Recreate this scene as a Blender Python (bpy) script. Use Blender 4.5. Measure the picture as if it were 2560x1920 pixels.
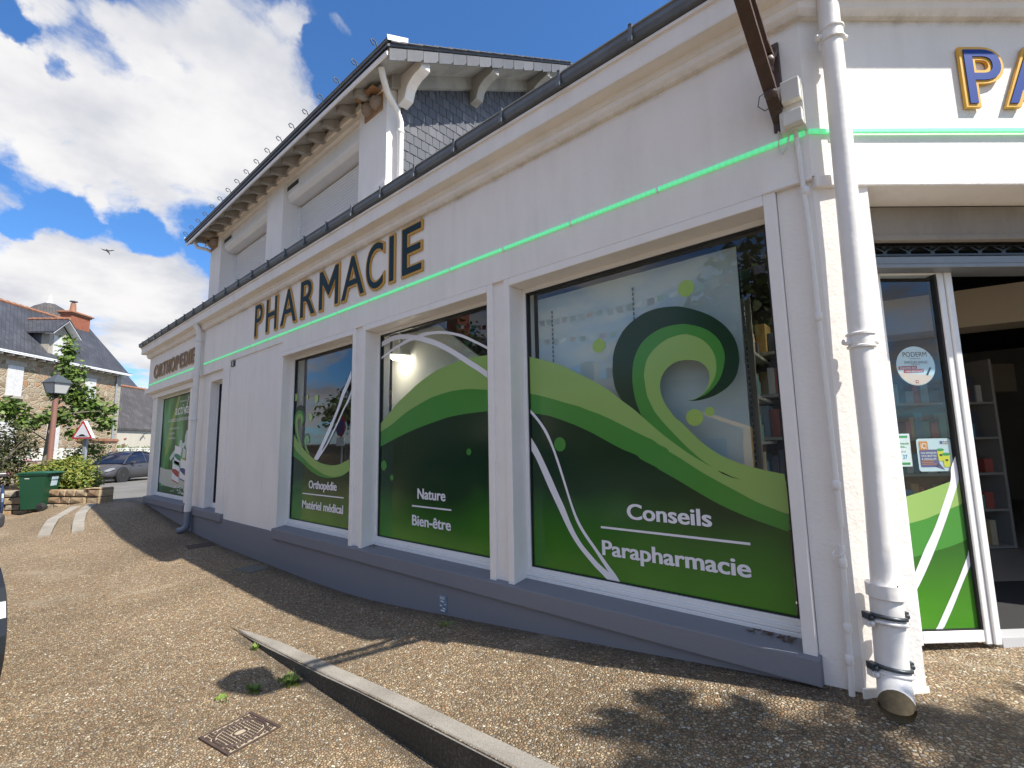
import bpy, bmesh, math, random, json
from mathutils import Vector, Matrix
from mathutils.geometry import tessellate_polygon
random.seed(7)
R = math.radians
for o in list(bpy.data.objects): bpy.data.objects.remove(o)
S = bpy.context.scene
COL = S.collection
# ------------------------------------------------------------------ camera
cam_d = bpy.data.cameras.new('camera'); cam = bpy.data.objects.new('camera', cam_d); COL.objects.link(cam)
cam_d.sensor_fit = 'HORIZONTAL'; cam_d.sensor_width = 36.0
cam_d.lens = 36.0*1201.82/2560.0
cam_d.clip_start = 0.05; cam_d.clip_end = 3000
def cam_rot(yaw, pitch, roll):
    f0 = Vector((-math.sin(yaw), math.cos(yaw), 0)); r0 = Vector((math.cos(yaw), math.sin(yaw), 0)); u0 = Vector((0, 0, 1))
    f = f0*math.cos(pitch)+u0*math.sin(pitch); u = -f0*math.sin(pitch)+u0*math.cos(pitch)
    r = r0*math.cos(roll)+u*math.sin(roll); u2 = -r0*math.sin(roll)+u*math.cos(roll)
    return r, u2, f
r_, u_, f_ = cam_rot(R(41.58455), R(7.2216), R(-1.08421))
m = Matrix(((r_.x, u_.x, -f_.x, 0), (r_.y, u_.y, -f_.y, -2.6), (r_.z, u_.z, -f_.z, 1.6), (0, 0, 0, 1)))
cam.matrix_world = m
S.camera = cam
# ------------------------------------------------------------------ sun and sky
SUN = Vector((0.80, 0.104, 1.0)).normalized()
sd = bpy.data.lights.new('sun', 'SUN'); sd.energy = 3.35; sd.angle = R(0.53); sd.color = (1.0, 0.94, 0.835)
sun = bpy.data.objects.new('sun', sd); COL.objects.link(sun)
sun.rotation_euler = (-SUN).to_track_quat('-Z', 'Y').to_euler(); sun.location = SUN*60
W = bpy.data.worlds.new('World'); S.world = W; W.use_nodes = True
S.view_settings.view_transform = 'Standard'; S.view_settings.look = 'None'
S.view_settings.exposure = 1.3; S.view_settings.gamma = 1.0; S.view_settings.use_curve_mapping = False
S.cycles.use_denoising = True
S.cycles.max_bounces = 10; S.cycles.transparent_max_bounces = 24; S.cycles.glossy_bounces = 6
nt = W.node_tree; nt.nodes.clear()
def N(t, typ, **kw):
    n = t.nodes.new(typ)
    for k, v in kw.items(): setattr(n, k, v)
    return n
sky = N(nt, 'ShaderNodeTexSky'); sky.sky_type = 'NISHITA'; sky.sun_disc = False
sky.sun_elevation = math.asin(SUN.z); sky.sun_rotation = math.atan2(SUN.x, SUN.y)
sky.air_density = 1.0; sky.dust_density = 0.4; sky.ozone_density = 3.0; sky.altitude = 50
CL_POS = [[-0.892, 0.014, 0.451, 0.055], [-0.886, 0.07, 0.459, 0.071], [-0.856, 0.122, 0.503, 0.088], [-0.852, 0.172, 0.495, 0.083], [-0.791, 0.177, 0.586, 0.077], [-0.749, 0.222, 0.624, 0.063], [-0.763, 0.258, 0.593, 0.054], [-0.802, 0.282, 0.527, 0.062], [-0.757, 0.334, 0.561, 0.026], [-0.86, 0.237, 0.453, 0.035], [-0.898, 0.12, 0.424, 0.056], [-0.914, 0.043, 0.404, 0.035], [-0.804, 0.064, 0.592, 0.027], [-0.821, 0.02, 0.571, 0.021], [-0.807, 0.099, 0.582, 0.034], [-0.7, 0.275, 0.659, 0.029], [-0.665, 0.346, 0.662, 0.02], [-0.899, 0.2, 0.39, 0.04], [-0.925, 0.095, 0.367, 0.019], [-0.954, 0.046, 0.297, 0.03], [-0.954, 0.114, 0.279, 0.055], [-0.937, 0.216, 0.273, 0.064], [-0.972, 0.052, 0.23, 0.063], [-0.961, 0.169, 0.22, 0.071], [-0.866, 0.002, 0.5, 0.018]]
CL_NEG = [[-0.468, 0.516, 0.718, 0.243], [-0.843, -0.006, 0.539, 0.028], [-0.857, 0.042, 0.514, 0.015], [-0.937, 0.071, 0.343, 0.032], [-0.9, 0.242, 0.362, 0.048], [-0.925, 0.16, 0.344, 0.032], [-0.697, 0.387, 0.604, 0.074], [-0.817, 0.322, 0.479, 0.026], [-0.705, 0.307, 0.639, 0.018], [-0.945, 0.027, 0.325, 0.021]]
tc = N(nt, 'ShaderNodeTexCoord')
nrm = N(nt, 'ShaderNodeVectorMath', operation='NORMALIZE'); nt.links.new(tc.outputs['Generated'], nrm.inputs[0])
def M_(t, op, a, b=None, c=None, clamp=False):
    n = N(t, 'ShaderNodeMath', operation=op); n.use_clamp = clamp
    for i, v in enumerate((a, b, c)):
        if v is None: continue
        if isinstance(v, (int, float)): n.inputs[i].default_value = v
        else: t.links.new(v, n.inputs[i])
    return n.outputs[0]
# warp the direction so that cloud edges are ragged
wn = N(nt, 'ShaderNodeTexNoise'); wn.inputs['Scale'].default_value = 7.0; wn.inputs['Detail'].default_value = 6; wn.inputs['Roughness'].default_value = .6
nt.links.new(nrm.outputs[0], wn.inputs['Vector'])
ws = N(nt, 'ShaderNodeVectorMath', operation='SUBTRACT'); nt.links.new(wn.outputs['Color'], ws.inputs[0]); ws.inputs[1].default_value = (.5, .5, .5)
wm = N(nt, 'ShaderNodeVectorMath', operation='SCALE'); nt.links.new(ws.outputs[0], wm.inputs[0]); wm.inputs['Scale'].default_value = .13
wa = N(nt, 'ShaderNodeVectorMath', operation='ADD'); nt.links.new(nrm.outputs[0], wa.inputs[0]); nt.links.new(wm.outputs[0], wa.inputs[1])
wv = N(nt, 'ShaderNodeVectorMath', operation='NORMALIZE'); nt.links.new(wa.outputs[0], wv.inputs[0])
acc = None
for sign, L in ((1, CL_POS), (-1, CL_NEG)):
    for x, y, z, rad in L:
        d = N(nt, 'ShaderNodeVectorMath', operation='DOT_PRODUCT'); nt.links.new(wv.outputs[0], d.inputs[0])
        v = Vector((x, y, z)).normalized(); d.inputs[1].default_value = v
        mr = N(nt, 'ShaderNodeMapRange', interpolation_type='SMOOTHSTEP')
        nt.links.new(d.outputs['Value'], mr.inputs['Value'])
        mr.inputs['From Min'].default_value = math.cos(rad*1.35); mr.inputs['From Max'].default_value = math.cos(rad*.25)
        mr.inputs['To Min'].default_value = 0; mr.inputs['To Max'].default_value = (.36 if sign > 0 else -.50)
        acc = mr.outputs[0] if acc is None else M_(nt, 'ADD', acc, mr.outputs[0])
acc = M_(nt, 'MINIMUM', acc, .6); acc = M_(nt, 'MAXIMUM', acc, -.6)
sx = N(nt, 'ShaderNodeSeparateXYZ'); nt.links.new(nrm.outputs[0], sx.inputs[0])
den = M_(nt, 'MAXIMUM', M_(nt, 'ADD', sx.outputs['Z'], .18), .06)
cx = M_(nt, 'DIVIDE', sx.outputs['X'], den); cy = M_(nt, 'DIVIDE', sx.outputs['Y'], den)
cv = N(nt, 'ShaderNodeCombineXYZ'); nt.links.new(cx, cv.inputs[0]); nt.links.new(cy, cv.inputs[1]); cv.inputs[2].default_value = 3.3
f1 = N(nt, 'ShaderNodeTexNoise'); f1.inputs['Scale'].default_value = 2.3; f1.inputs['Detail'].default_value = 12; f1.inputs['Roughness'].default_value = .62; f1.inputs['Distortion'].default_value = .35
nt.links.new(cv.outputs[0], f1.inputs['Vector'])
val = M_(nt, 'ADD', M_(nt, 'MULTIPLY_ADD', f1.outputs['Fac'], 2.6, -.80), acc)
al = N(nt, 'ShaderNodeMapRange', interpolation_type='SMOOTHSTEP'); nt.links.new(val, al.inputs['Value'])
al.inputs['From Min'].default_value = .24; al.inputs['From Max'].default_value = .80
f2 = N(nt, 'ShaderNodeTexNoise'); f2.inputs['Scale'].default_value = 2.2; f2.inputs['Detail'].default_value = 7; f2.inputs['Roughness'].default_value = .55
nt.links.new(cv.outputs[0], f2.inputs['Vector'])
sh = N(nt, 'ShaderNodeMapRange', interpolation_type='SMOOTHSTEP'); nt.links.new(f2.outputs['Fac'], sh.inputs['Value'])
sh.inputs['From Min'].default_value = .33; sh.inputs['From Max'].default_value = .66
cmix = N(nt, 'ShaderNodeMix', data_type='RGBA'); nt.links.new(sh.outputs[0], cmix.inputs['Factor'])
cmix.inputs['A'].default_value = (2.45, 2.55, 2.85, 1); cmix.inputs['B'].default_value = (3.95, 3.9, 3.9, 1)
smul = N(nt, 'ShaderNodeMix', data_type='RGBA', blend_type='MULTIPLY'); smul.inputs['Factor'].default_value = 1
nt.links.new(sky.outputs[0], smul.inputs['A']); smul.inputs['B'].default_value = (.37, .615, .85, 1)
mx = N(nt, 'ShaderNodeMix', data_type='RGBA'); nt.links.new(al.outputs[0], mx.inputs['Factor'])
nt.links.new(smul.outputs['Result'], mx.inputs['A']); nt.links.new(cmix.outputs['Result'], mx.inputs['B'])
bg = N(nt, 'ShaderNodeBackground'); bg.inputs['Strength'].default_value = 0.1
nt.links.new(mx.outputs['Result'], bg.inputs['Color'])
wo = N(nt, 'ShaderNodeOutputWorld'); nt.links.new(bg.outputs[0], wo.inputs[0])

# ------------------------------------------------------------------ helpers
def srgb(r, g, b):
    f = lambda c: (c/255/12.92) if c/255 <= .04045 else ((c/255+.055)/1.055)**2.4
    return (f(r), f(g), f(b), 1)
def mat(name, col, rough=.6, metal=0, spec=.5, noise=None, bump=None, emis=None, coords='Object'):
    """noise=(scale, amount, second colour or None); bump=(scale, strength, distance)"""
    m = bpy.data.materials.new(name); m.use_nodes = True
    t = m.node_tree; b = t.nodes['Principled BSDF']
    c = tuple(col) if len(col) == 4 else tuple(col)+(1,)
    b.inputs['Base Color'].default_value = c; b.inputs['Roughness'].default_value = rough; b.inputs['Metallic'].default_value = metal
    b.inputs['Specular IOR Level'].default_value = spec
    tcn = None
    def vec():
        nonlocal tcn
        if tcn is None: tcn = N(t, 'ShaderNodeTexCoord')
        return tcn.outputs[coords]
    if noise:
        sc, am, c2 = noise
        n = N(t, 'ShaderNodeTexNoise'); n.inputs['Scale'].default_value = sc; n.inputs['Detail'].default_value = 8; n.inputs['Roughness'].default_value = .65
        t.links.new(vec(), n.inputs['Vector'])
        mr = N(t, 'ShaderNodeMapRange'); t.links.new(n.outputs['Fac'], mr.inputs['Value']); mr.inputs['From Min'].default_value = .35; mr.inputs['From Max'].default_value = .7
        mr.inputs['To Max'].default_value = am
        mixn = N(t, 'ShaderNodeMix', data_type='RGBA'); t.links.new(mr.outputs[0], mixn.inputs['Factor'])
        mixn.inputs['A'].default_value = c; mixn.inputs['B'].default_value = (tuple(c2)+(1,))[:4] if c2 else tuple(v*.5 for v in c[:3])+(1,)
        t.links.new(mixn.outputs['Result'], b.inputs['Base Color'])
    if bump:
        sc, st, di = bump
        n = N(t, 'ShaderNodeTexNoise'); n.inputs['Scale'].default_value = sc; n.inputs['Detail'].default_value = 6
        t.links.new(vec(), n.inputs['Vector'])
        bp = N(t, 'ShaderNodeBump'); bp.inputs['Strength'].default_value = st; bp.inputs['Distance'].default_value = di
        t.links.new(n.outputs['Fac'], bp.inputs['Height']); t.links.new(bp.outputs[0], b.inputs['Normal'])
    if emis:
        b.inputs['Emission Color'].default_value = tuple(emis[0])+(1,); b.inputs['Emission Strength'].default_value = emis[1]
    return m
class MB:
    """collects geometry, then links it as ONE mesh object"""
    def __init__(s, xf=None): s.v = []; s.f = []; s.m = []; s.xf = xf; s.smooth = False
    def P(s, p):
        p = Vector(p); s.v.append(s.xf(p) if s.xf else p); return len(s.v)-1
    def face(s, pts, mi=0):
        s.f.append([s.P(p) for p in pts]); s.m.append(mi)
    def box(s, x0, x1, y0, y1, z0, z1, mi=0):
        i = [s.P((x, y, z)) for z in (z0, z1) for y in (y0, y1) for x in (x0, x1)]
        for a in ((0, 2, 3, 1), (4, 5, 7, 6), (0, 1, 5, 4), (2, 6, 7, 3), (0, 4, 6, 2), (1, 3, 7, 5)):
            s.f.append([i[k] for k in a]); s.m.append(mi)
        return s
    def prism(s, pts, vec, mi=0):
        """extrude a planar polygon (list of 3d points) by vec"""
        n = len(pts); vec = Vector(vec)
        a = [s.P(p) for p in pts]; b = [s.P(Vector(p)+vec) for p in pts]
        tris = tessellate_polygon([[Vector(p) for p in pts]])
        for t in tris:
            s.f.append([a[k] for k in t]); s.m.append(mi)
            s.f.append([b[k] for k in reversed(t)]); s.m.append(mi)
        for k in range(n):
            s.f.append([a[k], a[(k+1) % n], b[(k+1) % n], b[k]]); s.m.append(mi)
        return s
    def plan(s, poly, z0, z1, mi=0): return s.prism([(x, y, z0) for x, y in poly], (0, 0, z1-z0), mi)
    def flat(s, pts, mi=0):
        a = [s.P(p) for p in pts]
        for t in tessellate_polygon([[Vector(p) for p in pts]]): s.f.append([a[k] for k in t]); s.m.append(mi)
        return s
    def tube(s, path, r, n=10, mi=0, cap=True):
        path = [Vector(p) for p in path]; rs = r if isinstance(r, (list, tuple)) else [r]*len(path)
        rings = []; prev = None
        for i, p in enumerate(path):
            d = ((path[i]-path[i-1]).normalized() if i else Vector()) + ((path[i+1]-path[i]).normalized() if i < len(path)-1 else Vector())
            d.normalize()
            if prev is None:
                a = Vector((0, 0, 1)) if abs(d.z) < .9 else Vector((1, 0, 0))
                u = d.cross(a).normalized()
            else:
                u = (prev-d*prev.dot(d)).normalized()
            prev = u; w = d.cross(u)
            rings.append([s.P(p+(u*math.cos(2*math.pi*k/n)+w*math.sin(2*math.pi*k/n))*rs[i]) for k in range(n)])
        for i in range(len(path)-1):
            for k in range(n):
                s.f.append([rings[i][k], rings[i][(k+1) % n], rings[i+1][(k+1) % n], rings[i+1][k]]); s.m.append(mi)
        if cap:
            s.f.append(list(reversed(rings[0]))); s.m.append(mi); s.f.append(rings[-1]); s.m.append(mi)
        return s
    def lathe(s, prof, c=(0, 0, 0), n=20, axis='Z', mi=0):
        c = Vector(c); rings = []
        for rr, h in prof:
            ring = []
            for k in range(n):
                a = 2*math.pi*k/n
                p = (rr*math.cos(a), rr*math.sin(a), h)
                if axis == 'X': p = (p[2], p[0], p[1])
                elif axis == 'Y': p = (p[0], p[2], p[1])
                ring.append(s.P(c+Vector(p)))
            rings.append(ring)
        for i in range(len(rings)-1):
            for k in range(n):
                s.f.append([rings[i][k], rings[i][(k+1) % n], rings[i+1][(k+1) % n], rings[i+1][k]]); s.m.append(mi)
        s.f.append(list(reversed(rings[0]))); s.m.append(mi); s.f.append(rings[-1]); s.m.append(mi)
        return s
    def ribbon(s, A, B, fn, mi=0):
        ia = [s.P(fn(p)) for p in A]; ib = [s.P(fn(p)) for p in B]
        for k in range(len(A)-1): s.f.append([ia[k], ia[k+1], ib[k+1], ib[k]]); s.m.append(mi)
        return s
    def mesh(s, name, mats):
        me = bpy.data.meshes.new(name); me.from_pydata([tuple(v) for v in s.v], [], s.f)
        for m in (mats if isinstance(mats, (list, tuple)) else [mats]): me.materials.append(m)
        if any(s.m):
            me.polygons.foreach_set('material_index', s.m)
        bm = bmesh.new(); bm.from_mesh(me); bmesh.ops.recalc_face_normals(bm, faces=bm.faces); bm.to_mesh(me); bm.free()
        if s.smooth: me.polygons.foreach_set('use_smooth', [True]*len(me.polygons))
        me.update(); return me
    def build(s, name, mats, parent=None, bevel=0, smooth=None, label=None, kind=None):
        if smooth: s.smooth = True
        return link(name, s.mesh(name, mats), parent, bevel, label, kind)
def link(name, me, parent=None, bevel=0, label=None, kind=None):
    o = bpy.data.objects.new(name, me); COL.objects.link(o)
    if parent is not None:
        o.parent = parent; o.matrix_parent_inverse = wmat(parent).inverted()
    if bevel:
        b = o.modifiers.new('bevel', 'BEVEL'); b.width = bevel; b.segments = 2; b.limit_method = 'ANGLE'; b.angle_limit = R(40)
    if me and me.polygons and me.polygons[0].use_smooth:
        pass
    if label: o['label'] = label
    if kind: o['kind'] = kind
    return o
def wmat(o):
    mloc = Matrix.Translation(o.location) @ o.rotation_euler.to_matrix().to_4x4()
    return (wmat(o.parent) @ o.matrix_parent_inverse @ mloc) if o.parent else mloc
def thing(name, label, cat, loc=(0, 0, 0), rz=0, group=None):
    o = bpy.data.objects.new(name, None); COL.objects.link(o); o.empty_display_size = .1
    o.location = loc; o.rotation_euler = (0, 0, rz); o['label'] = label; o['category'] = cat
    if group: o['group'] = group
    return o
def tag(o, label, cat, group=None):
    o['label'] = label; o['category'] = cat
    if group: o['group'] = group
    return o
def struct(o): o['kind'] = 'structure'; return o
def dup(root, loc, rz=0, label=None, group=None):
    r = root.copy(); COL.objects.link(r); r.location = loc; r.rotation_euler = (0, 0, rz)
    if label: r['label'] = label
    if group: r['group'] = group
    def rec(src, dst):
        for ch in list(src.children):
            c = ch.copy(); COL.objects.link(c); c.parent = dst; rec(ch, c)
    rec(root, r); return r
def smooth_obj(o, angle=40):
    me = o.data
    me.polygons.foreach_set('use_smooth', [True]*len(me.polygons))
    try: me.set_sharp_from_angle(angle=R(angle))
    except Exception: pass
    return o
def cr(pts, n=6):
    """Catmull-Rom through 2d points"""
    o = []
    P = [Vector(p) for p in pts]; P = [P[0]*2-P[1]]+P+[P[-1]*2-P[-2]]
    for i in range(1, len(P)-2):
        for k in range(n):
            t = k/n
            o.append(.5*((2*P[i])+(-P[i-1]+P[i+1])*t+(2*P[i-1]-5*P[i]+4*P[i+1]-P[i+2])*t*t+(-P[i-1]+3*P[i]-3*P[i+1]+P[i+2])*t**3))
    o.append(P[-2]); return o
def resamp(pts, n):
    L = [0]
    for a, b in zip(pts, pts[1:]): L.append(L[-1]+(Vector(b)-Vector(a)).length)
    out = []; j = 0
    for k in range(n):
        d = L[-1]*k/(n-1)
        while j < len(L)-2 and L[j+1] < d: j += 1
        t = (d-L[j])/max(L[j+1]-L[j], 1e-9)
        out.append(Vector(pts[j]).lerp(Vector(pts[j+1]), min(max(t, 0), 1)))
    return out
def text_geo(s, extrude=0, offset=0, spacing=1.0):
    """triangulated outline of a word: verts (x,y,z) and faces"""
    c = bpy.data.curves.new('t', 'FONT'); c.body = s; c.extrude = extrude; c.offset = offset; c.resolution_u = 6; c.space_character = spacing
    o = bpy.data.objects.new('t', c); COL.objects.link(o)
    dg = bpy.context.evaluated_depsgraph_get(); dg.update()
    me = bpy.data.meshes.new_from_object(o.evaluated_get(dg))
    V = [tuple(v.co) for v in me.vertices]; F = [list(p.vertices) for p in me.polygons]
    bpy.data.objects.remove(o); bpy.data.curves.remove(c); bpy.data.meshes.remove(me)
    return V, F
def text_mb(s, fn, x0, x1, z0, z1, extrude=0, offset=0, ref=None, mi=0, mb=None, spacing=1.0, bold=0):
    """fit the word into x0..x1; z0 is the baseline, z1 the cap height; fn(x, z, depth) -> point"""
    mb = mb or MB()
    V, F = text_geo(s, extrude, offset, spacing)
    xs = [v[0] for v in V]; 
    Vr, _ = text_geo(ref or 'H', 0, 0); cap = max(v[1] for v in Vr)
    xa, xb = min(xs), max(xs); sx_ = (x1-x0)/(xb-xa); sz_ = (z1-z0)/cap
    for j, dx in enumerate((-bold, 0, bold) if bold else (0,)):
        b = len(mb.v)
        for v in V: mb.v.append(Vector(fn(x0+dx+(v[0]-xa)*sx_, z0+v[1]*sz_, v[2]+.00012*j)))
        for f in F: mb.f.append([b+k for k in f]); mb.m.append(mi)
    return mb
def XZ(y): return lambda p: (p[0], y, p[1])

# ------------------------------------------------------------------ materials
def render_mat(name, col, bs=90, st=.35, dirt=.25, dirtcol=(.42, .40, .36), di=.004, streak=False):
    m = mat(name, col, rough=.75, spec=.25)
    t = m.node_tree; b = t.nodes['Principled BSDF']
    c = N(t, 'ShaderNodeTexCoord')
    n1 = N(t, 'ShaderNodeTexNoise'); n1.inputs['Scale'].default_value = 1.7; n1.inputs['Detail'].default_value = 10; n1.inputs['Roughness'].default_value = .7
    mp = N(t, 'ShaderNodeMapping'); mp.inputs['Scale'].default_value = (1.6, 1.6, .55); t.links.new(c.outputs['Object'], mp.inputs[0]); t.links.new(mp.outputs[0], n1.inputs['Vector'])
    mr = N(t, 'ShaderNodeMapRange'); t.links.new(n1.outputs['Fac'], mr.inputs['Value']); mr.inputs['From Min'].default_value = .45; mr.inputs['From Max'].default_value = .85; mr.inputs['To Max'].default_value = dirt
    mixn = N(t, 'ShaderNodeMix', data_type='RGBA'); t.links.new(mr.outputs[0], mixn.inputs['Factor'])
    mixn.inputs['A'].default_value = tuple(col)[:3]+(1,); mixn.inputs['B'].default_value = dirtcol+(1,)
    res = mixn.outputs['Result']
    if streak:
        mp2 = N(t, 'ShaderNodeMapping'); mp2.inputs['Scale'].default_value = (9, 9, .35); t.links.new(c.outputs['Object'], mp2.inputs[0])
        ns_ = N(t, 'ShaderNodeTexNoise'); ns_.inputs['Scale'].default_value = 1.0; ns_.inputs['Detail'].default_value = 5; t.links.new(mp2.outputs[0], ns_.inputs['Vector'])
        m3 = N(t, 'ShaderNodeMapRange'); t.links.new(ns_.outputs['Fac'], m3.inputs['Value']); m3.inputs['From Min'].default_value = .52; m3.inputs['From Max'].default_value = .80; m3.inputs['To Max'].default_value = .10
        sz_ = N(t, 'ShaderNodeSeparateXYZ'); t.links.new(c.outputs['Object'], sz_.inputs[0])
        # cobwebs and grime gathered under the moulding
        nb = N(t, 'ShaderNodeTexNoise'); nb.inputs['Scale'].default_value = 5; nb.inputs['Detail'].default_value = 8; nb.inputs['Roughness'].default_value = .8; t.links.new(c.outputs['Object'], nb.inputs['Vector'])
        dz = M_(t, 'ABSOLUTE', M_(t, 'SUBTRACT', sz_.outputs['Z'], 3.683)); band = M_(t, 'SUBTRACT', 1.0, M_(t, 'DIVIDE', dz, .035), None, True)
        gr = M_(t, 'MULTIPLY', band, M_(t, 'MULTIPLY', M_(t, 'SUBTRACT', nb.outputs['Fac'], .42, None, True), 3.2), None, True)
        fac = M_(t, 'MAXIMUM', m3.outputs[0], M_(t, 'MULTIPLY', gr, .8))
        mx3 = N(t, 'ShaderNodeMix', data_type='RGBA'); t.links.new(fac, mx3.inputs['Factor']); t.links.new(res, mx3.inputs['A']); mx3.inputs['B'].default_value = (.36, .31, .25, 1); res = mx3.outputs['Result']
    t.links.new(res, b.inputs['Base Color'])
    n2 = N(t, 'ShaderNodeTexNoise'); n2.inputs['Scale'].default_value = bs; n2.inputs['Detail'].default_value = 5; n2.inputs['Roughness'].default_value = .55
    t.links.new(c.outputs['Object'], n2.inputs['Vector'])
    n3 = N(t, 'ShaderNodeTexNoise'); n3.inputs['Scale'].default_value = bs*.12; n3.inputs['Detail'].default_value = 3; t.links.new(c.outputs['Object'], n3.inputs['Vector'])
    ad = M_(t, 'ADD', n2.outputs['Fac'], M_(t, 'MULTIPLY', n3.outputs['Fac'], 1.5))
    bp = N(t, 'ShaderNodeBump'); bp.inputs['Strength'].default_value = st; bp.inputs['Distance'].default_value = di
    t.links.new(ad, bp.inputs['Height']); t.links.new(bp.outputs[0], b.inputs['Normal'])
    return m
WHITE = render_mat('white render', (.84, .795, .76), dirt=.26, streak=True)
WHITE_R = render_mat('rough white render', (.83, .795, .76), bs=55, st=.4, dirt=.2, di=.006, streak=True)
WHITE_T = mat('white trim paint', (.84, .80, .77), rough=.5, noise=(6, .18, (.55, .53, .5)), bump=(60, .12, .003))
REVEAL_HEAD = WHITE_T
PVC = mat('white window frame', (.80, .80, .80), rough=.35, noise=(9, .15, (.5, .5, .47)))
GASKET = mat('black rubber gasket', (.012, .012, .014), rough=.5)
PLINTH = render_mat('slate blue grey masonry paint', (.205, .208, .235), bs=60, st=.4, dirt=.6, dirtcol=(.22, .22, .23))
ZINC = mat('weathered zinc', (.16, .17, .18), rough=.45, metal=.6, noise=(8, .5, (.09, .095, .1)))
ZINC_L = mat('pale zinc', (.62, .63, .66), rough=.4, metal=.3)
PIPE_W = mat('white painted pipe', (.80, .775, .75), rough=.42, noise=(5, .22, (.5, .48, .44)), bump=(14, .5, .006))
PIPE_G = mat('grey painted pipe', (.20, .22, .26), rough=.5)
DARKSTEEL = mat('dark steel clamp', (.07, .08, .09), rough=.4, metal=.6)
CONCRETE = render_mat('bare concrete', (.30, .27, .235), bs=45, st=.8, dirt=.7, dirtcol=(.13, .115, .10), di=.006)
SOFFIT = render_mat('weathered eave boards', (.40, .38, .345), bs=30, st=.4, dirt=.9, dirtcol=(.10, .095, .085))
STEEL_G = mat('grey steel beam', (.25, .27, .29), rough=.45, metal=.3, noise=(5, .4, (.15, .16, .17)))
CAST = mat('brown cast iron', (.060, .035, .030), rough=.5, noise=(20, .6, (.10, .06, .045)), bump=(90, .3, .004))
RUST = mat('rusty cast iron', (.050, .034, .030), rough=.7, noise=(25, .6, (.10, .06, .04)), bump=(80, .4, .003))
BLACK = mat('black plastic', (.015, .015, .017), rough=.5)
RUBBER = mat('tyre rubber', (.02, .02, .02), rough=.75)
WHITE_P = mat('plain white print', (.82, .82, .84), rough=.45)
def film(name, c): return mat(name, tuple(v*.98 for v in c), rough=.16, spec=.38)
F_LIGHT = film('light green film', (.27, .43, .125)); F_MID = film('mid green film', (.065, .25, .045)); F_DARK = film('bottle green film', (.014, .043, .022))
F_DOT = film('spring green film', (.30, .46, .11))
F_WHITE = film('white film', (.78, .77, .82))
def field_mat():
    m = mat('dark to mid green film', (.02, .06, .03), rough=.16, spec=.38); t = m.node_tree; b = t.nodes['Principled BSDF']
    c = N(t, 'ShaderNodeTexCoord'); s = N(t, 'ShaderNodeSeparateXYZ'); t.links.new(c.outputs['Object'], s.inputs[0])
    n = N(t, 'ShaderNodeTexNoise'); n.inputs['Scale'].default_value = 1.6; n.inputs['Detail'].default_value = 2; t.links.new(c.outputs['Object'], n.inputs['Vector'])
    z = M_(t, 'ADD', s.outputs['Z'], M_(t, 'MULTIPLY', M_(t, 'SUBTRACT', n.outputs['Fac'], .5), .5))
    r = N(t, 'ShaderNodeValToRGB'); mr = N(t, 'ShaderNodeMapRange'); t.links.new(z, mr.inputs['Value']); mr.inputs['From Min'].default_value = .68; mr.inputs['From Max'].default_value = 1.75
    t.links.new(mr.outputs[0], r.inputs[0]); e = r.color_ramp.elements
    e[0].position = 0; e[0].color = (.065, .235, .020, 1); e[1].position = .8; e[1].color = (.010, .034, .014, 1)
    k = e.new(.3); k.color = (.034, .13, .020, 1); k = e.new(.52); k.color = (.015, .045, .018, 1)
    t.links.new(r.outputs[0], b.inputs['Base Color']); return m
F_FIELD = field_mat()
def glass_mat(name, ior=1.55, tint=(.86, .93, .92), rough=.0):
    m = bpy.data.materials.new(name); m.use_nodes = True; t = m.node_tree; t.nodes.clear()
    g = N(t, 'ShaderNodeBsdfGlossy'); g.inputs['Roughness'].default_value = rough; g.inputs['Color'].default_value = (.95, .97, 1, 1)
    tr = N(t, 'ShaderNodeBsdfTransparent'); tr.inputs['Color'].default_value = tuple(tint)+(1,)
    ge = N(t, 'ShaderNodeNewGeometry'); dp = N(t, 'ShaderNodeVectorMath', operation='DOT_PRODUCT'); t.links.new(ge.outputs['Normal'], dp.inputs[0]); t.links.new(ge.outputs['Incoming'], dp.inputs[1])
    om = M_(t, 'SUBTRACT', 1.0, M_(t, 'ABSOLUTE', dp.outputs['Value'])); F0 = 1.5*((ior-1)/(ior+1))**2
    fr_out = M_(t, 'ADD', F0, M_(t, 'MULTIPLY', 1.5, M_(t, 'POWER', om, 5.0), None, True))
    c = N(t, 'ShaderNodeTexCoord'); n = N(t, 'ShaderNodeTexNoise'); n.inputs['Scale'].default_value = 1.1; n.inputs['Detail'].default_value = 1; t.links.new(c.outputs['Object'], n.inputs['Vector'])
    bp = N(t, 'ShaderNodeBump'); bp.inputs['Strength'].default_value = .06; bp.inputs['Distance'].default_value = .02; t.links.new(n.outputs['Fac'], bp.inputs['Height']); t.links.new(bp.outputs[0], g.inputs['Normal'])
    mx = N(t, 'ShaderNodeMixShader'); t.links.new(fr_out, mx.inputs[0]); t.links.new(tr.outputs[0], mx.inputs[1]); t.links.new(g.outputs[0], mx.inputs[2])
    o = N(t, 'ShaderNodeOutputMaterial'); t.links.new(mx.outputs[0], o.inputs[0]); return m
GLASS = glass_mat('shop window glass')
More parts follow.
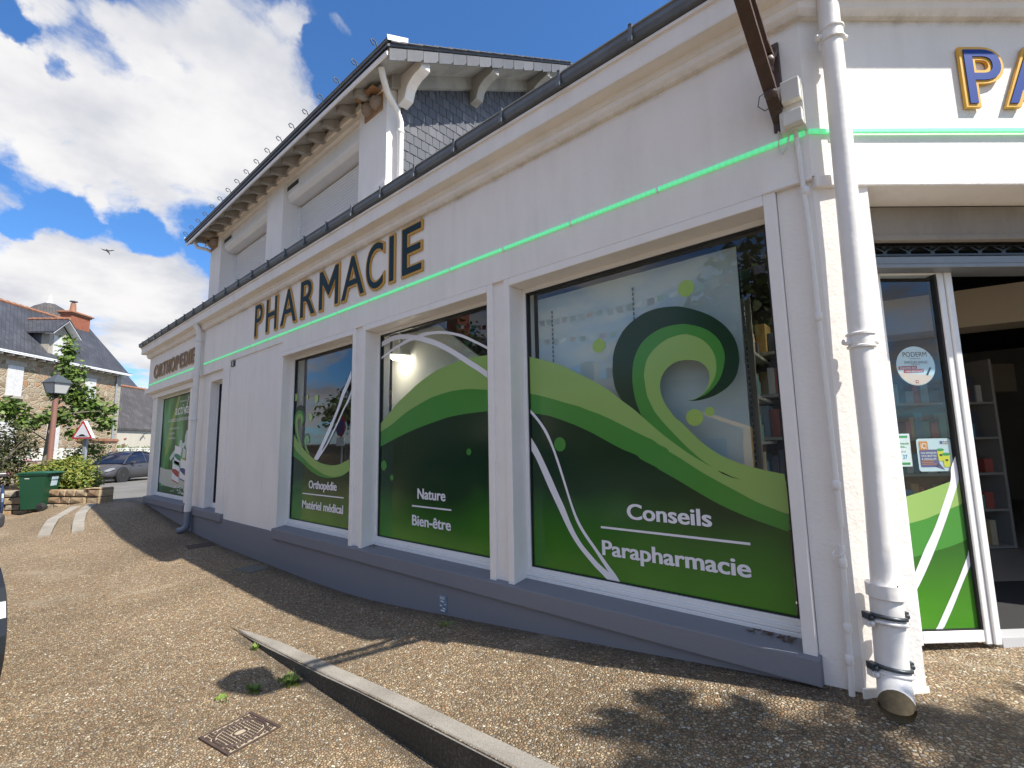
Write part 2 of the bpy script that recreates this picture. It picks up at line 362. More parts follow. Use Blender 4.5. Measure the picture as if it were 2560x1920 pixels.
def ramp_mat(name, tex, stops, rough=.8, bumpst=.5, bumpd=.01, **kw):
    """material whose colour comes from a ramp over tex(t, coord) -> (value socket, height socket)"""
    m = bpy.data.materials.new(name); m.use_nodes = True; t = m.node_tree; b = t.nodes['Principled BSDF']; b.inputs['Roughness'].default_value = rough; b.inputs['Specular IOR Level'].default_value = .25
    c = N(t, 'ShaderNodeTexCoord'); v, h = tex(t, c.outputs['Object'])
    r = N(t, 'ShaderNodeValToRGB'); t.links.new(v, r.inputs[0]); e = r.color_ramp.elements
    e[0].position = stops[0][0]; e[0].color = tuple(stops[0][1])+(1,); e[1].position = stops[-1][0]; e[1].color = tuple(stops[-1][1])+(1,)
    for p, cc in stops[1:-1]: k = e.new(p); k.color = tuple(cc)+(1,)
    t.links.new(r.outputs[0], b.inputs['Base Color'])
    if h is not None:
        bp = N(t, 'ShaderNodeBump'); bp.inputs['Strength'].default_value = bumpst; bp.inputs['Distance'].default_value = bumpd
        t.links.new(h, bp.inputs['Height']); t.links.new(bp.outputs[0], b.inputs['Normal'])
    return m, r, b, t
def aggregate():
    m = bpy.data.materials.new('exposed aggregate paving'); m.use_nodes = True; t = m.node_tree; b = t.nodes['Principled BSDF']; b.inputs['Roughness'].default_value = .7; b.inputs['Specular IOR Level'].default_value = .3
    c = N(t, 'ShaderNodeTexCoord')
    wn = N(t, 'ShaderNodeTexNoise'); wn.inputs['Scale'].default_value = 60; wn.inputs['Detail'].default_value = 2; t.links.new(c.outputs['Object'], wn.inputs['Vector'])
    sb = N(t, 'ShaderNodeVectorMath', operation='SUBTRACT'); t.links.new(wn.outputs['Color'], sb.inputs[0]); sb.inputs[1].default_value = (.5, .5, .5)
    sc = N(t, 'ShaderNodeVectorMath', operation='SCALE'); t.links.new(sb.outputs[0], sc.inputs[0]); sc.inputs['Scale'].default_value = .010
    ad = N(t, 'ShaderNodeVectorMath', operation='ADD'); t.links.new(c.outputs['Object'], ad.inputs[0]); t.links.new(sc.outputs[0], ad.inputs[1])
    mp = N(t, 'ShaderNodeMapping'); mp.inputs['Scale'].default_value = (1, 1.25, .05); mp.inputs['Rotation'].default_value = (0, 0, .6); t.links.new(ad.outputs[0], mp.inputs[0])
    v = N(t, 'ShaderNodeTexVoronoi'); v.inputs['Scale'].default_value = 62; v.inputs['Randomness'].default_value = 1; t.links.new(mp.outputs[0], v.inputs['Vector'])
    ve = N(t, 'ShaderNodeTexVoronoi', feature='DISTANCE_TO_EDGE'); ve.inputs['Scale'].default_value = 62; t.links.new(mp.outputs[0], ve.inputs['Vector'])
    sp = N(t, 'ShaderNodeSeparateColor'); t.links.new(v.outputs['Color'], sp.inputs[0])
    r = N(t, 'ShaderNodeValToRGB'); t.links.new(sp.outputs[0], r.inputs[0]); r.color_ramp.interpolation = 'LINEAR'; e = r.color_ramp.elements
    cols = [(0, (.12, .085, .05)), (.15, (.345, .24, .135)), (.3, (.21, .155, .10)), (.42, (.44, .325, .20)), (.55, (.30, .17, .09)), (.66, (.37, .29, .20)), (.8, (.55, .43, .27)), (.9, (.22, .195, .165)), (1, (.74, .66, .52))]
    e[0].position = 0; e[0].color = cols[0][1]+(1,); e[1].position = 1; e[1].color = cols[-1][1]+(1,)
    for p, cc in cols[1:-1]: k = e.new(p); k.color = cc+(1,)
    # matrix between the pebbles
    mrr = N(t, 'ShaderNodeMapRange', interpolation_type='SMOOTHSTEP'); t.links.new(ve.outputs['Distance'], mrr.inputs['Value']); mrr.inputs['From Min'].default_value = .02; mrr.inputs['From Max'].default_value = .16
    mixn = N(t, 'ShaderNodeMix', data_type='RGBA'); t.links.new(mrr.outputs[0], mixn.inputs['Factor']); mixn.inputs['A'].default_value = (.115, .088, .057, 1); t.links.new(r.outputs[0], mixn.inputs['B'])
    # worn, paler and dirtier patches
    n = N(t, 'ShaderNodeTexNoise'); n.inputs['Scale'].default_value = .9; n.inputs['Detail'].default_value = 7; n.inputs['Roughness'].default_value = .65; t.links.new(c.outputs['Object'], n.inputs['Vector'])
    mr = N(t, 'ShaderNodeMapRange'); t.links.new(n.outputs['Fac'], mr.inputs['Value']); mr.inputs['From Min'].default_value = .3; mr.inputs['From Max'].default_value = .7; mr.inputs['To Min'].default_value = .72; mr.inputs['To Max'].default_value = 1.12
    ml = N(t, 'ShaderNodeMix', data_type='RGBA', blend_type='MULTIPLY'); ml.inputs['Factor'].default_value = 1; t.links.new(mixn.outputs['Result'], ml.inputs['A']); t.links.new(mr.outputs[0], ml.inputs['B'])
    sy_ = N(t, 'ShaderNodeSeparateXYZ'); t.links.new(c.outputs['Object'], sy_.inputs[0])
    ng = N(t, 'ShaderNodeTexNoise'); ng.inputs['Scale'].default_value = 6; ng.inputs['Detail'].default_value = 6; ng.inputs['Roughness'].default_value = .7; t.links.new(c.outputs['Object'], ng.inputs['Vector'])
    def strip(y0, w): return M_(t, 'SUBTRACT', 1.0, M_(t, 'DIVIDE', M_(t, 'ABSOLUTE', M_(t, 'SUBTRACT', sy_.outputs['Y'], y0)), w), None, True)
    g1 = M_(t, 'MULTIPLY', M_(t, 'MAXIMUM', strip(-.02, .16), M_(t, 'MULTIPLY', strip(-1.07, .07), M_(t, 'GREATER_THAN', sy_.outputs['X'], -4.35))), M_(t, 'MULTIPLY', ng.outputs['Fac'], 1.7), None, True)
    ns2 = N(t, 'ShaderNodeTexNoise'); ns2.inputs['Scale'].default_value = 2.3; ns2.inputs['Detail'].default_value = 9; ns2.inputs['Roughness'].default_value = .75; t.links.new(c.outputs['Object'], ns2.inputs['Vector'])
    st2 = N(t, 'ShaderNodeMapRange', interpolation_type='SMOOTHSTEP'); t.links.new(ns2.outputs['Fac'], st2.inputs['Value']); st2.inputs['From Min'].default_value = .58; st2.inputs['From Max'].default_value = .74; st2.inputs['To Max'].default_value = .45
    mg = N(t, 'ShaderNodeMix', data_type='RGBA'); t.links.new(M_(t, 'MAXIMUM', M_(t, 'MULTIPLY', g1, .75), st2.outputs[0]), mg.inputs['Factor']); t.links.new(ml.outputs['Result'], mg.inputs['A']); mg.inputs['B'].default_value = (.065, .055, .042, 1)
    np_ = N(t, 'ShaderNodeTexNoise'); np_.inputs['Scale'].default_value = 1.4; np_.inputs['Detail'].default_value = 9; np_.inputs['Roughness'].default_value = .7; np_.inputs['Distortion'].default_value = .6; t.links.new(c.outputs['Object'], np_.inputs['Vector'])
    pl = N(t, 'ShaderNodeMapRange', interpolation_type='SMOOTHSTEP'); t.links.new(np_.outputs['Fac'], pl.inputs['Value']); pl.inputs['From Min'].default_value = .56; pl.inputs['From Max'].default_value = .72; pl.inputs['To Max'].default_value = .42
    mp_ = N(t, 'ShaderNodeMix', data_type='RGBA'); t.links.new(pl.outputs[0], mp_.inputs['Factor']); t.links.new(mg.outputs['Result'], mp_.inputs['A']); mp_.inputs['B'].default_value = (.42, .36, .27, 1)
    t.links.new(mp_.outputs['Result'], b.inputs['Base Color'])
    hh = N(t, 'ShaderNodeMapRange', interpolation_type='SMOOTHSTEP'); t.links.new(ve.outputs['Distance'], hh.inputs['Value']); hh.inputs['From Max'].default_value = .35
    hv = M_(t, 'ADD', hh.outputs[0], M_(t, 'MULTIPLY', sp.outputs[1], .5))
    bp = N(t, 'ShaderNodeBump'); bp.inputs['Strength'].default_value = .9; bp.inputs['Distance'].default_value = .006
    t.links.new(hv, bp.inputs['Height']); t.links.new(bp.outputs[0], b.inputs['Normal'])
    return m
AGG = aggregate()
def speck(name, cols, scale=120, rough=.8, st=.5, di=.004):
    def tex(t, c):
        n = N(t, 'ShaderNodeTexNoise'); n.inputs['Scale'].default_value = scale; n.inputs['Detail'].default_value = 6; n.inputs['Roughness'].default_value = .75; t.links.new(c, n.inputs['Vector'])
        n2 = N(t, 'ShaderNodeTexNoise'); n2.inputs['Scale'].default_value = scale*.02; n2.inputs['Detail'].default_value = 5; t.links.new(c, n2.inputs['Vector'])
        return M_(t, 'ADD', M_(t, 'MULTIPLY', n.outputs['Fac'], .6), M_(t, 'MULTIPLY', n2.outputs['Fac'], .4)), n.outputs['Fac']
    k = len(cols); return ramp_mat(name, tex, [(.32+.36*i/(k-1), c) for i, c in enumerate(cols)], rough=rough, bumpst=st, bumpd=di)[0]
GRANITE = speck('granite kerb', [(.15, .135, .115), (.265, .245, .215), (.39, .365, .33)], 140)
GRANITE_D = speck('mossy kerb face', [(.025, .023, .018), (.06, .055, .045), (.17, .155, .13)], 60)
ASPHALT = speck('asphalt', [(.09, .088, .083), (.15, .145, .137), (.21, .205, .195)], 40, st=.3)
EARTH = speck('planter earth', [(.05, .035, .02), (.09, .065, .04), (.13, .10, .06)], 25)
STONES = [speck('wall stone %s' % nm, c, 14, st=.7, di=.02) for nm, c in (('honey', [(.20, .14, .08), (.36, .27, .17), (.46, .37, .25)]), ('grey', [(.17, .14, .105), (.29, .25, .195), (.40, .35, .28)]), ('tan', [(.22, .165, .105), (.40, .31, .20), (.50, .42, .30)]), ('rust', [(.17, .10, .055), (.30, .20, .12), (.42, .32, .22)]))]
MORTAR = speck('lime mortar', [(.07, .055, .04), (.12, .10, .075), (.20, .17, .13)], 30)
SLATES = [mat('slate %d' % i, c, rough=.42, spec=.45, noise=(3.5, .5, c2), bump=(25, .25, .004)) for i, (c, c2) in enumerate([((.075, .079, .092), (.115, .118, .13)), ((.092, .096, .11), (.065, .068, .08)), ((.105, .108, .122), (.145, .145, .157)), ((.083, .086, .097), (.13, .13, .14))])]
def slate_roof(name, base, scale, var=.4, spots=0):
    def tex(t, c):
        br = N(t, 'ShaderNodeTexBrick'); br.offset = .5; br.inputs['Scale'].default_value = scale; br.inputs['Mortar Size'].default_value = .03; br.inputs['Brick Width'].default_value = .5; br.inputs['Row Height'].default_value = .35
        br.inputs['Color1'].default_value = (.4, .4, .4, 1); br.inputs['Color2'].default_value = (.75, .75, .75, 1); br.inputs['Mortar'].default_value = (0, 0, 0, 1)
        t.links.new(c, br.inputs['Vector'])
        n = N(t, 'ShaderNodeTexNoise'); n.inputs['Scale'].default_value = 1.2; n.inputs['Detail'].default_value = 9; t.links.new(c, n.inputs['Vector'])
        sp_ = N(t, 'ShaderNodeSeparateColor'); t.links.new(br.outputs['Color'], sp_.inputs[0])
        return M_(t, 'ADD', M_(t, 'MULTIPLY', sp_.outputs[0], .5), M_(t, 'MULTIPLY', n.outputs['Fac'], .7)), sp_.outputs[0]
    return ramp_mat(name, tex, [(.2, tuple(v*.6 for v in base)), (.6, base), (.95, tuple(min(1, v*1.7) for v in base))], rough=.5, bumpst=.4, bumpd=.02)[0]
ROOF_H = slate_roof('house roof slate', (.055, .058, .07), 2.2)
ROOF_A = slate_roof('mossy annex slate', (.075, .07, .07), 2.0)
# ================================================================== SETTING: ground
def lerp_tab(tab, x):
    if x <= tab[0][0]: return tab[0][1]
    for (a, u), (b, v) in zip(tab, tab[1:]):
        if x <= b: return u+(v-u)*(x-a)/(b-a)
    return tab[-1][1]
ZB = [(-60, .45), (-16, .50), (-14, .505), (-12.64, .498), (-11.4, .39), (-10.2, .302), (-9.2, .24), (-8.34, .209), (-6.54, .186), (-5.2, .172), (-4.46, .178), (-3.7, .225), (-3.0, .292), (-2.28, .351), (-1.39, .435), (-.52, .52), (.3, .555), (60, .56)]
ZM = [(-60, .45), (-16, .49), (-14, .50), (-13, .45), (-11.8, .35), (-10.2, .215), (-9, .20), (-7.6, .195), (-6.0, .175), (-4.5, .15), (-3.5, .13), (60, .12)]
ZF = [(-60, .26), (-15, .26), (-13, .23), (-11, .18), (-8, .14), (-5, .12), (60, .105)]
ZK = [(-4.6, .148), (-4.4, .150), (-3.12, .213), (-2.27, .272), (-1.64, .295), (-.8, .335), (0, .37), (60, .38)]
KY = -1.03
def smth(tab, x): return (lerp_tab(tab, x-.35)+2*lerp_tab(tab, x)+lerp_tab(tab, x+.35))/4
def ground(x, y, upper=None):
    zb = smth(ZB, x)
    if y >= 0: return zb
    if upper is None: upper = y > KY
    if x > -4.5 and upper:
        zk = smth(ZK, x)
        return zb+(zk-zb)*min(1, -y/1.03)
    zm = smth(ZM, x); zf = smth(ZF, x)
    if y > -.85 and x < -4.5: return zb+(zm-zb)*(-y/.85)
    if x >= -4.5: zm = smth(ZM, x)
    if y > -1.7: return zm+(zf-zm)*max(0, (-y-.85))/.85
    return zf-.012*(-y-1.7) if y > -9 else zf-.088
def pavement():
    xs = [-14.3+.0]; 
    while xs[-1] < -6: xs.append(xs[-1]+.25)
    while xs[-1] < 3: xs.append(xs[-1]+.12)
    while xs[-1] < 14: xs.append(xs[-1]+.8)
    ys = [-14, -11, -9, -7, -5.5, -4.5, -3.8, -3.2, -2.7, -2.3, -2.0, -1.85, -1.7, -1.55, -1.4, -1.25, -1.12, KY-.0005, KY+.0005, -.95, -.85, -.7, -.55, -.4, -.25, -.1, .02, .4, .9, 1.5, 2.2, 3, 4, 5]
    mb = MB(); idx = {}
    for j, y in enumerate(ys):
        for i, x in enumerate(xs):
            xx = x
            if i == 0: xx = -14.25 if y > -.62 else -17.5
            idx[i, j] = mb.P((xx, y, ground(xx, y)))
    for j in range(len(ys)-1):
        for i in range(len(xs)-1):
            if xs[i] < -.9 and ys[j] >= .02 and xs[i] > -13: continue
            mb.f.append([idx[i, j], idx[i+1, j], idx[i+1, j+1], idx[i, j+1]]); mb.m.append(0)
    o = mb.build('pavement', AGG); smooth_obj(o, 35); struct(o)
pavement()
# road: falls away beyond the crest of the pavement, then runs on level to the horizon
mb = MB(); pr = [(-14.0, .44), (-16, .40), (-20, .28), (-27, .12), (-35, .035), (-60, 0)]
ys = [-14, -6, -3, -1.5, -.6, 0, 2, 6, 14, 40]
for (xa, za), (xb, zb_) in zip(pr, pr[1:]):
    for ya, yb in zip(ys, ys[1:]):
        if xa > -20.5 and yb <= -.6: continue
        mb.face([(xa, ya, za), (xb, ya, zb_), (xb, yb, zb_), (xa, yb, za)])
struct(mb.build('road', ASPHALT))
GRASSY = speck('distant ground', [(.05, .06, .03), (.09, .10, .05), (.13, .13, .08)], 3)
mb = MB(); mb.face([(-1500, -1500, -.06), (1500, -1500, -.06), (1500, 1500, -.06), (-1500, 1500, -.06)]); struct(mb.build('ground', GRASSY))
# far side of the street, seen only in the shop windows
mb = MB(); mb.face([(-60, -40, -.02), (20, -40, -.02), (20, -13.9, -.0), (-60, -13.9, -.0)]); struct(mb.build('road', ASPHALT))
# tapering kerb beside the ramp
mb = MB()
st = [(-4.42, 0), (-4.2, 0), (-3.8, 0), (-3.4, 0), (-3.0, 0), (-2.6, 0), (-2.2, 0), (-1.8, 0), (-1.4, 0), (-1.0, 0), (-.5, 0), (0, 0), (.8, 0), (1.6, 0)]
rows = []
for x, _ in st:
    t = min(1, (x+4.42)/.5); w = .012+.075*t
    zt = smth(ZK, x)+.005; zg_ = lambda yy: ground(x, yy, True)+.006; zl = ground(x, KY-.01, False)-.06
    jx = .006*math.sin(x*7)
    rows.append([(x, KY-.004+jx, zl), (x, KY-.004+jx*.5, zt-.014), (x, KY+.010, zt), (x, KY+w*.5, zg_(KY+w*.5)+.001), (x, KY+w, zg_(KY+w)), (x, KY+w+.004, zt-.08)])
for a, b in zip(rows, rows[1:]):
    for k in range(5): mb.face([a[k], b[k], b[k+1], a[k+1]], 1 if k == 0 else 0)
mb.face(rows[0], 0); mb.face(list(reversed(rows[-1])), 0)
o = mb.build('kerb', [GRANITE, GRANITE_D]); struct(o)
# two dropped kerb stones at the end of the pavement
def kerb_stone(path, label, w=.16):
    mb = MB(); L = []
    for i, (x, y) in enumerate(path):
        a = Vector(path[max(i-1, 0)]); b = Vector(path[min(i+1, len(path)-1)]); d = (b-a).normalized(); n = Vector((-d.y, d.x))*w/2
        t = i/(len(path)-1); z = ground(x, y); h = .012+.05*math.sin(math.pi*min(1, t*1.2+.1))
        L.append([(x+n.x, y+n.y, z-.05), (x+n.x, y+n.y, z+h), (x-n.x, y-n.y, z+h+.005), (x-n.x, y-n.y, z-.05)])
    for a, b in zip(L, L[1:]):
        for k in range(3): mb.face([a[k], b[k], b[k+1], a[k+1]])
    mb.face(L[0]); mb.face(list(reversed(L[-1])))
    tag(mb.build('kerb_stone', GRANITE, bevel=.01), label, 'kerb stone', 'dropped kerb stones')
kerb_stone([(-11.55, -1.62), (-12.2, -1.52), (-12.9, -1.40), (-13.5, -1.2), (-14.0, -.95)], 'pale granite kerb stone curving in front of the green wheelie bin')
kerb_stone([(-11.25, -1.23), (-11.9, -1.15), (-12.7, -1.03), (-13.4, -.86), (-13.9, -.70)], 'pale granite kerb stone next to the edge of the building shadow')

# ================================================================== PHARMACY
PH = thing('pharmacy_building', 'white rendered corner pharmacy with slate upper floor and green window films', 'building', (0, 0, 0))
TH = R(43); E_ = Vector((math.cos(TH), math.sin(TH), 0)); N_ = Vector((math.sin(TH), -math.cos(TH), 0)); P0 = Vector((-.347, 0, 0))
def RF(p):      # right (corner) facade: x = along, y = outwards, z = up
    return P0+E_*p[0]+N_*p[1]+Vector((0, 0, p[2]))
def rp(u, n): v = P0+E_*u+N_*n; return (v.x, v.y)
XL = -13.29
# --- walls
mb = MB()
mb.box(XL, -9.95, 0, .3, 2.87, 3.92)                                   # above the orthopaedic window
mb.box(-9.95, -8.45, 0, .3, 2.90, 3.92)
mb.box(-8.45, -8.16, 0, .3, .66, 3.92)
mb.box(-8.16, -6.27, 0, .3, 2.98, 3.92)
mb.box(-6.27, -.51, 0, .3, 2.845, 3.92)
w = mb.build('wall', WHITE, PH); mb = MB()
mb.plan([(-.51, 0), (-.347, 0), rp(3.6, 0), rp(3.6, -.24), rp(.25, -.24), (-.51, .3)], 2.86, 3.92)   # corner and lintel
mb.plan([(-.51, .022), (-.353, .022), rp(.262, -.0), rp(.262, -.24), (-.51, .3)], .3, 2.86)          # corner pier
mb.plan([rp(2.75, 0), rp(3.6, 0), rp(3.6, -.24), rp(2.75, -.24)], .3, 2.80)
mb.build('corner_wall', WHITE_R, PH)
mb = MB(); mb.box(-8.16, -6.27, .016, .3, .587, 2.98); mb.build('wall_panel', WHITE, PH)
mb = MB(xf=RF); mb.box(.006, 3.6, -.2, .014, 2.80, 2.858); mb.build('lintel', WHITE_R, PH, bevel=.006)
# corner ledge
mb = MB(); mb.box(-.565, -.349, -.010, .02, 2.842, 2.8595); mb.build('ledge', WHITE_T, PH, bevel=.005)
mb = MB(xf=RF); mb.box(-.02, .262, .004, .016, .50, .56); mb.build('wall_foot', WHITE_R, PH, bevel=.004)
# --- window surrounds (raised bands round each shop window) and recessed strips between them
WINS = {'w1': (-6.27, -4.541), 'w2': (-4.297, -2.557), 'w3': (-2.321, -.571)}
ZH, ZT = 2.787, 2.845
for k, (a, b) in WINS.items():
    mb = MB()
    if k != 'w1': mb.box(a-.056, a, 0, .3, .632, ZT)
    mb.box(b, b+.058, 0, .3, .632, ZT); mb.box(a, b, .0, .3, ZH, ZT)
    mb.build('window_surround', WHITE_T, PH, bevel=.005)
for a, b in ((-4.483, -4.353), (-2.499, -2.377)): MB().box(a, b, .026, .3, .64, ZT).build('recessed_strip', WHITE_T, PH)
# --- grey plinth and sills
mb = MB()
mb.box(-13.2, -10.05, .012, .3, -.2, .545); mb.box(-10.05, -8.16, .006, .3, -.2, .545); mb.box(-8.16, -6.3, .0, .3, -.2, .583); mb.box(-6.3, -.53, .0, .3, -.2, .52)
mb.build('plinth', PLINTH, PH)
def sill(x0, x1, z0, z1, yf=-.03):
    mb = MB(); mb.prism([(x0, yf, z0), (x0, yf, z1), (x0, .17, z1+.03), (x0, .17, z0)], (x1-x0, 0, 0)); return mb.build('sill', PLINTH, PH, bevel=.006)
sill(-6.30, -.50, .518, .632); sill(-9.72, -8.135, .545, .652); sill(-12.86, -10.0, .545, .662, -.035)
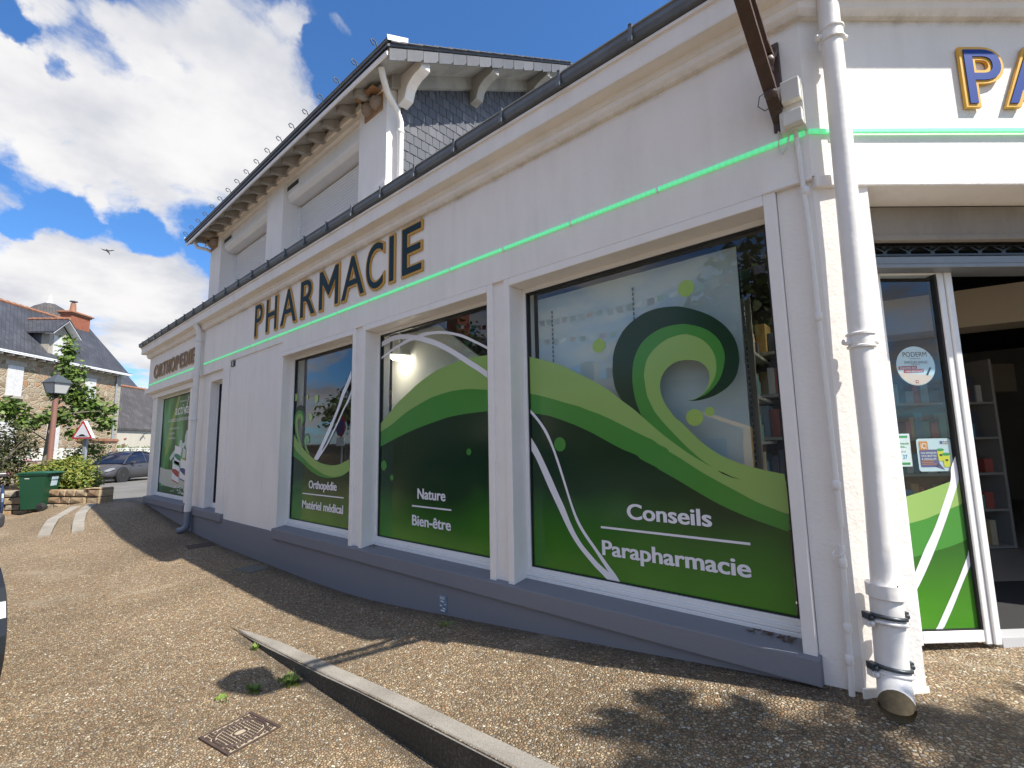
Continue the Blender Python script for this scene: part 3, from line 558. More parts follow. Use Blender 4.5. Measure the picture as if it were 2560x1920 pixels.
# --- shop windows: frame, pane, films
DEC = json.loads('''{"w3":{"mid_up":[[-2.2953,1.9806],[-2.2122,1.9628],[-2.0883,1.9279],[-1.9458,1.8827],[-1.846,1.853],[-1.7885,1.8287],[-1.6953,1.7946],[-1.6701,1.7829],[-1.6062,1.754],[-1.4876,1.6946],[-1.3753,1.6383],[-1.322,1.6147],[-1.2841,1.5851],[-1.2308,1.5607],[-1.2259,1.545],[-1.1523,1.5012],[-1.0543,1.437],[-0.9536,1.38],[-0.8513,1.3263],[-0.7672,1.2816],[-0.6921,1.2522],[-0.6177,1.2242]],"mid_lo":[[-2.2996,1.8389],[-2.2395,1.8282],[-2.1189,1.8059],[-2.0168,1.7744],[-1.919,1.7393],[-1.8813,1.726],[-1.7573,1.6724],[-1.6667,1.6261],[-1.5374,1.562],[-1.435,1.5224],[-1.4154,1.5015],[-1.3058,1.448],[-1.3005,1.4408],[-1.1844,1.3798],[-1.0702,1.3155],[-0.9622,1.2587],[-0.8595,1.2156],[-0.7617,1.1818],[-0.6232,1.1417]],"light_up":[[-2.298,2.2683],[-2.1941,2.2328],[-2.1048,2.2029],[-2.0017,2.1649],[-1.9195,2.1235],[-1.8169,2.0674],[-1.7187,2.0137],[-1.6321,1.9598],[-1.5628,1.909],[-1.5161,1.8677],[-1.4442,1.8133],[-1.3876,1.7632],[-1.3338,1.714],[-1.2512,1.6415],[-1.1716,1.5799],[-1.095,1.5246],[-1.0209,1.4792],[-0.9741,1.4535]],"dk_out":[[-1.5161,1.8677],[-1.5609,1.9469],[-1.5772,2.0441],[-1.5754,2.1081],[-1.5626,2.1903],[-1.5303,2.2629],[-1.4774,2.3314],[-1.4129,2.3772],[-1.3307,2.4118],[-1.2335,2.4231],[-1.1269,2.4118],[-1.0689,2.392],[-1.002,2.3606],[-0.9275,2.3141],[-0.8672,2.2575],[-0.8246,2.1972],[-0.799,2.1301],[-0.7916,2.0587],[-0.7981,2.0057],[-0.8173,1.9489],[-0.8509,1.9066],[-0.8944,1.8755],[-0.949,1.85],[-1.0096,1.8366],[-1.0487,1.8328],[-1.0994,1.8377]],"md_out":[[-1.3876,1.7632],[-1.4215,1.8606],[-1.437,1.9665],[-1.4349,2.0407],[-1.4204,2.12],[-1.3827,2.1957],[-1.3339,2.244],[-1.2739,2.2772],[-1.1975,2.2972],[-1.1045,2.2971],[-1.0527,2.2847],[-0.9866,2.2565],[-0.9341,2.2188],[-0.8945,2.17],[-0.8722,2.1138],[-0.8673,2.0581],[-0.8804,1.9994],[-0.8994,1.9523],[-0.9344,1.9064],[-0.98,1.8691],[-1.0252,1.8506],[-1.0596,1.8381],[-1.0994,1.8377]],"lt_out":[[-0.9741,1.4535],[-1.0061,1.4756],[-1.0494,1.5093],[-1.1083,1.5635],[-1.1686,1.6273],[-1.2387,1.7058],[-1.2947,1.7782],[-1.3028,1.7924],[-1.3418,1.8847],[-1.3551,1.9889],[-1.3546,2.0316],[-1.3356,2.1027],[-1.3004,2.1529],[-1.2473,2.1936],[-1.1838,2.2227],[-1.0968,2.2332],[-1.0456,2.2193],[-0.9965,2.1922],[-0.9601,2.1579],[-0.9332,2.1145],[-0.9179,2.0649],[-0.9165,2.0093],[-0.9279,1.9609],[-0.9553,1.914],[-0.9847,1.8806],[-1.0136,1.858],[-1.0481,1.8423],[-1.0823,1.837]],"lt_in":[[-1.0823,1.837],[-1.0364,1.8487],[-1.0017,1.871],[-0.9779,1.8995],[-0.9614,1.9423],[-0.9587,1.9809],[-0.9699,2.0157],[-0.9953,2.047],[-1.0275,2.0653],[-1.0723,2.0752],[-1.1186,2.0773],[-1.1607,2.0681],[-1.2046,2.0411],[-1.2378,2.0004],[-1.2542,1.9546],[-1.2531,1.9012],[-1.2353,1.8409],[-1.208,1.7924],[-1.1697,1.7384],[-1.1386,1.7135],[-1.0863,1.6564],[-1.0281,1.597],[-0.971,1.5508],[-0.9151,1.5149],[-0.8331,1.4796],[-0.7539,1.4551],[-0.6838,1.439],[-0.6209,1.4274]],"wthick":[[[-2.2987,1.6757],[-2.2269,1.5811],[-2.1739,1.4939],[-2.1124,1.3836],[-2.0432,1.2523],[-1.9952,1.1649],[-1.9398,1.0485],[-1.8757,0.9524],[-1.8122,0.8904],[-1.7416,0.8315],[-1.6642,0.7833],[-1.5791,0.7279]],[[-2.3014,1.5864],[-2.2408,1.5023],[-2.1879,1.4074],[-2.1265,1.2901],[-2.0568,1.1689],[-2.0087,1.0826],[-1.9521,0.9915],[-1.8871,0.912],[-1.8144,0.8441],[-1.7613,0.7985],[-1.7178,0.7676],[-1.6653,0.7273]]],"wthin":[[[-2.2984,1.8768],[-2.2418,1.8256],[-2.1761,1.7556],[-2.1232,1.6837],[-2.073,1.5794],[-2.0247,1.4611],[-1.9784,1.3295],[-1.9334,1.2015],[-1.8885,1.1008],[-1.8346,1.0193],[-1.7552,0.9281],[-1.6704,0.8342],[-1.6211,0.7827],[-1.5791,0.7279]],[[-2.2992,1.8515],[-2.2539,1.8083],[-2.1933,1.7431],[-2.1403,1.6668],[-2.0894,1.571],[-2.0409,1.4483],[-1.9941,1.3206],[-1.9487,1.1924],[-1.9039,1.0836],[-1.8496,1.0022],[-1.7697,0.911],[-1.7142,0.8429],[-1.6642,0.7833],[-1.6062,0.7414]]],"sliver":[[-0.9531,1.4391],[-0.9212,1.4287],[-0.8801,1.4079],[-0.8259,1.3916],[-0.8805,1.4028],[-0.9254,1.4213]],"dots":[[[-1.0584,2.5074],[-1.0089,2.4957],[-1.055,2.5592]],[[-1.6711,2.2522],[-1.6209,2.2445],[-1.6688,2.3003]],[[-1.0573,1.7372],[-1.0078,1.7346],[-1.0541,1.7856]],[[-0.9699,1.766],[-0.9444,1.7645],[-0.9681,1.7922]]],"dots2":[[[-2.0194,1.5974],[-1.9697,1.5967],[-2.0175,1.6473]]],"t1":[[-1.5173,1.1734],[-1.0017,1.1645],[-1.0841,1.1313],[-1.078,1.2213]],"line":[[-1.7121,1.0682],[-1.7128,1.0545],[-0.8086,1.067],[-0.8096,1.0531]],"t2":[[-1.707,0.9339],[-0.8168,0.9325],[-0.8937,0.8912],[-1.3424,0.9819],[-1.3478,0.8918]]},"w2":{"light_up":[[-4.2841,1.825],[-4.1926,1.8835],[-4.0769,1.9595],[-3.9485,2.0418],[-3.7931,2.1189],[-3.6584,2.1853],[-3.5424,2.2283],[-3.4025,2.2757],[-3.2678,2.3039],[-3.1383,2.3224],[-3.026,2.3359],[-2.894,2.3407],[-2.7228,2.3343]],"mid_up":[[-4.282,1.7483],[-4.0739,1.8202],[-3.9141,1.8932],[-3.7605,1.9541],[-3.5984,2.0025],[-3.457,2.0411],[-3.3212,2.0607],[-3.1905,2.0754],[-3.065,2.0786],[-2.9444,2.0743],[-2.8398,2.0632],[-2.7279,2.0475]],"mid_lo":[[-4.2865,1.5971],[-4.0705,1.663],[-3.8337,1.7272],[-3.6111,1.7786],[-3.4016,1.8183],[-3.2042,1.8515],[-3.0182,1.8664],[-2.8769,1.872],[-2.7309,1.8745]],"wthick":[[[-4.2971,2.6773],[-4.1784,2.7024],[-4.0597,2.7182],[-3.9442,2.7137],[-3.8164,2.6941],[-3.7234,2.6717],[-3.6478,2.6524],[-3.5593,2.6274],[-3.4309,2.5815],[-3.2941,2.5237],[-3.1632,2.4554],[-3.0379,2.3858],[-2.9179,2.3149],[-2.8255,2.262],[-2.7252,2.2007]],[[-4.2957,2.6268],[-4.1772,2.6515],[-4.0753,2.6657],[-3.9596,2.665],[-3.8472,2.6508],[-3.7845,2.6387],[-3.7229,2.624],[-3.6325,2.6],[-3.5157,2.5583],[-3.4029,2.5181],[-3.2808,2.464],[-3.1634,2.4034],[-3.0383,2.3307],[-2.9185,2.2611],[-2.8263,2.2091],[-2.7261,2.1457]]],"wthin":[[[-4.2944,2.513],[-4.1749,2.5553],[-4.0405,2.5957],[-3.9104,2.6249],[-3.8001,2.646],[-3.6479,2.659],[-3.545,2.6649],[-3.4032,2.6524],[-3.2672,2.6307],[-3.1368,2.5949],[-3.0118,2.5521],[-2.892,2.4943],[-2.7998,2.4465],[-2.7215,2.406]],[[-4.2938,2.4926],[-4.1743,2.5331],[-4.0235,2.5734],[-3.894,2.598],[-3.7229,2.624],[-3.5666,2.6314],[-3.4733,2.6296],[-3.3755,2.6223],[-3.2672,2.6057],[-3.1369,2.5714],[-3.012,2.5265],[-2.8924,2.4693],[-2.8001,2.4244],[-2.722,2.3818]]],"dots":[],"dots2":[[[-4.1861,1.4214],[-4.136,1.422],[-4.1874,1.4718]],[[-2.9527,1.5493],[-2.9237,1.5491],[-2.9524,1.5771]],[[-4.0471,1.3052],[-4.0181,1.306],[-4.0477,1.333]]],"t1":[[-3.6386,1.1817],[-3.2506,1.1718],[-3.2782,1.1359],[-3.6355,1.2266],[-3.6382,1.1349]],"line":[[-3.7207,1.0725],[-3.7206,1.059],[-3.1729,1.071],[-3.173,1.0575]],"t2":[[-3.7156,0.9322],[-3.181,0.9305],[-3.2108,0.8913],[-3.7162,0.982],[-3.7152,0.8928]]},"w1":{"light_up":[[-6.2864,1.8528],[-6.199,1.765],[-6.0906,1.6862],[-5.9518,1.6017],[-5.8191,1.542],[-5.6596,1.4771],[-5.5075,1.4357],[-5.3335,1.4126],[-5.1948,1.409],[-5.0354,1.4271],[-4.8532,1.4785]],"mid_up":[[-6.2821,1.6819],[-6.1144,1.5653],[-5.9432,1.4904],[-5.7466,1.4044],[-5.5605,1.3434],[-5.3833,1.2988],[-5.1877,1.2798],[-5.0031,1.3022],[-4.8476,1.3542]],"mid_lo":[[-6.2827,1.5277],[-6.107,1.4748],[-5.9375,1.4166],[-5.7735,1.3463],[-5.5869,1.2935],[-5.4388,1.2697],[-5.2967,1.263],[-5.1069,1.2768],[-4.9772,1.3016],[-4.8475,1.3516]],"sw1":{"dk":[[-6.1621,1.7334],[-6.222,1.8738],[-6.2299,1.9673],[-6.2238,2.0605],[-6.1611,2.1345],[-6.0677,2.1545],[-5.9754,2.1223],[-5.9258,2.0282],[-5.9373,1.9232],[-6.0065,1.8838]],"md":[[-6.1269,1.7173],[-6.1999,1.8575],[-6.2251,1.9515],[-6.2114,2.0364],[-6.1497,2.0794],[-6.0622,2.0849],[-5.9861,2.0468],[-5.9605,1.9695],[-5.9857,1.9132],[-6.0133,1.8871]],"lt":[[-6.0559,1.6705],[-6.1514,1.8097],[-6.1913,1.919],[-6.1742,2.0033],[-6.126,2.0394],[-6.069,2.0439],[-6.0134,2.0148],[-5.9991,1.9593],[-6.0158,1.9191],[-6.0407,1.8973]],"inn":[[-5.9518,1.6017],[-6.0384,1.7003],[-6.1005,1.8081],[-6.1289,1.9086],[-6.117,1.9696],[-6.0881,1.9881],[-6.0534,1.9741],[-6.0441,1.9401],[-6.0488,1.9159],[-6.0576,1.9011]]},"sw2":{"dk":[[-5.9015,1.5791],[-5.9504,1.6688],[-5.9464,1.7434],[-5.8884,1.7896],[-5.8205,1.7772],[-5.7821,1.7247],[-5.7972,1.6736],[-5.8379,1.6684]],"md":[[-5.8785,1.5716],[-5.9277,1.6684],[-5.9231,1.7354],[-5.8805,1.7685],[-5.8257,1.7611],[-5.7976,1.7221],[-5.8072,1.6811],[-5.838,1.6699]],"lt":[[-5.836,1.5567],[-5.9083,1.6681],[-5.9031,1.7274],[-5.8727,1.7505],[-5.8339,1.7436],[-5.8131,1.718],[-5.8204,1.6887],[-5.8383,1.6728]],"inn":[[-5.7616,1.5273],[-5.8494,1.6082],[-5.8799,1.675],[-5.8732,1.7149],[-5.852,1.7292],[-5.832,1.717],[-5.8305,1.6963],[-5.8385,1.6758]]},"wthick":[[[-5.6598,1.4799],[-5.5193,1.6192],[-5.3564,1.799],[-5.2245,1.9471],[-5.122,2.0797],[-5.0482,2.2122],[-4.9482,2.3266],[-4.8485,2.4592]],[[-5.5773,1.4633],[-5.4452,1.6043],[-5.2848,1.7827],[-5.174,1.9307],[-5.0727,2.0626],[-4.9937,2.1802],[-4.9073,2.2817],[-4.8446,2.3704]]],"wthin":[[[-5.6288,1.4701],[-5.4863,1.5624],[-5.3481,1.659],[-5.2422,1.7676],[-5.1134,1.914],[-5.0128,2.0314],[-4.9134,2.1331],[-4.8387,2.2348]],[[-5.5684,1.4634],[-5.4504,1.5482],[-5.3037,1.6721],[-5.1987,1.7801],[-5.0708,1.9188],[-4.971,2.0356],[-4.8867,2.1108],[-4.8369,2.1943]]],"dots":[[[-6.2061,2.2629],[-6.1541,2.2587],[-6.2103,2.3135]],[[-5.8832,2.2402],[-5.8541,2.2379],[-5.8853,2.2677]],[[-5.6417,2.2032],[-5.5928,2.1994],[-5.645,2.2523]],[[-5.7819,1.9859],[-5.7316,1.9833],[-5.7855,2.0367]]],"dots2":[],"t1":[[-5.7627,1.1709],[-5.1019,1.1716],[-5.1328,1.1282],[-5.766,1.2161],[-5.7593,1.123]],"line":[[-5.9212,1.0628],[-5.9201,1.049],[-4.942,1.0703],[-4.9414,1.0567]],"t2":[[-5.9144,0.9356],[-4.9527,0.9362],[-4.9506,0.8933],[-5.9176,0.9769],[-5.9107,0.8875]]},"rw":{"light_up":[[0.541,1.2803],[0.5798,1.2922],[0.67,1.316],[0.7629,1.344],[0.8845,1.382]],"light_lo":[[0.5566,1.1506],[0.585,1.1569],[0.6801,1.1794],[0.7773,1.2143],[0.8942,1.2544]],"mid_lo":[[0.5443,0.9771],[0.584,0.9874],[0.7048,1.0165],[0.7998,1.0403],[0.8919,1.073]],"wthick":[[[0.5408,0.8387],[0.5804,0.9016],[0.6509,1.0247],[0.7206,1.1364],[0.796,1.2849],[0.836,1.3736],[0.8471,1.4372],[0.8779,1.4975]],[[0.5369,0.7711],[0.5793,0.8208],[0.6354,0.9045],[0.7057,1.0234],[0.7794,1.1614],[0.8307,1.2664],[0.8899,1.3905],[0.8893,1.3844],[0.8935,1.4146]]],"wthin":[[[0.6586,0.6322],[0.7216,0.7327],[0.8034,0.8662],[0.8889,1.0191]],[[0.6945,0.6313],[0.7577,0.7317],[0.8295,0.857],[0.8913,0.9585]]]}}''')
YF, YGL = .150, .176
def window_frame(a, b, z0, z1, win, name='frame', yf=YF):
    t = .030; mb = MB()
    mb.box(a, a+t, yf, yf+.06, z0, z1); mb.box(b-t, b, yf, yf+.06, z0, z1); mb.box(a+t, b-t, yf, yf+.06, z1-.032, z1)
    mb.box(a+t, b-t, yf, yf+.06, z0+.045, z0+.078); mb.box(a, b, yf-.012, yf+.058, z0+.020, z0+.045); mb.box(a, b, yf-.022, yf+.056, z0-.02, z0+.0185)
    mb.build(name, PVC, win, bevel=.003)
    g = MB(); h = .012
    zi0, zi1 = z0+.078, z1-.032
    g.box(a+t, a+t+h, yf+.012, yf+.05, zi0, zi1); g.box(b-t-h, b-t, yf+.012, yf+.05, zi0, zi1); g.box(a+t+h, b-t-h, yf+.012, yf+.05, zi1-h, zi1); g.box(a+t+h, b-t-h, yf+.012, yf+.05, zi0, zi0+.008)
    g.build('gasket', GASKET, win)
    return a+t+.004, b-t-.004, zi0+.004, zi1-.004
def pane(x0, x1, z0, z1, win, y=YGL):
    mb = MB(); mb.face([(x0, y, z0), (x1, y, z0), (x1, y, z1), (x0, y, z1)]); return mb.build('pane', GLASS, win)
def clipx(pts, x0, x1): return [(min(max(p[0], x0), x1), p[1]) for p in pts]
def disc(c, rx, rz, y, n=28): return [(c[0]+rx*math.cos(2*math.pi*k/n), y, c[1]+rz*math.sin(2*math.pi*k/n)) for k in range(n)]
YD = .1745          # film is stuck on the outside of the glass; layers step outwards by fractions of a millimetre
for k, (a, b) in WINS.items():
    d = DEC[k]; win = MB(); 
    win = bpy.data.objects.new('window', None); COL.objects.link(win); win.parent = PH
    x0, x1, z0, z1 = window_frame(a, b, .655, ZH, win); pane(x0, x1, z0, z1, win)
    lab = {'w1': 'window lettered for orthopaedics and medical equipment', 'w2': 'window lettered for nature and wellbeing', 'w3': 'window lettered for advice and skin care, with the big green curl'}[k]
    win['label'] = lab
    N_S = 90
    CU = lambda key: resamp(clipx(cr(d[key]), x0, x1), N_S)
    lu, mu, ml = CU('light_up'), CU('mid_up'), CU('mid_lo')
    y = YD
    mb = MB(); bot = [(p[0], z0) for p in ml]; mid = [((p[0]+q[0])/2, (p[1]+q[1])/2) for p, q in zip(mu, ml)]
    mb.ribbon(mid, [(p[0], z0) for p in mid], XZ(y)); mb.build('film', F_FIELD, win)
    mb = MB(); mb.ribbon(mu, ml, XZ(y-.0008)); mb.build('film', F_MID, win)
    mb = MB()
    if k == 'w3':
        mb.ribbon(lu, resamp([q for q in mu if q[0] < d['light_up'][-1][0]+.12], N_S), XZ(y-.0016))
    else: mb.ribbon(lu, mu, XZ(y-.0016))
    mb.build('film', F_LIGHT, win)
    def swirl(dk, md, lt, inn, yb):
        A, B, C_, D_ = (resamp(clipx(cr(q), x0, x1), N_S) for q in (dk, md, lt, inn))
        mb = MB(); mb.ribbon(A, B, XZ(yb)); mb.build('film', F_DARK, win)
        mb = MB(); mb.ribbon(B, C_, XZ(yb-.0002)); mb.build('film', F_MID, win)
        mb = MB(); mb.ribbon(C_, D_, XZ(yb-.0004)); mb.build('film', F_LIGHT, win)
    if k == 'w3':
        A, B = (resamp(cr(d[q]), N_S) for q in ('dk_out', 'md_out'))
        mb = MB(); mb.ribbon(A, B, XZ(y-.0004)); mb.build('film', F_DARK, win)
        # mid green part of the curl: between md_out (continued along the light band) and lt_out
        mo = resamp(cr([d['light_up'][-1]]+list(reversed(d['light_up'][11:-1]))+d['md_out']), 160); lo = resamp(cr(d['lt_out']), 160)
        mb = MB(); mb.ribbon(mo, lo, XZ(y-.0020)); mb.build('film', F_MID, win)
        poly = [tuple(p) for p in cr(d['lt_out'])]+[tuple(p) for p in clipx(cr(d['lt_in']), x0, x1)]
        tail = [p for p in reversed(d['mid_up']) if p[0] > d['light_up'][-1][0]+.02]
        poly += [(x1, d['mid_up'][-1][1]-.0)]+[(min(p[0], x1-.001), p[1]) for p in tail[1:]]
        mb = MB(); mb.flat([(p[0], y-.0024, p[1]) for p in poly]); mb.build('film', F_LIGHT, win)
        mb = MB(); mb.flat([(p[0], y-.003, p[1]) for p in d['sliver']]); mb.build('film', F_DARK, win)
    if k == 'w1':
        s = d['sw1']; swirl(s['dk'], s['md'], s['lt'], s['inn'], y-.0004); s = d['sw2']; swirl(s['dk'], s['md'], s['lt'], s['inn'], y-.0004)
    for key, mm in (('dots', F_DOT), ('dots2', F_MID)):
        for c, e1, e2 in d[key]:
            mb = MB(); mb.flat(disc(c, abs(e1[0]-c[0]), abs(e2[1]-c[1]), y-.0032)); mb.build('film_dot', mm, win)
    for i, key in enumerate(('wthick', 'wthin')):
        A, B = (resamp(clipx(cr(q), x0, x1), N_S) for q in d[key])
        mb = MB(); mb.ribbon(A, B, XZ(y-.0036-.0003*i)); mb.build('film_line', F_WHITE, win)
    t1, t2, ln = {'w1': (('Orthopédie', -5.763, -5.102), ('Matériel médical', -5.915, -4.951), (-5.921, -4.941)), 'w2': (('Nature', -3.638, -3.251), ('Bien-être', -3.716, -3.181), (-3.721, -3.173)), 'w3': (('Conseils', -1.517, -1.002), ('Parapharmacie', -1.707, -.817), (-1.712, -.809))}[k]
    for (s, xa, xb), zb_ in ((t1, 1.131), (t2, .890)):
        mb = text_mb(s, lambda x, z, q: (x, y-.0045-q, z), xa, xb, zb_, zb_+.0895, offset=.014, bold=.0026 if k != 'w1' else .004); mb.build('lettering', F_WHITE, win)
    mb = MB(); mb.face([(ln[0], y-.0045, 1.0545), (ln[1], y-.0045, 1.0545), (ln[1], y-.0045, 1.068), (ln[0], y-.0045, 1.068)]); mb.build('lettering', F_WHITE, win)
# --- small narrow window left of the blank wall panel
mb = MB(); mb.box(-9.95, -9.177, .05, .3, .62, 2.90); mb.box(-9.177, -8.45, .05, .3, 2.755, 2.90); mb.build('recessed_strip', WHITE_T, PH, bevel=.005)
win = bpy.data.objects.new('window', None); COL.objects.link(win); win.parent = PH; win['label'] = 'narrow window between the downpipe and the blank panel'
x0, x1, z0, z1 = window_frame(-9.16, -8.45, .67, 2.755, win, yf=.16); pane(x0, x1, z0, z1, win, .186)
# --- orthopaedic window
mb = MB(); mb.box(-13.39, -9.95, -.045, .3, 2.885, 3.0); mb.build('lintel', WHITE_T, PH, bevel=.006)
mb = MB(); mb.box(-13.12, -9.95, .04, .3, 2.765, 2.868); mb.box(-13.04, -12.69, .06, .3, .60, 2.765); mb.box(-10.35, -9.95, .06, .3, .62, 2.765); mb.build('pilaster', WHITE_T, PH, bevel=.005)
win = bpy.data.objects.new('window', None); COL.objects.link(win); win.parent = PH; win['label'] = 'window filled by the green poster'
x0, x1, z0, z1 = window_frame(-12.69, -10.35, .675, 2.765, win, yf=.16); pane(x0, x1, z0, z1, win, .186)
OW = (x0, x1, z0, z1)
# --- cornice, gutter (swept along both facades with a mitre at the corner)
def sweep(prof, mats, name, parent, x_end=True, bevel=0, closed=False, extra=0):
    mb = MB(); rows = []
    for o, z in prof:
        o2 = o+(extra if o > .16 else 0); u_c = (math.cos(TH)*o2-o)/math.sin(TH); vc = P0+N_*o2+E_*u_c
        pts = [(XL-o, 3.0, z), (XL-o, -o, z), (vc.x, -o, z)]
        v = P0+E_*3.6+N_*o2; pts.append((v.x, v.y, z)); rows.append(pts)
    n = len(prof)
    for i in range(n if closed else n-1):
        a, b = rows[i], rows[(i+1) % n]
        for k in range(3): mb.face([a[k], a[k+1], b[k+1], b[k]])
    return mb.build(name, mats, parent, bevel=bevel)
sweep([(-.05, 3.69), (.030, 3.69), (.052, 3.715), (.055, 3.745), (.064, 3.75), (.066, 3.785), (.13, 3.795), (.147, 3.792), (.150, 3.80), (.150, 3.915), (.165, 3.918), (.165, 3.938), (-.05, 3.945)], WHITE, 'cornice', PH, closed=True)
G = sweep([(.140, 3.945), (.155, 3.945), (.188, 3.955), (.200, 3.985), (.200, 4.015), (.208, 4.022), (.204, 4.034), (.194, 4.030), (.190, 3.99), (.180, 3.965), (.150, 3.957), (.14, 4.05)], ZINC, 'gutter', PH, closed=True, extra=.06)
mbk = MB()
mbk.box(-.012, .012, -.016, 0, -.07, .03); mbk.box(-.009, .009, -.02, .06, .028, .034); mbk.box(-.014, .014, -.03, .004, -.085, -.055)
me_bk = mbk.mesh('gutter_bracket', ZINC)
x = -13.1
while x < -.3:
    o = link('gutter_bracket', me_bk, G); o.location = (x, -.197, 4.012); x += .52
# roof deck of the single storey and rest of the shell (keeps daylight out of the shop)
DK = mat('zinc deck', (.2, .21, .22), rough=.5)
INT_W = mat('shop inner wall', (.5, .49, .46), rough=.8)
e36 = rp(3.6, -.1)
mb = MB(); mb.plan([(XL, .02), (-.36, .02), rp(3.6, .02), (6.5, 4.5), (6.5, 9), (XL, 9)], 3.925, 3.985); mb.build('roof', DK, PH)
mb = MB(); mb.box(XL, XL+.25, .3, 9, -.2, 3.92); mb.box(XL+.25, 6.3, 8.8, 9, -.2, 3.92); mb.plan([rp(3.6, 0), (6.5, 4.5), (6.5, 9), (6.3, 9), (6.3, 4.5), rp(3.6, -.24)], -.2, 3.92); mb.build('wall', INT_W, PH)
# slate strip and a raised slate edge on the roof by the corner
mb = MB(); mb.prism([(-1.42, .02, 4.05), (-1.42, .02, 4.19), (-1.42, 1.2, 4.42), (-1.42, 1.2, 4.25)], (1.0, 0, 0)); mb.build('roof_panel', mat('black roof panel', (.02, .021, .025), rough=.35), PH, bevel=.005)
for i in range(3): MB().box(-1.25+i*.42, -1.23+i*.42, -.02, .02, 4.19, 4.225).build('panel_clip', DARKSTEEL, PH)
# ------------------------------------------------------------------ upper storey
YU = .02; UX0, UX1 = -9.5, -4.0
OPS = [(-8.97, -7.02), (-6.49, -4.53)]
zt = lambda y: 5.463+.57*(y+.067)          # top of the roof boarding
mb = MB()
mb.box(UX0, -8.97, YU, .35, 3.985, 5.50); mb.box(-7.02, -6.49, YU, .35, 3.985, 5.50); mb.box(-4.53, UX1, YU, .35, 3.985, 5.50)
for a, b in OPS:
    mb.box(a, b, YU, .35, 5.255, 5.50)
    mb.prism([(a, YU, 3.985), (a, YU, 4.25), (a, .27, 4.30), (a, .27, 3.985)], (b-a, 0, 0))
mb.box(-7.75, -7.6, YU+.0, YU+.01, 4, 4.01)
mb.build('upper_wall', WHITE, PH)
mb = MB(); mb.box(-4.10, -3.93, -.035, .16, 3.99, 4.262); mb.build('ledge', WHITE_T, PH, bevel=.005)
mb = MB()
for xx in (UX0+.01, UX1+.018):
    xx -= .018 if xx > -5 else 0; mb.prism([(xx, .36, 3.99), (xx, .36, zt(.36)-.15), (xx, 3.0, zt(3.0)-.15), (xx, 5.9, zt(.1)-.15), (xx, 5.9, 3.99)], (-.05 if xx > -5 else .05, 0, 0))
mb.box(UX0, UX1, 5.85, 5.95, 3.99, 5.4); mb.build('gable_wall', mat('gable backing', (.05, .05, .055), rough=.8), PH)
# roller shutters
SLAT = mat('shutter slat', (.78, .78, .79), rough=.45)
BOXM = mat('shutter box', (.80, .79, .77), rough=.5, noise=(4, .3, (.55, .53, .50)))
VENT = mat('vent grille', (.03, .03, .03), rough=.6)
for a, b in OPS:
    sh_ = bpy.data.objects.new('roller_shutter', None); COL.objects.link(sh_); sh_.parent = PH
    mb = MB(); mb.prism([(a+.004, .07, 5.252), (a+.004, .07, 5.06), (a+.004, .12, 5.005), (a+.004, .30, 5.0), (a+.004, .30, 5.252)], (b-a-.008, 0, 0)); mb.build('shutter_box', BOXM, sh_, bevel=.01)
    mb = MB(); mb.box(a+.03, a+.40, .056, .0698, 5.115, 5.215); mb.build('vent_frame', PVC, sh_, bevel=.004)
    mb = MB(); mb.box(a+.05, a+.38, .050, .0555, 5.135, 5.195); mb.build('vent_grille', VENT, sh_)
    mb = MB(); mb.box(a+.004, a+.035, .225, .30, 4.30, 5.0); mb.box(b-.035, b-.004, .225, .30, 4.30, 5.0); mb.build('guide_rail', PVC, sh_)
    sl = MB(); n = 6; h = .040; prof = [(.016, 0), (-.002, .001), (-.013, h*.22), (-.017, h*.45), (-.013, h*.66), (-.002, h-.0095), (.016, h-.009)]
    for (o1, z1_), (o2, z2_) in zip(prof, prof[1:]): sl.face([(0, o1, z1_), (b-a-.07, o1, z1_), (b-a-.07, o2, z2_), (0, o2, z2_)])
    me = sl.mesh('slat', SLAT); z = 4.985-h
    zmin = 4.375 if a < -7 else 4.32
    while z > zmin-.02:
        o = link('slat', me, sh_); o.location = (a+.035, .262, z); z -= h
    mb = MB(); mb.box(a+.035, b-.035, .275, .30, 4.30, 5.0); mb.build('slat_gap_shade', BLACK, sh_)  # black sheet added behind the slats so the gaps read as shade
# roof slab, slate courses on its front edge, boarding and rafters
EX0, EX1, EY = -9.90, -3.555, -.256
mb = MB(); mb.prism([(EX0, EY, zt(EY)), (EX0, 3.0, zt(3.0)), (EX0, 6.25, zt(EY)), (EX0, 6.25, zt(EY)-.05), (EX0, 3.0, zt(3.0)-.05), (EX0, EY, zt(EY)-.05)], (EX1-EX0, 0, 0)); mb.build('eave_boarding', SOFFIT, PH)
mb = MB(); mb.prism([(EX0-.02, EY-.03, zt(EY-.03)+.004), (EX0-.02, EY-.03, zt(EY-.03)+.03), (EX0-.02, 3.0, zt(3.0)+.03), (EX0-.02, 6.3, zt(EY)+.03), (EX0-.02, 6.3, zt(EY)+.004), (EX0-.02, 3.0, zt(3.0)+.004)], (EX1-EX0+.04, 0, 0))
rf = mb.build('upper_roof', SLATES[0], PH)
rafter = MB(); rafter.prism([(0, -.20, zt(-.2)-.052), (0, .019, zt(.019)-.052), (0, .019, zt(.019)-.19), (0, -.06, zt(-.06)-.175), (0, -.15, zt(-.15)-.13), (0, -.20, zt(-.2)-.115)], (.07, 0, 0))
me = rafter.mesh('rafter', SOFFIT)
for i in range(16):
    o = link('rafter', me, PH, bevel=.004); o.location = (-4.30-.352*i, 0, 0)
mb = MB(); mb.box(EX0+.1, -4.03, -.005, .019, 5.33, 5.40); mb.build('wall_plate', WHITE, PH)
mb = MB(); mb.box(EX0+.01, EX1-.01, EY-.018, EY-.002, zt(EY)-.075, zt(EY)-.03); mb.build('eave_fascia', WHITE_T, PH)
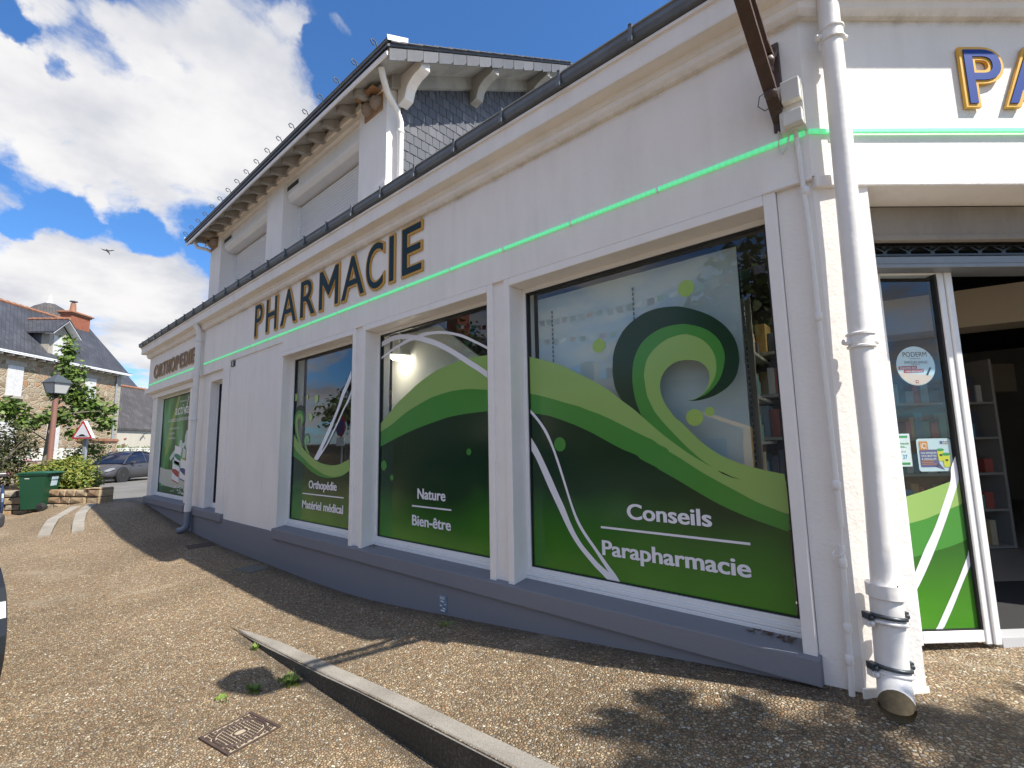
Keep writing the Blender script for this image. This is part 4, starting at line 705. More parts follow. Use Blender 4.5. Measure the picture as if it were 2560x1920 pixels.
# upper gutter with hooks
mb = MB(); pr = [(-.012, .012), (-.026, .014), (-.030, .018), (-.031, .040), (-.036, .042), (-.033, .050), (-.026, .047), (-.022, .034), (.13, .112), (.13, .10)]
zg = zt(EY)+.015
for (a, b), (c, d) in zip(pr, pr[1:]+pr[:1]): mb.face([(EX0-.02, EY+a-.01, zg+b), (EX1+.03, EY+a-.01, zg+b), (EX1+.03, EY+c-.01, zg+d), (EX0-.02, EY+c-.01, zg+d)])
UG = mb.build('gutter', ZINC, PH)
mb = MB()
for xx in (EX0-.022, EX1+.032): mb = MB(); mb.prism([(xx, EY-.04, zg+.02), (xx, EY-.048, zg+.07), (xx, EY+.19, zg+.185), (xx, EY+.19, zg+.125)], (.006, 0, 0)); mb.build('gutter_end', ZINC_L, PH)
hk = MB(); hk.tube([(0, .0, .01), (0, -.02, .055), (0, -.055, .06), (0, -.07, .035), (0, -.055, .01), (0, -.03, .012)], .0065, 6); me = hk.mesh('gutter_hook', DARKSTEEL)
for i in range(18): o = link('gutter_hook', me, UG); o.location = (EX1-.15-.355*i, EY-.035, zg+.05)
# slate hung gable
GX = UX1+.022
CLAD = MB(); CLAD.prism([(GX-.004, .19, 3.99), (GX-.004, .19, zt(.19)-.2), (GX-.004, 3.0, zt(3.0)-.2), (GX-.004, 5.6, zt(.4)-.2), (GX-.004, 5.6, 3.99)], (-.01, 0, 0))
clad = CLAD.build('slate_cladding', SLATES[0], PH)
SW, SRH = .103, .113
row = 0; z = 4.05; cnt = 0; rest = MB()
smesh = {}
while True:
    y0 = .19+(SW/2 if row % 2 else 0); ymax_row = 0
    zt_row = z+SRH
    yy = y0-(SW/2 if row % 2 else 0)
    first = True
    while yy < 2.55:
        w_ = SW/2 if (first and row % 2) else SW
        first = False
        top_lim = zt(yy+w_)-.205
        if z+.02 < zt(yy)-.215 and (yy > .17+(z-4.1)/1.157+.42 or cnt >= 290):
            rest.box(GX+.001, GX+.009, yy+.003, yy+w_-.003, z, min(z+SRH-.004, max(z+.03, zt(yy)-.205)))
        elif z+.02 < zt(yy)-.215:
            key = (round(w_, 3), row % 4, random.randint(0, 3))
            hgt = min(SRH+.035, max(.03, zt(yy)-.205-z))
            full = hgt >= SRH+.03
            def mk(w_, hgt, mi):
                s = MB(); c = .017
                pts = [(0, .003, 0), (0, w_-c-.003, 0), (0, w_-.003, c*.8), (0, w_-.003, hgt), (0, .003, hgt)]
                # lower edge is proud of the row below
                s.v = [Vector((.0105, p[1], p[2])) if p[2] < hgt*.5 else Vector((.003, p[1], p[2])) for p in pts]+[Vector((.004, p[1], p[2])) if p[2] < hgt*.5 else Vector((-.003, p[1], p[2])) for p in pts]
                s.f = [[0, 1, 2, 3, 4], [9, 8, 7, 6, 5]]+[[k, (k+1) % 5, 5+(k+1) % 5, 5+k] for k in range(5)]; s.m = [0]*len(s.f)
                return s.mesh('slate', SLATES[mi])
            if full:
                kk = (round(w_, 3), key[2]); me = smesh.get(kk) or smesh.setdefault(kk, mk(w_, hgt, key[2]))
            else: me = mk(w_, hgt, key[2])
            o = link('slate', me, clad); o.location = (GX+random.uniform(0, .0012), yy, z); o.rotation_euler = (random.uniform(-.006, .006), random.uniform(-.006, .004), 0); cnt += 1
        yy += w_
    row += 1; z += SRH
    if z > 6.9: break
rs_ = rest.build('slates', SLATES[1], clad); rs_['kind'] = 'stuff'
# rake: slate verge strip, boarding, corbels
vs = MB(); vs.v = [Vector(p) for p in [(.0, .003, -.125), (0, .16, -.03), (0, .197, .02), (0, .197, .112), (0, .003, 0), (-.008, .003, -.125), (-.008, .16, -.03), (-.008, .197, .02), (-.008, .197, .112), (-.008, .003, 0)]]
vs.f = [[0, 1, 2, 3, 4], [9, 8, 7, 6, 5]]+[[k, (k+1) % 5, 5+(k+1) % 5, 5+k] for k in range(5)]; vs.m = [0]*7
vsm = [vs.mesh('verge_slate', s) for s in SLATES]
for i in range(17):
    y = EY-.005+.2*i; o = link('verge_slate', vsm[(i*7) % 4], rf); o.location = (EX1+.012+.003*(i % 2), y, zt(y)-.012)
ts_ = MB(); ts_.box(-.06, .045, 0, .19, 0, .006); tsm = [ts_.mesh('roof_slate', s) for s in SLATES]
for i in range(30):
    y = EY+.10*i; o = link('roof_slate', tsm[i % 4], rf); o.location = (EX1+.0, y, zt(y)+.034+.004*(i % 2)); o.rotation_euler = (math.atan(.57)-.04, 0, 0)
mb = MB(); mb.prism([(-3.99, .03, zt(.03)-.20), (-3.99, .03, zt(.03)-.052), (-3.99, 3, zt(3)-.052), (-3.99, 3, zt(3)-.20)], (.06, 0, 0)); mb.build('verge_beam', SOFFIT, PH)
for i, y in enumerate((.14, 1.19, 2.28)):
    z0 = zt(y)-.055
    mb = MB(); pts = [(-3.98, z0), (-3.585, z0+.0), (-3.58, z0-.10), (-3.63, z0-.115)]+[(-3.63-.21*math.sin(a), z0-.115-.14*(1-math.cos(a))) for a in (.4, .8, 1.2, 1.5)]+[(-3.86, z0-.30), (-3.98, z0-.33)]
    mb.prism([(p[0], y, p[1]) for p in pts], (0, .115, 0)); mb.build('corbel', SOFFIT if i else WHITE_T, PH, bevel=.006)
# upper downpipes
def pipe(path, r, name, m, parent, collars=(), n=14, rc=1.22):
    mb = MB(); mb.tube(path, r, n, cap=True); o = mb.build(name, m, parent); smooth_obj(o, 50)
    for c, ax in collars:
        cb = MB(); c = Vector(c); d = Vector(ax).normalized()
        cb.tube([c-d*.022, c-d*.014, c, c+d*.014, c+d*.022], [r*1.04, r*rc, r*rc*.95, r*rc, r*1.04], n); q = cb.build('collar', m, o); smooth_obj(q, 60)
    return o
pipe([(-3.77, -.20, 5.30), (-3.78, -.17, 5.22), (-3.86, -.06, 5.15), (-3.90, .08, 5.06), (-3.915, .135, 4.97), (-3.915, .135, 4.05)], .032, 'downpipe', PIPE_W, PH, [((-3.915, .135, 4.86), (0, 0, 1)), ((-3.915, .135, 4.27), (0, 0, 1))])
pipe([(-9.62, -.21, 5.28), (-9.6, -.16, 5.20), (-9.50, -.05, 5.17), (-9.53, .05, 5.15), (-9.55, .12, 5.05), (-9.55, .12, 4.1)], .03, 'downpipe', PIPE_W, PH)
# left street downpipe of the ground floor, ending in a grey shoe
lp = pipe([(-9.50, -.16, 3.80), (-9.50, -.10, 3.70), (-9.505, -.075, 3.60), (-9.53, -.075, .64)], .048, 'downpipe', PIPE_W, PH, [((-9.503, -.075, 3.50), (0, 0, 1)), ((-9.516, -.075, 2.13), (0, 0, 1))])
mb = MB(); mb.tube([(-9.53, -.075, .70), (-9.53, -.075, .60)], .056, 14); smooth_obj(mb.build('socket', PIPE_W, lp), 50)
mb = MB(); mb.tube([(-9.53, -.075, .61), (-9.53, -.075, .40), (-9.54, -.085, .34), (-9.57, -.13, .305), (-9.60, -.19, .295)], .048, 14, cap=False); smooth_obj(mb.build('shoe', PIPE_G, lp), 50)
mb = MB(); mb.tube([(-9.53, -.03, .60), (-9.53, -.02, .27)], .02, 8); mb.build('cable_guard', PIPE_G, lp)
# big downpipe on the corner
PU = lambda z: .062+.048*(z-.6)/3.1
pz = [3.86, 3.6, 3.2, 2.6, 2.0, 1.6, 1.3, 1.10, .99]
bp_ = pipe([RF((PU(z)+.003*math.sin(z*5), .080+.003*math.cos(z*4), z)) for z in pz], .0445, 'downpipe', PIPE_W, PH, n=22)
def bead_collar(z):
    mb = MB(); 
    for dz in (.028, -.028): mb.tube([RF((PU(z)+.0, .080, z+dz-.009)), RF((PU(z), .080, z+dz-.004)), RF((PU(z), .080, z+dz+.004)), RF((PU(z), .080, z+dz+.009))], [.046, .055, .055, .046], 22)
    mb.tube([RF((PU(z), .080, z-.026)), RF((PU(z), .080, z+.026))], .049, 22)
    smooth_obj(mb.build('collar', PIPE_W, bp_), 50)
    mb = MB(xf=RF)
    for sg in (-1, 1): mb.lathe([(.0, -.016), (.013, -.014), (.016, 0), (.013, .014), (0, .016)], (PU(z)+sg*.062, .075, z-.005), 10, 'X')
    mb.build('clip', PIPE_W, bp_)
for z in (3.53, 2.03): bead_collar(z)
mb = MB(); mb.tube([RF((PU(1.0), .080, 1.0)), RF((PU(1.0), .080, .945)), RF((PU(.94), .080, .938))], [.068, .068, .058], 22, cap=False)
mb.tube([RF((PU(1.0), .080, 1.0)), RF((PU(1.0), .080, .992))], [.068, .047], 22, cap=False); smooth_obj(mb.build('socket', PIPE_W, bp_), 40)
mb = MB(); b0 = RF((PU(.66), .080, 0)); sd_ = Vector((.10, -.995, 0)); path = [RF((PU(.95), .080, .95)), RF((PU(.8), .080, .80)), b0+Vector((0, 0, .72)), b0+sd_*.004+Vector((0, 0, .665)), b0+sd_*.022+Vector((0, 0, .618)), b0+sd_*.060+Vector((0, 0, .588)), b0+sd_*.095+Vector((0, 0, .577)), b0+sd_*.125+Vector((0, 0, .574))]
mb.tube(path, [.0575, .0575, .0575, .058, .0585, .059, .0595, .061], 22, cap=False); smooth_obj(mb.build('shoe', PIPE_W, bp_), 50)
d_ = (path[-1]-path[-2]).normalized(); mb = MB(); mb.tube([path[-1], path[-1]+d_*.004, path[-2]+d_*.0, path[-3]], [.061, .052, .050, .048], 22, cap=False)
mb.tube([path[-2]-d_*.02, path[-2]-d_*.024], [.049, .049], 22); smooth_obj(mb.build('shoe_inside', mat('rusty pipe mouth', (.16, .115, .055), rough=.8, noise=(20, .8, (.05, .04, .025))), bp_), 50)
for z in (.868, .672):
    mb = MB()
    for sg, zz in ((1, z+.0), (1, z-.022)):
        u = PU(z); mb2 = MB() 
        ring = [RF((u+.0615*math.cos(a), .080+.0615*math.sin(a), zz-.01*math.cos(a+.6))) for a in [math.pi*k/14-.15 for k in range(17)]]
        mb2.tube(ring, .0085, 8); smooth_obj(mb2.build('clamp', DARKSTEEL if zz == z else PIPE_W, bp_), 60)
        for s2 in (-1, 1):
            mb3 = MB(xf=RF); mb3.box(u+s2*.074-.014, u+s2*.074+.014, .050, .087, zz-.016, zz+.016)
            mb3.lathe([(.0, .087), (.010, .087), (.010, .097), (0, .099)], (u+s2*.074, 0, zz), 8, 'Y'); mb3.build('clamp_ear', DARKSTEEL if zz == z else PIPE_W, bp_, bevel=.003)
# ------------------------------------------------------------------ things fixed to the facade
# cable conduit with clips
t = thing('cable_conduit', 'thin white painted cable conduit running down the wall beside the corner downpipe', 'conduit', (-.38, -.012, .5))
pipe([(-.395, -.014, 3.10), (-.388, -.014, 2.86), (-.380, -.012, 2.5), (-.378, -.012, 1.9), (-.374, -.012, 1.215)], .0115, 'tube', PIPE_W, t, [((-.380, -.012, 2.79), (0, 0, 1)), ((-.379, -.012, 2.165), (0, 0, 1)), ((-.376, -.012, 1.395), (0, 0, 1))], n=10, rc=1.5)
pipe([(-.380, -.012, 1.135), (-.388, -.014, .78), (-.396, -.016, .505)], .0125, 'tube', PIPE_W, t, [((-.382, -.012, 1.06), (0, 0, 1)), ((-.388, -.014, .79), (0, 0, 1)), ((-.393, -.015, .66), (0, 0, 1))], n=10, rc=1.4)
mb = MB(); mb.tube([(-.375, -.012, 1.24), (-.376, -.013, 1.18), (-.380, -.012, 1.11)], .006, 8); mb.build('cable', PIPE_W, t)
mb = MB(); mb.tube([(-.40, -.012, 1.115), (-.415, -.02, 1.10), (-.41, -.028, 1.085), (-.385, -.026, 1.095), (-.365, -.02, 1.11)], .003, 6); mb.build('cable_tie', PIPE_W, t)
# green LED light strip (lit)
LED = bpy.data.materials.new('green led strip'); LED.use_nodes = True; tt = LED.node_tree; bb = tt.nodes['Principled BSDF']; bb.inputs['Base Color'].default_value = (.28, .74, .46, 1); bb.inputs['Roughness'].default_value = .35
cc = N(tt, 'ShaderNodeTexCoord'); wv_ = N(tt, 'ShaderNodeTexWave'); wv_.inputs['Scale'].default_value = 9.5; tt.links.new(cc.outputs['Object'], wv_.inputs['Vector'])
bb.inputs['Emission Color'].default_value = (.06, .85, .28, 1); tt.links.new(M_(tt, 'ADD', M_(tt, 'MULTIPLY', wv_.outputs['Fac'], .05), .20), bb.inputs['Emission Strength'])
t = thing('light_strip', 'glowing green light strip running along the facade under the raised letters', 'light strip', (-5, -.01, 3.08))
for a, b in ((-13.27, -11.72), (-11.70, -10.9), (-10.86, -9.99), (-9.42, -7.2), (-7.195, -4.6), (-4.595, -2.4), (-2.395, -.36)):
    za = 3.072; 
    mb = MB(); mb.box(a, b, -.014, .0, za, za+.024); mb.build('strip_segment', LED, t, bevel=.003)
mb = MB(xf=RF); mb.box(-.002, .12, .004, .014, 3.073, 3.096); mb.box(.1205, 1.8, .010, .021, 3.070, 3.094); mb.box(1.801, 3.5, .010, .021, 3.070, 3.094); mb.build('strip_segment', LED, t, bevel=.003)
clipm = MB(); clipm.box(-.006, .006, -.017, .0, -.004, .029); me = clipm.mesh('clip', PVC)
for x in [-12.9+.62*i for i in range(20)]:
    if -9.98 < x < -9.43: continue
    o = link('clip', me, t); o.location = (x, 0, 3.072)
# raised sign letters
def letters(word, xs, z0, z1, face, edge, parent, fn, depth=.016, off=.0, ins=.022):
    offe = off+ins/(z1-z0)*.682*1.05
    for ch, (xa, xb) in zip(word, xs):
        if ch == 'M':
            s_ = .068/(xb-xa)*(z1-z0)/.494
            base_p = [(0, 0), (s_, 0), (s_, .68), (.5, .30), (1-s_, .68), (1-s_, 0), (1, 0), (1, 1), (1-s_*1.05, 1), (.5, .55), (s_*1.05, 1), (0, 1)]
            W_, H_ = xb-xa-2*ins, z1-z0-2*ins
            base_p = [(xa+ins+x*W_, z0+ins+z*H_) for x, z in base_p]
            def grow(P_, d):
                o_ = []
                for i in range(len(P_)):
                    p0, p1, p2 = Vector(P_[i-1]), Vector(P_[i]), Vector(P_[(i+1) % len(P_)])
                    e1, e2 = (p1-p0).normalized(), (p2-p1).normalized(); n1, n2 = Vector((e1.y, -e1.x)), Vector((e2.y, -e2.x)); bis = (n1+n2).normalized(); o_.append(p1+bis*min(d/max(bis.dot(n1), .35), 2.2*d))
                return o_
            for P_, y0_, d_, mm_, nm_ in ((grow(base_p, ins), .002, depth, edge, 'letter'), (base_p, .0035+depth, .004, face, 'letter_face')):
                q0, q1 = fn((0, y0_, 0)), fn((0, y0_+d_, 0))
                mb = MB(); mb.prism([fn((p[0], y0_, p[1])) for p in P_], q1-q0); mb.build(nm_, mm_, parent)
            continue
        b_ = text_mb(ch, lambda x, z, q: fn((x, .002+(q+.5)*depth, z)), xa, xb, z0, z1, extrude=.5, offset=offe, ref='H')
        # cap height includes the outline: shift so that the outline spans z0..z1
        zz = [v.z for v in b_.v]; lo, hi = min(zz), max(zz); sc = (z1-z0)/(hi-lo) if ch not in 'CO' else (z1-z0+.02)/(hi-lo); base = z0 if ch not in 'CO' else z0-.01
        for v in b_.v: v.z = base+(v.z-lo)*sc
        L = b_.build('letter', edge, parent)
        w = xb-xa
        f_ = text_mb(ch, lambda x, z, q: fn((x, .0035+depth+(q+.5)*.004, z)), xa+ins, xb-ins, z0, z1, extrude=.5, offset=off, ref='H')
        zz = [v.z for v in f_.v]; lo, hi = min(zz), max(zz); sc = (z1-z0-2*ins+(.02 if ch in 'CO' else 0))/(hi-lo)
        for v in f_.v: v.z = base+ins+(v.z-lo)*sc
        f_.build('letter_face', face, L)
YEL = mat('ochre letter edge', (.55, .30, .055), rough=.5); INK = mat('dark teal letter face', (.008, .034, .050), rough=.6, spec=.2); BLUE = mat('bright blue letter face', (.010, .050, .27), rough=.55, spec=.2); YEL_B = mat('yellow letter edge', (.72, .40, .05), rough=.45)
YEL_O = mat('pale wood letter edge', (.46, .31, .19), rough=.5); INK_O = mat('brown letter face', (.10, .055, .035), rough=.35)
t = thing('shop_sign', 'raised dark teal letters with ochre edges reading PHARMACIE on the long facade', 'sign', (-5.2, 0, 3.17))
LF = lambda p: Vector((p[0], -p[1], p[2]))
letters('PHARMACIE', [(-7.195, -6.90), (-6.80, -6.425), (-6.335, -5.845), (-5.765, -5.355), (-5.285, -4.815), (-4.78, -4.285), (-4.285, -3.945), (-3.875, -3.765), (-3.665, -3.335)], 3.168, 3.662, INK, YEL, t, LF)
t = thing('shop_sign', 'small raised brown letters reading ORTHOPEDIE at the far end of the facade', 'sign', (-11.4, 0, 3.17))
letters('ORTHOPEDIE', [(-12.78, -12.40), (-12.35, -12.08), (-12.10, -11.80), (-11.77, -11.53), (-11.49, -11.16), (-11.12, -10.88), (-10.82, -10.62), (-10.56, -10.30), (-10.25, -10.18), (-10.12, -9.90)], 3.175, 3.465, INK_O, YEL_O, t, LF, depth=.02, ins=.015)
t = thing('shop_sign', 'bright blue letters with yellow edges over the shop entrance', 'sign', tuple(RF((1.6, 0, 3.2))))
letters('PA', [(.790+.285*i-(.085 if i == 1 else 0), .790+.285*i+.218+(.02 if i in (1, 2, 4, 5) else 0)) for i in range(2)], 3.202, 3.528, BLUE, YEL_B, t, lambda p: RF((p[0], p[1]+.004, p[2])), depth=.015, ins=.018)
# house number plate
t = thing('number_plate', 'small dark house number plate with a white figure on the blank wall panel', 'number plate', (-8.03, 0, 2.93))
mb = MB(); mb.box(-8.11, -7.965, .0, .015, 2.875, 2.965); mb.build('plate', mat('navy enamel', (.012, .014, .03), rough=.3), t, bevel=.003)
text_mb('2', lambda x, z, q: (x, -.002, z), -8.065, -8.01, 2.892, 2.948, offset=.02).build('figure', WHITE_P, t)
# gas plate on the plinth
t = thing('gas_plate', 'weathered blue gas marker plate at the foot of the grey plinth', 'plate', (-3.0, 0, .34))
BLU_P = mat('faded blue enamel', (.10, .17, .27), rough=.5, noise=(14, .7, (.28, .32, .36)))
mb = MB(); mb.box(-3.125, -3.025, -.006, .0, .305, .43); mb.build('plate', BLU_P, t, bevel=.002)
text_mb('GAZ', lambda x, z, q: (x, -.0075, z), -3.105, -3.05, .40, .42, offset=.02).build('lettering', WHITE_P, t)
mb = MB()
for i, (a, b) in enumerate(((-3.10, -3.06), (-3.055, -3.04), (-3.11, -3.085), (-3.075, -3.045), (-3.10, -3.05))): z = .388-.017*i; mb.face([(a, -.0075, z), (b, -.0075, z), (b, -.0075, z-.009), (a, -.0075, z-.009)])
mb.build('markings', WHITE_P, t)
# junction box and wires
t = thing('junction_box', 'pale grey electrical box beside the lantern bracket on the corner', 'electrical box', (-.40, -.03, 3.2))
BX = mat('grey white box', (.66, .645, .60), rough=.5)
mb = MB(); mb.box(-.452, -.345, -.058, .0, 3.10, 3.345); mb.build('body', BX, t, bevel=.004)
mb = MB(); mb.box(-.43, -.350, -.098, -.0585, 3.225, 3.335); mb.box(-.43, -.350, -.098, -.0585, 3.105, 3.175); mb.build('cover', BX, t, bevel=.004)
mb = MB(); mb.tube([(-.40, -.03, 3.10), (-.395, -.03, 3.085), (-.395, -.018, 3.07)], .008, 8); mb.tube([(-.42, -.03, 3.10), (-.435, -.03, 3.03), (-.46, -.02, 3.01), (-.475, -.012, 3.06), (-.468, -.012, 3.15)], .004, 6); mb.build('wire', BX, t)
# ornate lantern bracket
t = thing('wall_lantern', 'brown cast iron scroll bracket carrying a street lantern over the corner', 'wall lantern', (-.461, 0, 3.2))
BX_ = -.461
plate = MB(); plate.box(BX_-.028, BX_+.028, -.018, .0, 3.14, 3.62); plate.build('wall_plate', CAST, t, bevel=.006)
main = [(-.012, 3.20), (-.08, 3.235), (-.16, 3.28), (-.29, 3.345), (-.45, 3.425), (-.62, 3.515), (-.80, 3.60), (-.95, 3.64)]
def rail(pts, w, h, nm):
    mb = MB()
    for a, b in zip(pts, pts[1:]): 
        mb.prism([(BX_-w, a[0], a[1]-h), (BX_-w, a[0], a[1]+h), (BX_-w, b[0], b[1]+h), (BX_-w, b[0], b[1]-h)], (2*w, 0, 0))
    return mb.build(nm, CAST, t, bevel=.003)
rail([(y, z) for y, z in main], .027, .016, 'lower_rail')
rail([(-.015, 3.58), (-.06, 3.52), (-.12, 3.475), (-.24, 3.49), (-.40, 3.565), (-.60, 3.655), (-.80, 3.72), (-.95, 3.74)], .024, .012, 'upper_rail')
def spiral(cy, cz, r0, turns, ph, sg=1, th=.010):
    pts = []
    for k in range(int(26*turns)):
        a = ph+sg*2*math.pi*k/26; r = r0*(1-.8*k/(26*turns)); pts.append((BX_, cy+r*math.cos(a), cz+r*math.sin(a)))
    mb = MB(); mb.tube(pts, th, 7); return smooth_obj(mb.build('scroll', CAST, t), 60)
spiral(-.115, 3.335, .062, 1.7, .4); spiral(-.20, 3.365, .045, 1.5, 2.4, -1); spiral(-.06, 3.27, .032, 1.4, 1.5)
for i in range(8): spiral(-.29-.085*i, 3.425+.0375*i, .046, 1.4, (.6 if i % 2 else 3.6), (1 if i % 2 else -1), .0075)
spiral(-.10, 3.45, .04, 1.5, 3.2, -1)
for cy, cz in ((-.145, 3.44), (-.155, 3.265), (-.05, 3.225)): mb = MB(); mb.lathe([(0, -.03), (.022, -.022), (.030, 0), (.022, .022), (0, .03)], (BX_, cy, cz), 12, 'X'); smooth_obj(mb.build('boss', CAST, t), 60)
mb = MB(); mb.tube([(BX_-.02, -.13, 3.30), (BX_-.06, -.10, 3.31), (BX_-.075, -.08, 3.275), (BX_-.05, -.06, 3.25), (BX_-.03, -.05, 3.262)], .0025, 5); mb.build('loose_wire', CAST, t)
# lantern body standing on the end of the arm, above the picture
LX, LY, LZ = BX_, -.88, 3.68
mb = MB(); mb.tube([(LX, LY, 3.62), (LX, LY, LZ+.02)], .03, 10); mb.build('lantern_stem', CAST, t)
def frustum(z0, w0, z1, w1): 
    mb = MB(); A = [(LX+sx*w0, LY+sy*w0, z0) for sx, sy in ((-1, -1), (1, -1), (1, 1), (-1, 1))]; B = [(LX+sx*w1, LY+sy*w1, z1) for sx, sy in ((-1, -1), (1, -1), (1, 1), (-1, 1))]
    for k in range(4): mb.face([A[k], A[(k+1) % 4], B[(k+1) % 4], B[k]])
    mb.face(A); mb.face(B); return mb
LG = mat('milky lantern glass', (.55, .55, .55), rough=.3)
mb = MB(); mb.lathe([(.10, 0), (.165, .28)], (LX, LY, LZ), 6); mb.build('lantern_glass', LG, t); mb = MB(); mb.lathe([(.18, .282), (.175, .30), (.08, .41), (.02, .44)], (LX, LY, LZ), 6); mb.build('lantern_roof', CAST, t, bevel=.005)
# ------------------------------------------------------------------ nest boxes under the eaves
TERRA = mat('clay nest cup', (.30, .235, .19), rough=.85, noise=(40, .5, (.16, .12, .09)), bump=(120, .6, .004)); WOODN = mat('nest board', (.36, .20, .10), rough=.7, noise=(6, .5, (.22, .12, .06)))
def nest(loc, label):
    t = thing('nest_box', label, 'nest box', (0, 0, 0), 0, 'swallow nests under the eave')
    mb = MB(); mb.box(-.17, .17, -.012, .0, -.10, .10); mb.box(-.17, .17, -.13, -.0125, .10, .112); mb.build('board', WOODN, t, bevel=.003)
    for sx in (-.082, .082):
        mb = MB(); n = 14; rings = []
        for i in range(9):
            a = math.pi*.62*i/8
            rings.append([mb.P((sx+.078*math.sin(a)*math.cos(math.pi+math.pi*k/n), -.013+.078*math.sin(a)*math.sin(math.pi+math.pi*k/n)*1.05, .03-.085*math.cos(math.pi-a) if False else -.072+.085*(1-math.cos(a)))) for k in range(n+1)])
        for i in range(8):
            for k in range(n): mb.f.append([rings[i][k], rings[i][k+1], rings[i+1][k+1], rings[i+1][k]]); mb.m.append(0)
        smooth_obj(mb.build('nest_cup', TERRA, t), 80)
        mb = MB(); mb.lathe([(.0, -.094), (.022, -.092), (.024, -.078), (0, -.07)], (sx, 0, .052), 12, 'Y'); mb.build('nest_hole', BLACK, t)
    t.location = loc
nest((-4.24, .018, 5.235), 'pair of clay swallow nests on a board under the near end of the eave')
nest((-9.30, .018, 5.235), 'pair of clay swallow nests on a board under the far end of the eave')

# ------------------------------------------------------------------ entrance on the corner facade
mb = MB(xf=RF); mb.box(.262, 2.75, -.30, -.20, 2.645, 2.798); mb.build('concrete_lintel', CONCRETE, PH)
mb = MB(xf=RF); mb.box(.262, 2.75, -.23, -.19, 2.615, 2.643); mb.build('lintel_edge', CONCRETE, PH, bevel=.004)
mb = MB(xf=RF); mb.box(.262, 2.75, -.60, -.30, 2.60, 2.64); mb.build('shutter_slot', BLACK, PH)
lat = MB(xf=RF)
for i in range(18):
    u = .40+.13*i
    lat.box(u, u+.022, -.285, -.27, 2.602, 2.614); lat.box(u, u+.022, -.285, -.27, 2.570, 2.584)
    for sg in (1, -1): lat.prism([(u+.011-sg*.05, -.28, 2.606), (u+.011-sg*.05, -.28, 2.614), (u+.011+sg*.0, -.28, 2.588), (u+.011, -.28, 2.578)], (0, .008, 0))
lat.box(.262, 2.75, -.286, -.268, 2.612, 2.6145); lat.box(.262, 2.75, -.286, -.268, 2.560, 2.570)
sh_ = lat.build('rolling_grille', DARKSTEEL, PH)
mb = MB(xf=RF); mb.box(.262, 2.75, -.36, -.27, 2.515, 2.558); mb.box(.262, 2.75, -.35, -.262, 2.492, 2.5145); mb.box(.262, 2.75, -.44, -.3605, 2.50, 2.60); mb.build('grille_box', STEEL_G, PH, bevel=.004)
mb = MB(xf=RF); mb.box(.25, .262, -.5, -.24, .50, 2.80); mb.box(.27, .575, -.60, -.56, .5, 2.6); mb.build('door_reveal', WHITE_T, PH)
# fixed glass panel left of the door
win = bpy.data.objects.new('window', None); COL.objects.link(win); win.parent = PH; win['label'] = 'glass side panel of the entrance with green film'
fr = MB(xf=RF); fr.box(.27, .575, -.43, -.36, .565, 2.50); fr.box(.893, .925, -.42, -.355, .565, 2.50); fr.box(.928, .962, -.42, -.345, .565, 2.50); fr.box(.575, .893, -.43, -.36, .575, .632); fr.box(.575, .893, -.43, -.36, 2.49, 2.50)
fr.build('frame', PVC, win, bevel=.004)
g = MB(xf=RF); g.box(.882, .893, -.41, -.364, .632, 2.49); g.box(.575, .882, -.41, -.364, .632, .637); g.build('gasket', GASKET, win)
mb = MB(xf=RF); mb.face([(.575, -.380, .637), (.882, -.380, .637), (.882, -.380, 2.49), (.575, -.380, 2.49)]); mb.build('pane', GLASS, win)
d = DEC['rw']; u0, u1 = .576, .8815
RX = lambda off: (lambda p: RF((p[0], off, p[1])))
CU = lambda key: resamp(clipx(cr(d[key]), u0, u1), 50)
lu, ll, ml = CU('light_up'), CU('light_lo'), CU('mid_lo')
mb = MB(); mb.ribbon(ml, [(p[0], .638) for p in ml], RX(-.3785)); mb.build('film', F_FIELD, win)
mb = MB(); mb.ribbon(ll, ml, RX(-.3780)); mb.build('film', F_MID, win); mb = MB(); mb.ribbon(lu, ll, RX(-.3775)); mb.build('film', F_LIGHT, win)
for i, key in enumerate(('wthick', 'wthin')):
    A, B = (resamp(clipx([(p[0], max(p[1], .638)) for p in cr(q)], u0, u1), 50) for q in d[key]); mb = MB(); mb.ribbon(A, B, RX(-.3770+.0003*i)); mb.build('film_line', F_WHITE, win)
# stickers and notice behind the entrance glass
def RP(u, off, z): return RF((u, off, z))
t = thing('round_sticker', 'round pale sticker lettered about nail care on the entrance glass', 'sticker', tuple(RP(.733, -.384, 1.98)))
STK = mat('sticker blue white', (.62, .70, .76), rough=.35); INKK = mat('sticker ink', (.03, .03, .035), rough=.5); REDS = mat('sticker red', (.45, .03, .03), rough=.4); PEACH = mat('sticker peach', (.75, .55, .45), rough=.4)
cu, cz, rr = .733, 1.984, .107
def rdisc(cu, cz, ru, rz, off, n=40): return [RP(cu+ru*math.cos(2*math.pi*k/n), off, cz+rz*math.sin(2*math.pi*k/n)) for k in range(n)]
mb = MB(); mb.flat(rdisc(cu, cz, rr, rr, -.3845)); mb.build('disc', STK, t)
mb = MB(); mb.flat([p for k, p in enumerate([RP(cu+.104*math.cos(a), -.3839, cz+.104*math.sin(a)) for a in [math.pi+.35+(math.pi-.9)*k/20 for k in range(21)]])]); mb.build('tint', PEACH, t)
def rtext(s, u0, u1, z0, z1, m, parent, off, offset=.0, spacing=1.0): return text_mb(s, lambda x, z, q: RP(x, off, z), u0, u1, z0, z1, offset=offset, spacing=spacing).build('lettering', m, parent)
